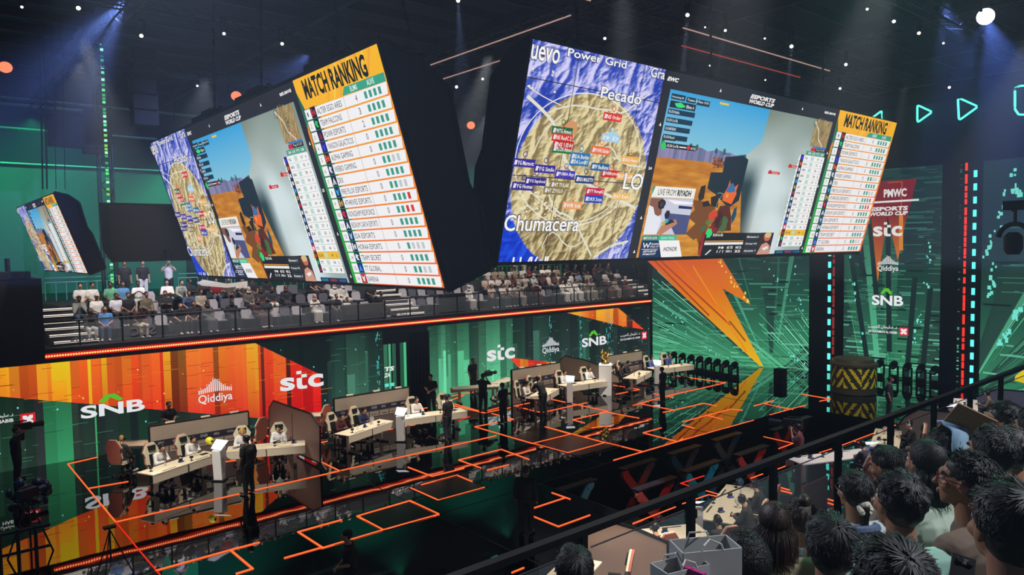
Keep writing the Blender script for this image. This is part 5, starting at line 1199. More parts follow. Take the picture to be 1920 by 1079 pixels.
# left block, top to bottom
for a in [
 (236, 3, 'person standing in black tee with a pale lanyard behind the back row', 'stand', dict(tc='16181a', pc='1a1c20')), (270, 3, 'person standing in black tee and white trousers behind the back row', 'stand', dict(tc='15171b', pc='d4d4d0')),
 (318, 3, 'person standing in white shirt and white cap taking a photo', 'stand_cam', dict(tc='dcdcd6', pc='16181c', hair='cap', hm=cmat('e8e8e4'))),
 (151, 2, 'person in white shirt looking down at the left end of the back row', 'sit_lap', dict(tc='e6e4de')), (173, 2, 'person in white shirt sitting second from left in the back row', 'sit_lap', dict(tc='e4e6e0')), (208, 2, 'person in green polo shirt in the back row', 'sit_lap', dict(tc='6ab08c', hair='short')),
 (231, 2, 'person in light blue shirt in the back row', 'sit_lap', dict(tc='5f97c8')), (260, 2, 'person in white tee sitting in front of the person with white trousers', 'sit_phone', dict(tc='f0f0ec', pc='c8c8c4')), (314, 2, 'person in long white sleeves sitting below the standing photographer', 'sit_cross', dict(top='long', tc='ecebe4')),
 (336, 2, 'person in silver grey jacket leaning forward in the back row', 'sit_lean', dict(top='long', tc='a8b0ac')), (357, 2, 'person in black tee with folded arms in the back row', 'sit_cross', dict(tc='1c1c20', pc='3c4456')), (380, 2, 'person in dark tee holding one end of the white banner', 'sit_phone', dict(tc='2a2426')),
 (406, 2, 'person in dark red shirt behind the white banner', 'sit_lap', dict(tc='8c1c2c', pc='4a5a78')), (429, 2, 'person in grey brown shirt behind the white banner', 'sit_lap', dict(tc='5e5450')), (451, 2, 'person in pale pink white shirt at the right end of the white banner', 'sit_lean', dict(tc='e6dcd6')),
 (474, 2, 'person in black in the back row right of the banner', 'sit_lap', dict(tc='1c1c20')), (500, 2, 'person in black abaya in the back row', 'sit_lap', dict(top='robe', tc='15151a', hair='scarf', hm=cmat('141418'))), (580, 2, 'person in black tee leaning sideways in the back row', 'sit_lean', dict(tc='1e1e22', yaw=.7)), (601, 2, 'person in navy shirt sitting in the back row near the white shirts', 'sit_lap', dict(tc='2c3248')),
 (146, 1, 'person in grey jacket and dark cap at the left end of the middle row', 'sit_chin', dict(top='long', tc='7c8078', pc='3c5068', hair='cap')), (180, 1, 'person in white tee and pale cap in the middle row', 'sit_lap', dict(tc='ecebe6', hair='cap', hm=cmat('c8b8a8'))), (217, 1, 'bearded person in white polo shirt in the middle row', 'sit_lap', dict(tc='e2e2ee')),
 (240, 1, 'person in black shirt looking up in the middle row', 'sit_lap', dict(tc='16171c')), (274, 1, 'person in khaki shirt with a white lanyard', 'sit_lap', dict(top='long', tc='6e6450', pc='1c1c20')), (310, 1, 'person in padded black jacket in the middle row', 'sit_cross', dict(top='long', tc='17181c', pc='17181c')),
 (351, 1, 'person in denim shirt leaning over in the middle row', 'sit_lean', dict(tc='46587a', pc='3c4c6c')), (376, 1, 'person in beige overshirt and white tee in the middle row', 'sit_lap', dict(top='long', tc='a89c8a')), (466, 1, 'person in patterned headscarf in the middle row', 'sit_lap', dict(top='long', tc='5c5650', hair='scarf', hm=cmat('b8a8a0'))),
 (489, 1, 'person in black headscarf smiling in the middle row', 'sit_lap', dict(top='robe', tc='2a2224', hair='scarf')), (510, 1, 'person in black jacket and white trousers in the middle row', 'sit_lap', dict(top='long', tc='22222a', pc='d8d4cc', hair='scarf', hm=cmat('18181c'))), (536, 1, 'person in brown headscarf and black coat in the middle row', 'sit_lap', dict(top='robe', tc='1a191c', hair='scarf', hm=cmat('5a3830'))),
 (627, 1, 'person in white robe just right of the empty light seats', 'sit_lap', dict(top='robe', tc='d4d0ca', hair='scarf', hm=cmat('d8d0cc'))), (643, 1, 'second person in white robe beside the table', 'sit_lap', dict(top='robe', tc='c8c4be', hair='scarf', hm=cmat('d8d0cc'))), (696, 1, 'person in black tee with lanyard sitting behind the brown table', 'sit_lap', dict(tc='1a1a1c')),
 (164, 0, 'person in black suit jacket with white shirt in the front row', 'sit_chin', dict(top='long', tc='17161a', pc='d0ccc8')), (196, 0, 'person in bright blue blouse and jeans in the front row', 'sit_lap', dict(tc='5c92d4', pc='44587c', hair='long', hm=M_HAIRB)), (256, 0, 'person in dark red shirt and cream trousers in the front row', 'sit_lean', dict(tc='3c1a1e', pc='d8ccb4')),
 (333, 0, 'person in black polo and black trousers left of the similar one', 'sit_lean', dict(tc='15161a', pc='15161a')), (362, 0, 'person in black polo with white sneakers in the front row', 'sit_lap', dict(tc='17181c', pc='17181c')), (388, 0, 'person in grey floral dress in the front row', 'sit_lap', dict(top='robe', tc='5c5c5e', hair='scarf', hm=cmat('38383c'))),
 (434, 0, 'person in black abaya in the front row between empty seats', 'sit_lap', dict(top='robe', tc='1c1a1e', hair='scarf')), (482, 0, 'person in purple brown dress in the front row', 'sit_lap', dict(top='robe', tc='4c3438', hair='scarf', hm=cmat('3c2c2e'))), (499, 0, 'person in dark jersey and shorts with crossed legs in the front row', 'sit_lap', dict(tc='262a38', pc='3c3a3c')),
 (589, 0, 'person in long white robe sitting alone in the front row', 'sit_phone', dict(top='robe', tc='d8d4cc', hair='scarf', hm=cmat('c09890'))), (627, 0, 'person in dark grey clothes left of the brown table', 'sit_lean', dict(tc='34363e', pc='34363c')), (650, 0, 'small person in white shirt beside the brown table', 'sit_lap', dict(tc='e0dcd4', sc=.8)), (707, 0, 'person in black bending forward at the right end of the brown table', 'sit_lean', dict(tc='1c1c22', pc='1c1c22', yaw=.8)),
 (878, 0, 'person in white robe and white headscarf at the left end of the middle crowd', 'sit_lap', dict(top='robe', tc='dcd8d0', hair='scarf', hm=cmat('e8e4dc'))),
 (1121, 0, 'person in black standing behind the railing of the middle crowd', 'stand', dict(tc='121316', pc='121316')), (1192, 2, 'dark clothed person standing at the right end of the far stand', 'stand', dict(tc='1a1c22', pc='1a1c22')),
 (966, 3, 'person standing in pale trousers behind the middle crowd', 'stand', dict(tc='c8c4bc', pc='d0ccc4')), (982, 3, 'second person standing in white behind the middle crowd', 'stand', dict(tc='dcd8d0', pc='d8d4cc'))]:
    A_(a[0], a[1], a[2], a[3], **a[4])
# middle crowd
def crowd(k, xs, nm):
    for i, (px, col, *r) in enumerate(xs):
        st = r[0] if r else 'tee'; cn = {'w': ('white', ['dcd8d0', 'e4e0da', 'd0ccc6']), 'd': ('black', ['1a1a1e', '202026']), 'r': ('dark red', ['5c1c20', '742024']), 'b': ('pale blue', ['7c98b4']), 'g': ('beige', ['a89a88', 'b4a898']), 'm': ('maroon', ['54262a']), 'R': ('red brown', ['6c3830'])}[col]
        wear_ = {'tee': 'shirt', 'long': 'jacket', 'robe': 'robe'}[st]
        A_(px, k, '%s spectator from left in %s of the middle crowd, %s %s' % (ORD[i], nm, cn[0], wear_), random.choice(('sit_lap', 'sit_cross', 'sit_lean', 'sit_phone', 'sit_lap')), tc=random.choice(cn[1]), top=st,
           pc=random.choice(('2a2a30', '3c4048', 'c8c0b0', '24242a')), hair='scarf' if (st == 'robe' and i % 2) else random.choice(('short', 'short', 'cap' if i % 3 == 0 else 'short')), hm=cmat('d8d0cc') if st == 'robe' and i % 2 and col != 'd' else None)
crowd(0, [(921, 'g'), (942, 'w'), (957, 'w'), (971, 'g', 'robe'), (991, 'd'), (1005, 'r', 'robe'), (1053, 'w', 'robe'), (1066, 'w', 'robe'), (1079, 'w', 'robe'), (1098, 'g'), (1108, 'g', 'robe'), (1135, 'R', 'robe'), (1152, 'g', 'robe'), (1172, 'R', 'robe')], 'front row')
crowd(1, [(909, 'g'), (922, 'w'), (935, 'w'), (948, 'w'), (961, 'm'), (973, 'g'), (985, 'w'), (1000, 'w', 'robe'), (1017, 'm'), (1028, 'w'), (1040, 'm'), (1055, 'd', 'long'), (1071, 'w'), (1084, 'b'), (1101, 'g'), (1117, 'd'), (1134, 'w'), (1157, 'w')], 'middle row')
crowd(2, [(914, 'w'), (928, 'g'), (941, 'g'), (953, 'w'), (966, 'g'), (980, 'w'), (992, 'r'), (1004, 'd'), (1016, 'w'), (1027, 'w'), (1040, 'g'), (1061, 'd'), (1078, 'd'), (1095, 'd'), (1111, 'r'), (1124, 'd'), (1140, 'd')], 'back row')
# banners and table
q = MB(); q.prism([(-1.1, .12), (-.8, .24), (.2, .02), (1.1, .10), (1.1, -.1), (.2, -.16), (-.9, -.02)], lambda u, v, t: Vector((u, t, v)), 0, .02, cmat('dcdad6')); tag(q.build('paper_banner', loc=(ony((418, 543), 33.0).x, 33.0, 6.02)), 'crumpled white banner held across the back row', 'banner')
q = MB(); q.box((0, 0, .72), (2.2, .5, .05), mat('table_brown', (56, 38, 32), .6)); q.box((0, -.22, .36), (2.2, .04, .7), mat('table_brown2', (46, 32, 28), .6)); q.box((-1.05, 0, .35), (.05, .48, .7), M_BLACK); q.box((1.05, 0, .35), (.05, .48, .7), M_BLACK)
tag(q.build('table', loc=(ony((680, 560), 31.2).x, 31.2, 4.12)), 'dark brown table at the front of the far stand by the middle stairs', 'table')
q = MB(); q.box((0, 0, .5), (1.5, .3, .95), M_BLACK); tag(q.build('crowd_barrier', loc=(ony((848, 555), 31.1).x, 31.1, 4.12)), 'black panel at the left end of the middle crowd', 'panel')
# seats
def seat_proto(label, c):
    t = thing('stadium_seat', label, 'seat', (0, 0, 0), 0, 'grey seats of the far stand'); m = mat('seat_' + c, c, .5)
    q = MB(); q.prism([(-.22, .44), (.22, .44), (.24, .70), (.17, .84), (-.17, .84), (-.24, .70)], lambda u, v, t_: Vector((u, -.22 - (v - .44) * .22 + t_, v)), 0, .035, m); q.build('seat_back', t)
    q = MB(); q.prism([(-.23, -.22), (.23, -.22), (.22, .18), (.15, .22), (-.15, .22), (-.22, .18)], lambda u, v, t_: Vector((u, v, .40 + t_ + max(0, v) * .1)), 0, .035, m); q.build('seat_pan', t)
    q = MB(); q.tube([(-.15, -.15, .4), (-.18, -.18, 0)], .015, M_STEEL, 5); q.tube([(.15, -.15, .4), (.18, -.18, 0)], .015, M_STEEL, 5); q.tube([(-.15, .12, .4), (-.18, .16, 0)], .015, M_STEEL, 5); q.tube([(.15, .12, .4), (.18, .16, 0)], .015, M_STEEL, 5); q.build('seat_leg_frame', t)
    return t
pr = {'l': seat_proto('light grey seat', 'a6a4aa'), 'd': seat_proto('dark grey seat', '54545e')}; used = {'l': 0, 'd': 0}
cnt = {}
for k in range(3):
    for (xa, xb, blk) in ((5.9, 17.9, 'left block'), (20.2, 24.3, 'middle block'), (24.6, 36.6, 'right block')):
        x = xa; i = 0; free = []
        while x < xb:
            if x < 36.8:
                near = [t_ for t_ in taken[k] if abs(t_ - x) < .30]
                s = 'l' if i % 2 == 0 else 'd'
                if not near and (blk != 'right block' or k == 0 or i % 3 == 0): free.append((x, s))
            x += .58; i += 1
        for n_, (x, s) in enumerate(free):
            lb = 'empty %s grey seat, %s free from left, %s, %s' % ('light' if s == 'l' else 'dark', ORD[min(n_, 29)], ('front row', 'middle row', 'back row')[k], blk)
            L = (x, rowy(k), rowz(k))
            if not used[s]: pr[s].location = L; pr[s].rotation_euler = (0, 0, FACE); pr[s]['label'] = lb; used[s] = 1
            else: copytree(pr[s], None, L, FACE, lb)
# ================================================================== team areas
M_DESK = mat('desk_cream', (226, 214, 190), .45); M_DESKF = mat('desk_front_white', (206, 196, 178), .5); M_WH = mat('chair_white', (214, 206, 180), .45); M_PK = mat('chair_back_rose', (168, 96, 80), .5); M_BK = mat('chair_black', (22, 21, 22), .5)
M_LECT = mat('lectern_white', (232, 232, 234), .4); M_LTOP = emat('lectern_lit_top', (250, 252, 255), 1.1, True); M_BOARD = mat('board_brushed', (176, 162, 148), .35, .3, nz=.12, scale=2); M_BOARDL = mat('board_lower', (100, 86, 84), .5); M_BTXT = mat('board_print', (150, 150, 156), .5); M_BAND = mat('board_navy_band', (34, 34, 52), .5)
M_PART = mat('frosted_partition', (214, 182, 170), .4, nz=.15, scale=1.2, alpha=.85)
_nt = M_PART.node_tree; _mx = _nt.nodes.new('ShaderNodeMixShader'); _tl = _nt.nodes.new('ShaderNodeBsdfTranslucent'); _tl.inputs[0].default_value = (.8, .7, .62, 1); _mx.inputs[0].default_value = .45
_nt.links.new(_nt.nodes['Principled BSDF'].outputs[0], _mx.inputs[1]); _nt.links.new(_tl.outputs[0], _mx.inputs[2]); _nt.links.new(_mx.outputs[0], _nt.nodes['Material Output'].inputs[0])
def desk(label, c, rz, L=2.55, W=.72, front=-1):
    """front = side of the modesty panel in local y"""
    t = thing('player_desk', label, 'desk', (c[0], c[1], 0), R(rz), 'player desks')
    q = MB(); q.box((0, 0, .735), (L, W, .03), M_DESK); q.build('desk_top', t)
    q = MB(); q.box((0, front * (W / 2 - .02), .60), (L, .03, .25), M_DESKF); q.box((0, front * (W / 2 + .0), .60), (.02, .035, .25), M_STEEL); q.build('front_panel', t)
    for x in (-L / 2 + .35, L / 2 - .35):
        q = MB(); q.box((x, 0, .37), (.12, .08, .70), M_DESKF); q.box((x, 0, .03), (.10, W * .95, .05), M_STEEL); q.build('desk_leg', t)
    q = MB(); 
    for x in (-L / 4, L / 4): q.box((x, front * (W / 2 - .09), .752), (.5, .04, .006), M_BK)
    q.build('cable_slot', t)
    return t
M_PHONE = mat('phone_black', (20, 20, 24), .2); M_CLEAR = mat('clear_plastic', (220, 224, 226), .1, alpha=.35)
SMALL = {}
def small(kind, label, loc, rz=0):
    if kind not in SMALL:
        q = MB(); 
        if kind == 'desk_fan': q.lathe([(.07, 0), (.06, .03), (.02, .05), (.02, .10)], M_DESKF, 10); q.tube([(0, -.04, .18), (0, .03, .18)], [.10, .09], M_CLEAR, 14)
        elif kind == 'webcam': q.lathe([(.05, 0), (.05, .015), (.012, .02), (.012, .09)], M_BK, 8); q.ell = None; q.box((0, 0, .12), (.09, .07, .07), M_BK)
        elif kind == 'phone_stand': q.box((0, 0, .015), (.16, .10, .03), M_PHONE); q.box((0, .02, .07), (.14, .012, .08), M_PHONE); q.box((.0, -.03, .033), (.12, .02, .006), emat('rgb_keys', (90, 110, 240), 1.0))
        elif kind == 'bottle': q.lathe([(.03, 0), (.032, .02), (.032, .14), (.013, .17), (.013, .19)], M_CLEAR, 10); q.lathe([(.015, .19), (.015, .205)], mat('bottle_cap', (200, 70, 40), .5), 8)
        elif kind == 'tablet': q.box((0, 0, .008), (.26, .17, .014), M_PHONE)
        o = q.build(kind); tag(o, label, {'desk_fan': 'fan', 'webcam': 'camera', 'phone_stand': 'phone', 'bottle': 'bottle', 'tablet': 'tablet'}[kind], 'small items on the player desks'); SMALL[kind] = o; o.location = loc; o.rotation_euler = (0, 0, rz); return o
    o = SMALL[kind].copy(); COL.objects.link(o); o.location = loc; o.rotation_euler = (0, 0, rz); o['label'] = label; return o
def chair_proto(label):
    t = thing('gaming_chair', label, 'chair', (0, 0, 0), 0, 'gaming chairs')
    out = [(-.20, .50), (.20, .50), (.26, .66), (.24, .86), (.30, 1.02), (.20, 1.20), (.13, 1.30), (-.13, 1.30), (-.20, 1.20), (-.30, 1.02), (-.24, .86), (-.26, .66)]
    fr = lambda u, v, w: Vector((u, -.26 - (v - .5) * .16 + w, v))
    q = MB(); q.prism(out, fr, -.055, 0, M_PK); q.build('back_shell', t)
    q = MB(); q.prism([(u * .99, v) for u, v in out], fr, 0.001, .045, M_WH); q.prism([(-.12, 1.06), (.12, 1.06), (.14, 1.22), (-.14, 1.22)], fr, .045, .09, M_BK); q.prism([(-.11, .52), (.11, .52), (.12, .95), (-.12, .95)], fr, .045, .06, M_BK); q.build('back_pad', t)
    vs, fs = glyphs('TEAM', .02, 1)
    q = MB(); q.prism([(-.24, -.22), (.24, -.22), (.25, .2), (-.25, .2)], lambda u, v, w: Vector((u, v, .42 + w)), 0, .09, M_WH); q.prism([(-.14, -.2), (.14, -.2), (.14, .2), (-.14, .2)], lambda u, v, w: Vector((u, v, .512 + w)), 0, .012, M_BK); q.build('seat', t)
    for s in (-1, 1): q = MB(); q.box((s * .31, 0, .66), (.07, .26, .03), M_BK); q.box((s * .31, 0, .55), (.03, .04, .2), M_BK); q.build('armrest', t)
    q = MB(); q.tube([(0, 0, .12), (0, 0, .42)], .03, M_STEEL, 8)
    for k in range(5): a = 2 * math.pi * k / 5; q.bar((0, 0, .10), (.30 * math.cos(a), .30 * math.sin(a), .07), .05, .035, M_BK)
    q.build('star_base', t)
    for k in range(5): a = 2 * math.pi * k / 5; q = MB(); q.tube([(.30 * math.cos(a) - .015, .30 * math.sin(a), .03), (.30 * math.cos(a) + .015, .30 * math.sin(a), .03)], .03, M_BK, 8); q.build('caster', t)
    return t
CH = [None]
def chair(label, x, y, rz):
    if CH[0] is None: CH[0] = chair_proto(label); c = CH[0]; c.location = (x, y, 0); c.rotation_euler = (0, 0, R(rz)); return c
    return copytree(CH[0], None, (x, y, 0), R(rz), label)
M_HS = mat('headset_black', (18, 18, 20), .35); M_HSG = mat('headset_gold', (210, 170, 60), .4)
def player(lab, x, y, rz, tc='dcdad6', key='game', hm=None, hs=None, skin='a', what='white jersey'):
    """a player in a gaming chair facing rz degrees (0 = along +Y)"""
    chair('gaming chair of the player %s' % lab, x, y, rz)
    p = person(('player in %s %s' % (what, lab) if what else 'player ' + lab), (x + .02 * math.sin(R(rz)), y, .0), R(rz), key, 'long', tc, '1c1c20', 'headset', hm, skin, 'players at the desks')
    J = POSE[key]['J']; H = J['head']; Q = J['hrot']; q = MB(); m_ = hs or M_HS
    q.tube([H + Q @ Vector((.088 * math.cos(a), -.01, .02 + .112 * math.sin(a))) for a in [R(v) for v in range(0, 181, 20)]], .012, m_, 6)
    for s in (-1, 1): q.tube([H + Q @ Vector((s * .078, -.005, -.01)), H + Q @ Vector((s * .105, -.005, -.01))], .042, m_, 10)
    q.tube([H + Q @ Vector((-.09, .01, -.03)), H + Q @ Vector((-.06, .10, -.07))], .006, m_, 5); q.build('headset', p)
    J = POSE[key]['J']; q = MB(); w = (J['wrr'] + J['wrl']) / 2 + V3(0, .10, .01); q.box(w, (.16, .012, .08), M_PHONE); q.build('phone', p)
    return p
def lectern(label, x, y, rz=45, h=1.12, top=True):
    t = thing('lectern', label, 'lectern', (x, y, 0), R(rz), 'lit white lecterns')
    q = MB(); q.prism([(-.12, .04), (.11, .04), (.19, h * .8), (.19, h), (-.19, h * .9), (-.16, h * .5)], lambda u, v, w: Vector((u, w, v)), -.14, .14, M_LECT); fixnormals(q.build('body', t))
    q = MB(); q.box((0, 0, .02), (.34, .42, .04), M_STEEL); q.build('foot_plate', t)
    q = MB(); q.prism([(-.24, -.20), (.20, -.24), (.26, .20), (-.16, .18)], lambda u, v, w: Vector((u, v, h + .04 + u * .45 + w)), 0, .02, M_LTOP); q.build('lit_top', t)
    q = MB()
    for i in range(5): q.box((-.08 + i * .04, -.144, .5), (.012, .006, .5), mat('lectern_groove', (150, 150, 155), .4))
    q.build('groove_panel', t); return t
def board(label, x0, x1, y, z1=1.62, dy=0.0):
    t = thing('divider_board', label, 'divider', ((x0 + x1) / 2, y, 0), math.atan2(dy, x1 - x0)); w = (x1 - x0) / 2
    q = MB(); q.box((0, 0, z1 - .25), (2 * w, .08, .5), M_BOARD); q.build('upper_panel', t)
    q = MB(); q.box((0, 0, (z1 - .5) / 2), (2 * w, .07, z1 - .5), M_BOARDL); q.build('lower_panel', t)
    q = MB(); q.box((0, -.045, z1 - .60), (2 * w * .98, .012, .20), M_BAND)
    x = -w + .25; i = 0
    while x < w - .3:
        s = ('stc', 'Qiddiya', 'stc', 'SNB')[i % 4]; vs, fs = glyphs(s, .03, 1); q.add([(x + u * (.26 if s != 'stc' else .2), -.054, z1 - .65 + v * .11) for u, v in vs], fs, M_BTXT)
        q.box((x + .12, -.045, z1 - .86), (.40, .012, .20), M_BOARD); vs, fs = glyphs('HONOR' if i % 2 else 'TEAM', .02, 1); q.add([(x + u * .24, -.054, z1 - .90 + v * .05) for u, v in vs], fs, M_BAND); x += .46; i += 1
    q.build('sponsor_strip', t); q = MB()
    for s in (-1, 1): q.box((s * w, 0, z1 / 2), (.05, .1, z1), M_STEEL)
    q.build('end_post', t)
    q = MB(); q.box((0, 0, z1 + .02), (2 * w, .1, .04), M_STEEL)
    for s in (-.6, .1, .7): q.box((s * w, 0, z1 + .06), (.3, .08, .05), M_DESK)
    q.build('top_trim', t)
    return t
def partition(label, x, pts, seams=(0.5,)):
    """frosted side wall in the plane x; pts are pixels of its outline"""
    P = [onx(p, x) for p in pts]; y0 = min(p.y for p in P); y1 = max(p.y for p in P); t = thing('frosted_partition', label, 'partition', (x, (y0 + y1) / 2, 0)); o0 = t.location
    q = MB(); q.prism([(p.y, max(.02, p.z)) for p in P], lambda u, v, w: Vector((w, u - o0.y, v)), -.02, .02, M_PART); fixnormals(q.build('frosted_panel', t))
    q = MB()
    for a, b_ in zip(P, P[1:] + P[:1]):
        q.bar((0, a.y - o0.y, max(.02, a.z)), (0, b_.y - o0.y, max(.02, b_.z)), .05, .05, M_STEEL)
    q.build('edge_rail', t)
    zt = max(p.z for p in P)
    for s in seams: q = MB(); yy = y0 + (y1 - y0) * s - o0.y; q.box((0, yy, zt * .45), (.05, .03, zt * .8), M_STEEL); q.build('seam_post', t)
    return t
# ---- far side, first area
desk('long left desk of the leftmost team area, its end nearest the camera', (6.72, 24.62), 25); desk('right desk of the leftmost team area behind the man in black', (9.55, 24.62), -24); desk('small desk behind the divider of the leftmost team area', (6.35, 28.2), -35, 1.6, .7, 1)
board('brushed grey divider with sponsor marks in the leftmost team area', 6.30, 9.65, 26.55); lectern('lit white lectern with a yellow helmet in the leftmost team area', 7.83, 24.3)
player('at the leftmost end of the first long desk', 6.25, 25.3, 205, 'e0dedc', skin='a'); player('second from left at the first long desk', 7.35, 25.75, 205, 'e4e2e0'); player('with gold headset behind the man in black', 9.05, 25.55, 160, 'e2e2e4', hs=M_HSG, hm=M_BLOND); player('at the right end of the first team area', 10.2, 25.15, 155, 'e4e4e6')
player('with blond hair at the small desk, seen from behind', 5.55, 27.1, -50, '2c2a2c', 'game_up', M_BLOND, what='')
chair('empty rose backed gaming chair right of the first divider', 10.05, 26.95, 20)
partition('first tall frosted partition right of the leftmost team area', 10.95, [(601, 869), (600, 800), (583, 776), (547, 764), (513, 752), (505, 766), (506, 846)])
# ---- second
desk('left desk of the second team area', (13.35, 24.62), 20); desk('right desk of the second team area running behind the standing woman', (16.5, 24.75), -12, 2.8); board('brushed grey divider with sponsor marks in the second team area', 12.95, 16.4, 26.35); lectern('lit white lectern in the second team area', 14.75, 24.35)
player('in dark red at the left of the second team area', 12.55, 25.25, 200, '4a1c20', what=''); player('in navy looking at a phone in the second team area', 13.7, 25.6, 200, '24284c', what=''); player('in white and orange right of the second lectern', 16.25, 25.6, 178, 'e6dcd8', 'game_up'); 
player('behind the standing woman in black', 17.6, 25.35, 170, 'd8d4d0'); desk('small desk at the left behind the second divider', (12.5, 28.3), -35, 1.6, .7, 1); chair('empty rose backed gaming chair behind the left desk of the second team area', 12.75, 27.3, 30)
# ---- third
desk('left desk of the third team area', (22.5, 24.65), 27); desk('right desk of the third team area', (25.75, 25.15), -8, 2.8); board('brushed grey divider with sponsor marks in the third team area', 22.2, 25.4, 26.5); lectern('lit white lectern in the third team area left of the trophy', 24.35, 24.75)
player('in white at the left of the third team area', 21.9, 25.3, 205, 'dedad6'); player('with gold headset in the third team area', 23.2, 25.9, 205, 'dcd8d4', hs=M_HSG, hm=M_BLOND); player('behind the laptop in the third team area', 25.15, 26.0, 180, 'e4e2e0', 'game_up'); player('just left of the trophy pedestal', 26.75, 25.85, 178, 'e4e2e0', 'game_up')
desk('desk behind the camera operators of the third team area', (21.3, 28.1), -20, 2.4, .7, 1); desk('second desk behind the third divider with a fan', (23.2, 28.4), 20, 1.8, .7, 1)
partition('wide frosted partition between the third and farthest team areas', 27.8, [(1163, 719), (1160, 707), (1130, 688), (1096, 675), (1060, 668), (1050, 676), (1052, 712)])
# ---- fourth
desk('left desk of the farthest team area', (29.3, 24.75), 22); desk('right desk of the farthest team area by the stage lamps', (32.6, 25.2), -12, 2.8); board('brushed grey divider with sponsor marks in the farthest team area', 28.3, 31.5, 26.3); lectern('lit white lectern in the farthest team area', 31.0, 24.85)
player('in black bent over at the left of the farthest area', 28.55, 25.4, 205, '26242a', what=''); player('in black sitting second in the farthest area', 29.6, 25.9, 200, '2a2830', what=''); player('in blue left of the farthest lectern top', 31.9, 26.0, 180, '4a5ca0', 'game_up', what=''); player('in blue at the right end of the farthest area', 33.3, 25.9, 172, '3c4c8c', 'game_up', what='')
# yellow helmet on the first lectern
C = Caps(); C.ell((0, 0, .14), (.12, .14, .13)); C.ell((0, .09, .08), (.085, .06, .07)); me = remesh(C, .015, 3, 'yellow_helmet'); o = part('yellow_helmet', me, None, mat('helmet_yellow', (232, 226, 60), .35)); o.location = (7.62, 24.52, 1.16); tag(o, 'yellow helmet standing on the first lectern', 'helmet')
q = MB(); q.tube([(.0, .12, .14), (.0, .152, .14)], .04, M_BK, 12); q.box((0, .13, .07), (.11, .05, .012), M_BK); q.build('visor', o); o.rotation_euler = (0, 0, R(200))
# trophy and pedestal
t = thing('trophy_pedestal', 'tall white pedestal carrying the gold trophy', 'pedestal', (27.05, 24.95, 0), R(40)); q = MB(); q.prism([(-.34, .0), (.22, 0), (.36, .7), (.36, 1.52), (-.34, 1.52)], lambda u, v, w: Vector((u, w, v)), -.3, .3, M_LECT); fixnormals(q.build('body', t)); q = MB(); q.box((0, 0, 1.53), (.72, .62, .03), M_LTOP); q.build('top_plate', t)
M_GOLD = mat('trophy_gold', (220, 180, 90), .25, .9)
t = thing('trophy', 'gold trophy with curved wings on the white pedestal', 'trophy', (27.05, 24.95, 1.55)); q = MB(); q.lathe([(.2, 0), (.2, .06), (.12, .1), (.06, .2)], M_GOLD, 20); q.build('base', t)
for s in (-1, 1): q = MB(); q.tube([(0, 0, .15), (s * .10, 0, .28), (s * .22, .02, .42), (s * .24, 0, .6), (s * .16, 0, .76)], [.05, .07, .08, .06, .02], M_GOLD, 10); q.build('wing', t)
q = MB(); q.lathe([(.05, .3), (.12, .38), (.13, .5), (.08, .6)], M_GOLD, 16); q.build('globe', t)
# things on the far desks
it = [('webcam', 'webcam at the near end of the first long desk', 5.75, 24.2), ('bottle', 'bottle with orange cap on the first long desk', 6.25, 24.55), ('phone_stand', 'phone stand in the middle of the first long desk', 6.75, 24.62), ('webcam', 'webcam in the middle of the first long desk', 7.05, 24.55), ('desk_fan', 'clear desk fan on the first long desk', 7.3, 25.0), ('tablet', 'tablet beside the first lectern', 7.6, 25.05),
      ('tablet', 'tablet on the right desk of the first team area', 8.7, 25.1), ('webcam', 'webcam in front of the player at the right end', 9.75, 24.4), ('desk_fan', 'clear fan on the right desk of the first team area', 10.1, 24.5), ('phone_stand', 'colour lit phone stand at the right end of the first team area', 10.4, 24.3),
      ('webcam', 'webcam at the left end of the second desk', 12.6, 24.2), ('bottle', 'bottle on the second left desk', 12.95, 24.45), ('phone_stand', 'phone stand on the second left desk', 13.35, 24.6), ('desk_fan', 'clear fan on the second left desk', 13.8, 24.9), ('webcam', 'webcam on the second left desk near the lectern', 13.9, 24.55), ('desk_fan', 'clear fan right of the second lectern', 15.5, 25.0), ('phone_stand', 'phone stand right of the second lectern', 16.1, 24.8), ('webcam', 'webcam near the standing woman', 16.8, 24.6), ('tablet', 'tablet at the right end of the second team area', 17.5, 24.6),
      ('webcam', 'webcam on the third left desk', 21.9, 24.25), ('bottle', 'bottle on the third left desk', 22.3, 24.5), ('tablet', 'dark laptop like slab on the third right desk', 25.2, 25.3), ('desk_fan', 'clear fan on the third right desk', 25.8, 25.3), ('webcam', 'webcam on the third right desk', 26.4, 25.05),
      ('bottle', 'bottle on the farthest left desk', 28.8, 24.55), ('phone_stand', 'phone stand on the farthest left desk', 29.5, 24.8), ('webcam', 'webcam on the farthest left desk', 29.0, 24.4), ('desk_fan', 'clear fan on the farthest right desk', 32.9, 25.3), ('webcam', 'webcam on the farthest right desk', 32.3, 25.1), ('phone_stand', 'blue phone stand at the farthest right end', 33.4, 25.05)]
for k, lb, x, y in it: small(k, lb, (x, y, .752), R(20))
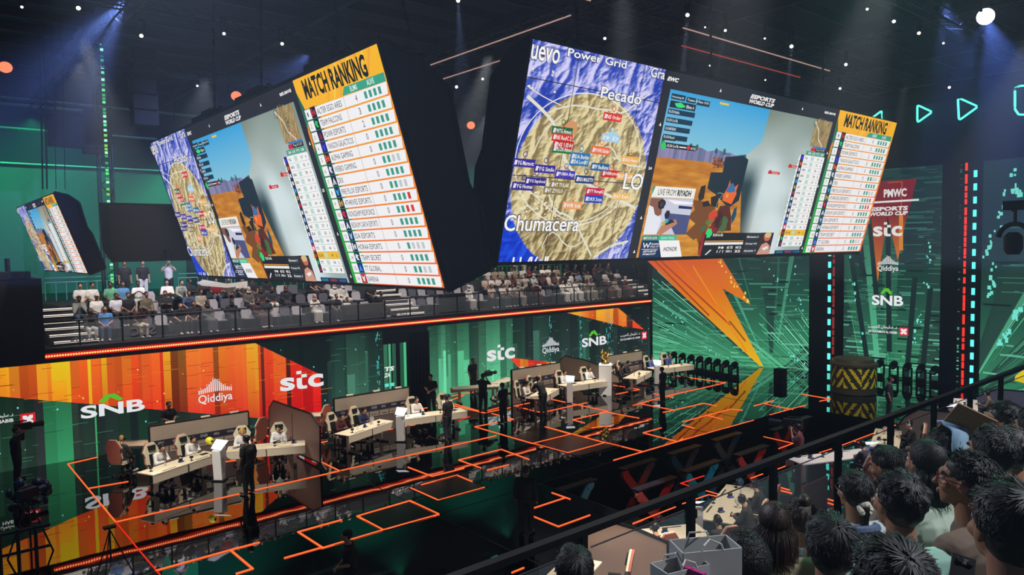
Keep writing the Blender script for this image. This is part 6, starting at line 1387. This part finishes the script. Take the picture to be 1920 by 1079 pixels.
# ---- near side areas (players sit with their backs to us)
desk('near left desk with a white top below the railing', (13.15, 10.75), -27, 2.7, .8, 1); desk('near right desk with webcams below the railing', (16.35, 10.75), 20, 2.9, .85, 1); desk('cream desk in the bottom middle of the photo', (9.9, 10.4), 22, 2.6, .8, 1)
desk('left desk of the second near team area', (22.3, 10.95), -22, 2.9, .8, 1); desk('right desk of the second near team area', (25.6, 10.7), 20, 2.9, .85, 1); desk('desk of the farthest near team area', (33.1, 10.75), 18, 2.9, .85, 1)
for (px, py, lb) in ((1305, 948, 'near white lectern box below the railing'), (1630, 836, 'second near white lectern box beside the desks'), (1790, 764, 'farthest near white lectern box')):
    p = onz((px, py), 1.1); lectern(lb, p.x, p.y, 225)
player('at the near left desk seen through the railing', 12.6, 10.05, -20, '38342e', what='dark jersey', skin='b'); player('right of the near lectern with rose chair back', 13.95, 9.35, -25, '302c2c', what='black jersey'); player('first on the near right desk', 15.7, 9.75, 15, '33302c', what='black jersey'); player('second on the near right desk', 16.9, 10.15, 18, '2c2a2c', what='black jersey')
player('at the left of the second near team area', 22.6, 10.0, -20, '2e2c30', what='black jersey'); player('with white headset at the second near right desk', 26.3, 10.15, 25, '1e1e22', 'game_up', hs=mat('headset_white', (220, 220, 224), .4), what='black jersey'); player('in camouflage at the farthest near desk', 33.8, 10.1, 20, '6c6048', 'game_up', what='patterned jersey')
chair('rose gaming chair at the second near left desk in front of the post', 21.4, 9.7, -10); chair('cream gaming chair beside the bottom middle desk', 10.9, 9.9, 35)
def ppart(label, x, pts, seams=()): return partition(label, x, pts, seams)
ppart('near frosted partition at the bottom of the photo', 11.6, [(1095, 1005), (1149, 979), (1187, 990), (1253, 1018), (1253, 1079), (1240, 1130), (1095, 1130)])
ppart('frosted partition behind the second near team area', 28.8, [(1684, 800), (1695, 783), (1723, 768), (1755, 771), (1850, 779), (1850, 860), (1684, 850)]); ppart('frosted partition at the right end under the railing', 36.2, [(1830, 745), (1870, 730), (1925, 735), (1925, 790), (1830, 790)])
q = MB(); q.box((0, 0, .55), (1.3, .05, 1.1), M_PK); tag(q.build('rose_panel', loc=(18.6, 9.6, 0)), 'small rose coloured panel behind the bun haired woman', 'panel')
it = [('phone_stand', 'colour lit phone stand on the near right desk', 15.6, 10.5), ('phone_stand', 'second colour lit phone stand on the near right desk', 16.7, 10.95), ('desk_fan', 'clear fan on the near right desk', 16.2, 10.4), ('webcam', 'webcam on the near right desk edge', 16.0, 11.0), ('bottle', 'bottle on the near right desk', 17.1, 10.9), ('webcam', 'webcam at the far end of the near right desk', 17.5, 11.3),
      ('webcam', 'webcam on the near left desk', 12.5, 11.2), ('phone_stand', 'tangle of cables and phone on the near left desk', 13.5, 10.6), ('desk_fan', 'clear fan on the bottom middle desk', 9.8, 10.35), ('phone_stand', 'colour lit phone stand on the bottom middle desk', 9.6, 10.0), ('webcam', 'webcam on the bottom middle desk', 10.6, 10.8),
      ('webcam', 'webcam on the second near left desk', 22.0, 11.1), ('desk_fan', 'clear fan on the second near left desk', 22.7, 10.9), ('phone_stand', 'phone stand on the second near left desk', 21.6, 11.3), ('phone_stand', 'phone stand on the second near right desk', 25.3, 10.8), ('desk_fan', 'clear fan on the second near right desk', 26.2, 11.0), ('bottle', 'bottle on the second near right desk', 25.9, 10.4), ('webcam', 'webcam on the second near right desk', 25.0, 10.5), ('phone_stand', 'phone stand on the farthest near desk', 33.2, 10.8), ('bottle', 'bottle on the farthest near desk', 33.7, 10.9)]
for k, lb, x, y in it: small(k, lb, (x, y, .752), R(-20))
# ---- staff standing on the stage; placed by where the top of the head shows
def staff(px, py, label, rz, key='stand', h=1.76, **kw):
    q = onz((px, py), h); q.y = min(q.y, 29.75); kw.setdefault('tc', '121316'); kw.setdefault('pc', '131418'); kw.setdefault('shoe', '2a2a2c'); p_ = person(label, (q.x, q.y, 0), R(rz), key, **kw); p_.scale = (p_.scale[0] * 1.16, p_.scale[1] * 1.16, p_.scale[2] * 1.01); return p_
st1 = staff(303, 748, 'man in black polo standing at the wall behind the first team area', 200, 'stand_clasp'); staff(463, 821, 'large man in black standing in front of the first right desk', 25, sc=1.03, skin='c'); staff(838, 741, 'woman in black with her back to us by the second right desk', 20, hair='cap')
staff(808, 703, 'person in black with folded hands in front of the dark curtain', 120, 'stand_clasp', skin='a'); staff(870, 672, 'man in black tee standing before the green wall', 190, hair='short', sc=1.03); staff(905, 702, 'camera operator in black with a shoulder camera before the third team area', -60, 'stand_cam'); staff(943, 717, 'person in black suit standing beside the camera operator', 10, 'stand_clasp', sc=.97)
staff(1018, 712, 'referee in black with back to us at the third left desk', 5, 'stand_bend', h=1.6); staff(1242, 686, 'referee in black with back to us at the farthest lectern', 10, sc=.95); staff(1668, 708, 'man in black standing right of the striped crate', 200); staff(28, 803, 'camera operator in black at the left edge', -110, 'stand_cam', top='long')
staff(655, 996, 'stagehand in black at the bottom centre of the photo', 60, 'stand_clasp', skin='a'); staff(985, 876, 'bearded man in black with a headset walking on the dark stage', -60, 'stand', skin='b', top='long'); staff(1497, 800, 'camera operator in dark red with a long lens by the railing', 20, 'stand_cam', tc='5c2420', h=1.7)
# cameras
def camera_thing(label, loc, rz, s=1.0, tripod=0):
    t = thing('video_camera', label, 'video camera', loc, R(rz)); q = MB(); q.box((0, 0, 0), (.16 * s, .42 * s, .2 * s), M_BK); q.build('camera_body', t); q = MB(); q.tube([(0, .2 * s, 0), (0, .52 * s, 0)], [.06 * s, .09 * s], M_BK, 12); q.build('lens', t)
    q = MB(); q.box((0, -.05, .15 * s), (.04, .3 * s, .04), M_BK); q.build('handle', t); q = MB(); q.box((-.14 * s, .02, .04), (.10 * s, .06, .08 * s), M_BK); q.build('viewfinder', t)
    if tripod:
        for k in range(3): a = 2 * math.pi * k / 3 + .4; q = MB(); q.tube([(0, 0, -.12), (.55 * math.cos(a), .55 * math.sin(a), -tripod)], .022, M_BK, 6); q.build('tripod_leg', t)
        q = MB(); q.box((0, 0, -.12), (.14, .14, .1), M_BK); q.build('pan_head', t)
    return t
q = onz((905, 702), 1.62); camera_thing('shoulder video camera of the operator before the third team area', q + Vector((.25, -.1, 0)), -80); q = onz((30, 803), 1.6); camera_thing('video camera held by the operator at the left edge', q + Vector((.2, .1, 0)), -80, 1.2)
q = onz((1497, 800), 1.62); camera_thing('large video camera of the operator by the railing', q + Vector((.1, .25, .03)), 20, 1.4)
# broadcast camera on a tripod with cables at the lower left
p = onz((52, 925), 1.5); camera_thing('broadcast camera on a tall tripod at the lower left', p, -60, 1.1, 1.5); p = onz((205, 985), 1.25); t = thing('light_stand', 'thin black tripod stand on the reflecting floor at the left', 'stand', (p.x, p.y, 0))
q = MB(); q.tube([(0, 0, .4), (0, 0, 1.2)], .02, M_BK, 6); q.box((0, 0, 1.2), (.25, .16, .05), M_BK); q.build('mast', t)
for k in range(3): a = 2 * math.pi * k / 3; q = MB(); q.tube([(0, 0, 1.15), (.45 * math.cos(a), .45 * math.sin(a), 0)], .014, M_BK, 5); q.build('stand_leg', t)
C = Caps(); rr = random.Random(2)
for k in range(26): C.ell((rr.uniform(-.45, .45), rr.uniform(-.4, .4), rr.uniform(-.3, .35)), (rr.uniform(.06, .16), rr.uniform(.06, .2), rr.uniform(.05, .16)))
me = remesh(C, .03, 1, 'cable_bundle'); o = part('cable_bundle', me, None, M_BK); p = onz((55, 925), 1.4); o.location = p + Vector((0, .2, -.15)); tag(o, 'dark bundle of gear hung around the broadcast camera at lower left', 'equipment')
q = MB()
for k in range(4): q.tube([(-.6 + .35 * k, 0, 0), (-.6 + .35 * k, 0, 1.1)], .04, M_BK, 6)
q.box((0, 0, .55), (1.5, .05, .06), M_BK); q.box((0, 0, 1.05), (1.5, .05, .06), M_BK); p = onz((25, 1035), .6); tag(q.build('equipment_rack', loc=(p.x, p.y, 0)), 'black tubular rack in the lower left corner', 'rack')

# ================================================================== our own stand: railing, steps, spectators
YR = 3.55
t = thing('stand_railing', 'black handrail with glass panes crossing the lower right of the photo', 'railing', (8, YR, 4.4))
q = MB(); q.bar((-8, 0, 1.1), (8, 0, 1.1), .07, .05, M_RAIL); q.build('handrail', t)
x = -7.1 + .0; xs = [2.35 + 1.25 * k for k in range(-1, 12)]
M_GLASSN = mat('railing_glass', (200, 210, 215), .05, alpha=.06, spec=.5)
for x in xs:
    q = MB(); q.box((x - 8, 0, .55), (.055, .055, 1.1), M_RAIL); o = q.build('post', t)
    for z in (.25, .9): q = MB(); q.box((x - 8 + .045, 0, z), (.05, .03, .07), M_STEEL); q.build('glass_clamp', o)
for a in xs[:-1]:
    q = MB(); q.box((a + .625 - 8, 0, .54), (1.08, .01, .84), M_GLASSN); o = q.build('glass_pane', t)
    q = MB(); q.bar((a + .085 - 8, 0, .962), (a + 1.165 - 8, 0, .962), .012, .006, M_SEAM); q.build('pane_edge', o)
q = MB()
for k in range(5):
    y1 = 3.7 - .85 * k; z = 4.4 + .4 * k; q.box((7, y1 - .425 - (2 if k == 4 else 0), z - .2), (18, .85 + (4 if k == 4 else 0), .4), M_DECK)
struct(q.build('trim_10'))
q = MB(); q.box((7, 1.5, 2.0), (18, 3.9, 4.0), M_BLACK); struct(q.build('trim_11'))
# ---- spectators close to the camera
pose('fg', 'sit', 'lap', .06, 0, -.05, vox=.0075, wear=('tee', 'pants', 'shoes'), hair=(), fine=True)
pose('fg_turn', 'sit', 'lap', .10, .45, -.08, vox=.0075, wear=('tee', 'pants', 'shoes'), hair=(), fine=True)
pose('fg_down', 'sit', 'phone', .30, .2, .25, vox=.0075, wear=('tee', 'pants', 'shoes'), hair=(), fine=True)
M_EYE = mat('eye_white', (210, 205, 198), .3); M_IRIS = mat('iris_dark', (34, 22, 18), .2); M_LIP = mat('lip', (140, 80, 70), .5)
def strands(J, style, n, seed, length=.07):
    """thin tapered locks following the skull"""
    rr = random.Random(seed); V = []; F = []; H = J['head']; Q = J['hrot']; A = Vector((.086, .103, .096)); c0 = Vector((0, -.022, .034))
    for i in range(n):
        th = rr.uniform(0, 2 * math.pi); el = math.asin(rr.uniform(-.62 if style != 'curly' else -.5, 1))
        d = Vector((math.cos(el) * math.cos(th), math.cos(el) * math.sin(th), math.sin(el)))
        front = d.y > .25
        if front and d.z < .42 + .25 * max(0, d.y - .5): continue
        if style != 'long' and d.z < -.35 and style != 'curly': continue
        p = c0 + Vector((d.x * A.x, d.y * A.y, d.z * A.z)); nrm = Vector((d.x / A.x, d.y / A.y, d.z / A.z)).normalized()
        if style == 'curly':
            a = nrm.orthogonal().normalized(); a.rotate(Matrix.Rotation(rr.uniform(0, 6.3), 3, nrm)); b = nrm.cross(a); r = rr.uniform(.007, .014); c = p + nrm * rr.uniform(.0, .016); ax = (nrm + a * rr.uniform(-.8, .8)).normalized(); u = ax.orthogonal().normalized(); v = ax.cross(u)
            pts = [c + (u * math.cos(t) + v * math.sin(t)) * r + ax * t * .002 for t in [k * 1.05 for k in range(6)]]; w = .0035
        else:
            crown = Vector((.015, -.055, .095)).normalized(); flow = (d - crown * d.dot(crown))
            if flow.length < .05: flow = nrm.orthogonal()
            cl = noise.noise_vector(d * 3.2 + Vector((seed, 0, 0))) * (.9 if style != 'long' else .25); flow = (flow.normalized() + cl + Vector((rr.gauss(0, .14), rr.gauss(0, .14), rr.gauss(0, .08))) + (Vector((0, 0, -.7)) if d.z < .3 else Vector((0, 0, 0)))).normalized()
            L = length * rr.uniform(.6, 1.3) * (1 if style == 'long' else max(.3, min(1, .55 + d.z))); tuft = max(0, noise.noise(d * 4.0 + Vector((0, seed, 0))) + .25) * (1 if style != 'long' else .3) * max(.15, min(1, .4 + d.z)); pts = [p + nrm * rr.uniform(-.001, .003)]; q = p.copy(); fl = flow.copy(); steps = 5
            for s in range(steps):
                q = q + fl * L / steps; e = q - c0; m = math.sqrt((e.x / A.x) ** 2 + (e.y / A.y) ** 2 + (e.z / A.z) ** 2); lift = 1.02 + (.04 * rr.uniform(0, 1.4) + .30 * tuft) * s / steps
                if (style != 'long' or q.z > -.03) and m > 0: q = c0 + e * (lift / m)
                else: fl = (fl * .3 + Vector((rr.gauss(0, .03), -.1, -1))).normalized()
                if (q.y > .07 and q.z < .075) or (style != 'long' and q.z < -.062 - .02 * rr.random()): break
                pts.append(q.copy())
            w = rr.uniform(.0022, .0045)
        if len(pts) < 3: continue
        o = len(V); m_ = len(pts)
        for k, pt in enumerate(pts):
            t = (pts[min(k + 1, m_ - 1)] - pts[max(k - 1, 0)]).normalized(); sd = t.cross(pt - c0); sd = sd.normalized() if sd.length > 1e-5 else Vector((1, 0, 0)); ww = w * (1 - .8 * k / (m_ - 1)); up = (pt - c0).normalized() * ww * .5
            V += [H + Q @ (pt - sd * ww), H + Q @ (pt + up), H + Q @ (pt + sd * ww)]
        for k in range(m_ - 1): a = o + 3 * k; F += [(a, a + 1, a + 4, a + 3), (a + 1, a + 2, a + 5, a + 4)]
    return V, F
def fg(label, px, d, rz, key, tc, hair='short', skin='b', hm=None, glasses=None, L=.07, n=4200, sc=1.0, extra=None, pc='22242a', grow=0.0):
    P = POSE[key]; J = P['J']; d *= 1.28; hp = EYE + ray(px) * d; hl = (J['head'] + V3(0, 0, .02)) * sc; hl.rotate(Matrix.Rotation(R(rz), 3, 'Z')); loc = hp - hl
    b = bpy.data.objects.new('person', P['body']); COL.objects.link(b); b.location = loc; b.rotation_euler = (0, 0, R(rz)); b.scale = (sc,) * 3
    b.material_slots[0].link = 'OBJECT'; b.material_slots[0].material = SKIN[skin]; tag(b, label, 'person', 'spectators close to the camera')
    part('shirt', P['tee'], b, cmat(tc)); part('trousers', P['pants'], b, cmat(pc)); part('shoes', P['shoes'], b, cmat('b8b8b8'))
    seed = int(px[0] * 7 + px[1]); hm = hm or M_HAIR
    base = remesh(haircaps(J, {'curly': 'short'}.get(hair, hair), grow), .007, 3, 'hair', disp=((.012, .03) if hair == 'curly' else (.011, .03)))
    V, F = strands(J, hair, n if hair != 'curly' else 3800, seed, L)
    bm = bmesh.new(); bm.from_mesh(base); vs = [bm.verts.new(v) for v in V]
    for f in F:
        fc = bm.faces.new([vs[i] for i in f]); fc.smooth = True
    bm.to_mesh(base); bm.free(); part('hair', base, b, hm)
    H = J['head']; Q = J['hrot']
    for s in (-1, 1):
        C = Caps(); C.ell(H + Q @ V3(s * .031, .073, .004), (.0135,) * 3, Q, mt=M_EYE); C.ell(H + Q @ V3(s * .031, .0815, .004), (.006, .006, .006), Q, mt=M_IRIS); o = C.build('eye', b, True)
        C = Caps(); C.cap(H + Q @ V3(s * .014, .092, .028), .0035, H + Q @ V3(s * .048, .080, .032), .003, 6); o = C.build('eyebrow', b, True); o.data.materials[0] = M_HAIR
    C = Caps(); C.ell(H + Q @ V3(0, .092, -.060), (.022, .007, .0045), Q); C.ell(H + Q @ V3(0, .091, -.068), (.018, .007, .005), Q); o = C.build('lips', b, True); o.data.materials[0] = M_LIP
    if glasses:
        q = MB()
        for s in (-1, 1):
            q.tube([H + Q @ V3(s * .031 + .024 * math.cos(a), .098, .004 + .018 * math.sin(a)) for a in [R(v) for v in range(0, 361, 30)]], .0022, glasses, 5); q.tube([H + Q @ V3(s * .055, .096, .008), H + Q @ V3(s * .080, .05, .008), H + Q @ V3(s * .086, -.02, -.0)], .0028, glasses, 5)
        q.tube([H + Q @ V3(-.008, .1, .006), H + Q @ V3(.008, .1, .006)], .002, glasses, 5); q.build('glasses', b)
    # collar ring of the shirt
    N_ = J['neck'] - V3(0, .0, .022); q = MB(); q.tube([N_ + V3(.068 * math.cos(a), .068 * math.sin(a), .004 * math.sin(a)) for a in [R(v) for v in range(0, 361, 20)]], .008, cmat(tc), 6); q.build('collar', b)
    if extra: extra(b, J)
    # chair behind the spectator
    ch = thing('stand_chair', 'black chair of the ' + label.split(',')[0].split(' and ')[0], 'chair', (loc.x, loc.y, loc.z), R(rz)); q = MB()
    q.prism([(-.22, .46), (.22, .46), (.23, .7), (.17, .82), (-.17, .82), (-.23, .7)], lambda u, v, w: Vector((u, -.20 - (v - .46) * .2 + w, v)), 0, .03, M_BK); q.build('chair_back', ch)
    q = MB(); q.box((0, 0, .415), (.46, .42, .035), M_BK); q.build('chair_seat', ch); q = MB()
    for sx in (-1, 1):
        for sy in (-1, 1): q.tube([(sx * .19, sy * .17, .4), (sx * .21, sy * .2, 0)], .015, M_STEEL, 5)
    q.build('leg_frame', ch)
    return b
M_RED = mat('red_glasses_frame', (150, 40, 30), .3); M_GLK = mat('dark_glasses_frame', (20, 18, 18), .3)
def scrunchie(b, J):
    H = J['head']; Q = J['hrot']; q = MB(); q.tube([H + Q @ V3(.034 * math.cos(a), -.112 + .012 * math.sin(3 * a), -.065 + .03 * math.sin(a)) for a in [R(v) for v in range(0, 361, 20)]], .017, mat('cream_cloth', (222, 214, 196), .8), 8); q.build('scrunchie', b)
    N_ = J['neck']; vs, fs = glyphs('Sing', .06, 3); q = MB(); q.add([N_ + V3(.08 - u * .16, -.150 - .0, -.26 + v * .07) for u, v in vs], fs, mat('print_black', (20, 20, 20), .6)); q.build('shirt_print', b)
    q = MB(); q.tube([N_ + V3(.10 * math.cos(a), -.02 + .085 * math.sin(a), -.035 - .02 * math.sin(a)) for a in [R(v) for v in range(180, 361, 15)]], .028, cmat('5a6a88'), 8); q.build('denim_collar', b)
def towel(b, J):
    H = J['head']; q = MB(); n = 16; V = []
    for i in range(n + 1):
        a = -.3 + i * 2.0 / n
        for w in (-.05, .05): V.append(H + V3(w + .02 + .01 * math.sin(i), -.125 * math.sin(a) - .02, .03 + .135 * math.cos(a) - max(0, i - 9) * .03))
    q.add(V, [(2 * i, 2 * i + 1, 2 * i + 3, 2 * i + 2) for i in range(n)], mat('pale_blue_cloth', (150, 182, 206), .85)); o = q.build('head_cloth', b, True); s = o.modifiers.new('s', 'SOLIDIFY'); s.thickness = .012
def medal(b, J):
    N_ = J['neck']; q = MB(); q.tube([N_ + V3(.08 * math.cos(a), -.01 + .08 * math.sin(a), -.02) for a in [R(v) for v in range(180, 361, 15)]], .014, mat('inner_collar_orange', (170, 110, 70), .8), 8); q.build('inner_collar', b)
    q = MB(); q.tube([N_ + V3(.20, -.10, -.05), N_ + V3(.24, -.07, -.09)], .006, mat('shoulder_line_red', (150, 60, 40), .8), 6); q.build('shoulder_line', b)
AQ = '9cc8b4'
fg('spectator with smooth black hair at the bottom centre', (1076, 1064), 3.0, -38, 'fg', '3a3c40')
fg('spectator with curly black hair left of the long haired woman', (1394, 1050), 2.75, -46, 'fg', '2e2c2e', 'curly', grow=.006, L=.05)
fg('woman with long straight dark brown hair and a cream knit top', (1452, 975), 3.7, -50, 'fg', 'b4ac84', 'long', hm=M_HAIRB, L=.22, n=3200)
fg('woman with a brown hair bun and pale top', (1501, 966), 4.1, -35, 'fg', 'a8b0ac', 'bun', hm=M_HAIRB, sc=.95)
fg('man with glossy black hair in the bottom row of heads', (1556, 1018), 2.55, -52, 'fg', 'b8bcb4', skin='b', sc=1.05)
fg('woman with glasses and a scrunchie ponytail, white shirt with script', (1600, 916), 4.0, -28, 'fg', 'd0d6d4', 'tail', glasses=M_GLK, extra=scrunchie, L=.06)
fg('spectator with head bent forward against the railing', (1660, 868), 4.3, -10, 'fg_down', '8a7c6c')
fg('man with thick short black hair and mint jersey in the middle', (1683, 935), 2.75, -30, 'fg', AQ, extra=medal, skin='b', L=.05)
fg('woman with straight black shoulder length hair and pale grey shirt', (1735, 862), 3.55, -22, 'fg', 'b8c2b0', 'long', L=.16, n=3000)
fg('person with a pale blue cloth over dark hair', (1768, 836), 4.1, -35, 'fg', '1e2024', 'short', extra=towel)
fg('man with red framed glasses and brown shirt', (1808, 893), 2.95, -12, 'fg_turn', '6e5c4c', glasses=M_RED, L=.035, skin='b')
fg('man with short black hair and mint shirt facing left', (1856, 842), 3.3, -18, 'fg', '7fb8a0', L=.045)
fg('person with brown hair half hidden behind the man in mint', (1892, 838), 3.75, -30, 'fg', AQ, hm=M_HAIRB)
fg('man with black hair and white shirt beside the cardboard sheet', (1880, 787), 4.3, -5, 'fg_turn', 'c4c4c0', L=.05)
fg('spectator with large dark head of hair at the right edge', (1886, 975), 1.95, -38, 'fg', '3e6c5c', L=.07, n=4200, grow=.004)
fg('spectator cut by the right edge of the photo', (1938, 800), 3.9, -20, 'fg', '5a6268', L=.05)
fg('nearest spectator, only dark hair rising from the bottom edge', (1672, 1092), 1.62, -50, 'fg', '2c3030', L=.06, n=4200, grow=.004)
# things held or lying in the stand
q = MB(); q.prism([(-.11, -.14), (.11, -.14), (.11, .14), (-.11, .14)], lambda u, v, w: Vector((u, w, v)), 0, .012, mat('cardboard', (150, 112, 76), .8, nz=.3, scale=40)); o = q.build('cardboard_sheet', loc=EYE + ray((1808, 803)) * 5.2); o.rotation_euler = (.5, .45, R(-60)); tag(o, 'brown cardboard sheet held up by the railing', 'cardboard')
M_BAG = mat('paper_bag_white', (176, 174, 172), .7, nz=.1, scale=10)
def bag(label, px, d, s, rz):
    p = EYE + ray(px) * d; t = thing('paper_bag', label, 'bag', p, R(rz)); q = MB(); a, b_, h = .20 * s, .11 * s, .30 * s
    for P in (((-a, -b_), (a, -b_)), ((a, -b_), (a, b_)), ((a, b_), (-a, b_)), ((-a, b_), (-a, -b_))): q.bar((*P[0], 0), (*P[1], 0), .006, h * 1.0, M_BAG)
    q.box((0, 0, -h / 2 + .01), (2 * a, 2 * b_, .01), M_BAG); q.build('bag_body', t); q = MB(); m = mat('bag_handle_cream', (220, 210, 200), .6)
    for y in (-b_, b_): q.tube([(-a * .4, y, h * .45), (-a * .3, y, h * .62), (0, y * .6, h * .68), (a * .3, y, h * .62), (a * .4, y, h * .45)], .004, m, 6)
    q.build('bag_handle', t); return t
bag('white paper bag beside the curly haired spectator', (1322, 1062), 3.3, .62, -30); bag('second white paper bag at the bottom edge', (1275, 1092), 3.2, .5, -15)
q = MB(); q.box((0, 0, 0), (.02, .09, .02), mat('magenta_plastic', (196, 40, 130), .4)); tag(q.build('ribbon_tag', loc=EYE + ray((1303, 1074)) * 3.12), 'magenta ribbon tag on the paper bag', 'tag')
q = MB(); q.box((0, 0, 0), (.07, .14, .01), M_PHONE); q.box((.0, .045, .008), (.04, .022, .008), M_STEEL); q.tube([(0.02, .045, .010), (.02, .045, .016)], .010, M_PHONE, 10); q.tube([(-.01, .045, .010), (-.01, .045, .016)], .010, M_PHONE, 10); o = q.build('smartphone', loc=EYE + ray((1803, 1078)) * 3.0); o.rotation_euler = (.6, .2, R(-70)); tag(o, 'dark smartphone with lenses held up at the bottom right', 'phone')
# ================================================================== light
W = bpy.data.worlds.new('world'); SC.world = W; W.use_nodes = True
W.node_tree.nodes['Background'].inputs[0].default_value = (.03, .055, .10, 1); W.node_tree.nodes['Background'].inputs[1].default_value = 1.0
def spot(p, aim, e, col=(255, 244, 226), ang=30, blend=.6, r=.15):
    l = bpy.data.lights.new('spot', 'SPOT'); l.energy = e; l.color = lin(col); l.spot_size = R(ang); l.spot_blend = blend; l.shadow_soft_size = r
    o = bpy.data.objects.new('spot', l); COL.objects.link(o); o.location = p; o.rotation_euler = (Vector(aim) - Vector(p)).to_track_quat('-Z', 'Y').to_euler(); return o
# team areas
spot((3.6, 19.5, 12.5), (7.6, 25.2, .6), 9000, ang=30); spot((12.2, 27.6, 12.5), (8.6, 25.0, .8), 5000, ang=36)
for x in (14.8, 24.0, 30.6): spot((x, 18.5, 13.6), (x, 25.2, .8), 9000, ang=32); spot((x + 1, 28.6, 12.5), (x, 25.0, .8), 3500, ang=36)
for x in (10.5, 14.8, 23.8, 32): spot((x, 6.0, 13.6), (x, 10.4, .8), 7000, ang=30)
for x in (5, 9, 13, 17, 22, 28, 34): spot((x, 27.8, 13.8), (x, 32.2, 5), 2600, (250, 240, 235), 60)
spot((27.2, 18, 13.5), (27.2, 25, 1.5), 2500, ang=10); spot((30, 12, 13.5), (36.1, 16.7, .8), 5000, ang=14)  # second spot added to brighten the striped crate
for x, y in ((-4, 38), (5, 39), (14, 40), (24, 40), (33, 40)): spot((x, y, 13.5), (x + 1, 44.8, 8), 1500, (60, 255, 180), 110)
for x in (8, 13, 18, 29, 33): spot((x, 35.4, 9.8), (x, 37.8, 5.6), 260, (60, 255, 180), 80)
spot((8.6, 7.5, 12), (11.6, 10.2, 1.2), 9000, ang=16)  # spot added to brighten the near frosted partition
# coloured spots added to brighten the scissor lifts in the pit
for x, y, c in ((18, 14.2, (255, 110, 80)), (20.8, 13.2, (120, 230, 240)), (23.5, 13.4, (255, 120, 90)), (28, 13.4, (255, 120, 90)), (16.4, 13.6, (120, 230, 240))): spot((x, y - .8, 1.2), (x, y + 1.6, -1.2), 110, c, 75)
# our stand
spot((6, -3, 13), (3.2, 1.8, 6), 2500, (235, 240, 250), 60); spot((12, 5, 12.5), (3.4, 1.6, 6.2), 700, (130, 255, 205), 26); spot((2, 12, 13), (3.4, 2.0, 6), 3000, (225, 235, 255), 36)
# beams through the haze
for px, aim, e, an, c in (((1289, 28), (17.6, 14.5, 0), 13000, 7, (235, 225, 255)), ((1484, 87), (25.5, 15.5, 0), 13000, 7, (235, 225, 255)), ((1586, 121), (29.5, 16, 0), 10000, 6, (235, 225, 255)), ((1360, 57), (17.8, 15, 0), 4500, 8, (220, 215, 255)),
                          ((1434, 72), (24, 12, 3), 4000, 4, (220, 215, 255)), ((856, 163), (15.5, 25, 0), 6000, 6, (235, 230, 255)), ((859, 1), (15.2, 20, 4), 6000, 14, (200, 210, 255)), ((1322, 51), (16, 16, 2), 900, 5, (220, 215, 255)), ((1676, 40), (25, 13, 0), 1200, 6, (220, 215, 255))):
    p = onz(px, 13.9); spot(p, aim, e, c, an, .4, .05)
p = onz((1848, 31), 13.1); spot(p, p + Vector((1.5, -1.5, -6)), 9000, (120, 150, 255), 50, .5, .05); spot(p, p + Vector((.5, 2.5, -6)), 3500, (120, 150, 255), 24, .5, .05)
for px, aim, e, an in (((235, 2), (3.0, 24, 11), 15000, 56), ((575, 2), (9.5, 34, 10), 7000, 46), ((1770, 2), (30, 9, 8), 9000, 50)): p = onz(px, 15); p.z = 13.4 if px[0] == 575 else p.z; spot(p, aim, e, (140, 165, 255), an, .8, .1)
hz = MB(); hz.box((15.4, 18, 11.4), (43, 53, 9.4), None or mat('haze'))
vm = MATS['haze']; nt = vm.node_tree; nt.nodes.remove(nt.nodes['Principled BSDF']); vs_ = nt.nodes.new('ShaderNodeVolumeScatter'); vs_.inputs['Density'].default_value = .006; vs_.inputs['Color'].default_value = (.62, .76, 1, 1); vs_.inputs['Anisotropy'].default_value = .3; nt.links.new(vs_.outputs[0], nt.nodes['Material Output'].inputs['Volume'])
hz_o = hz.build('haze'); tag(hz_o, 'thin theatrical haze under the roof', 'haze', kind='stuff'); SC.cycles.volume_bounces = 0
V_ = SC.view_settings; V_.view_transform = 'Standard'; V_.look = 'None'; V_.gamma = 1; V_.exposure = 0; V_.use_curve_mapping = False
SC.cycles.max_bounces = 6; SC.cycles.glossy_bounces = 3; SC.cycles.diffuse_bounces = 2; SC.cycles.transparent_max_bounces = 8; SC.cycles.transmission_bounces = 3
SC.cycles.sample_clamp_indirect = 4; SC.cycles.use_denoising = True
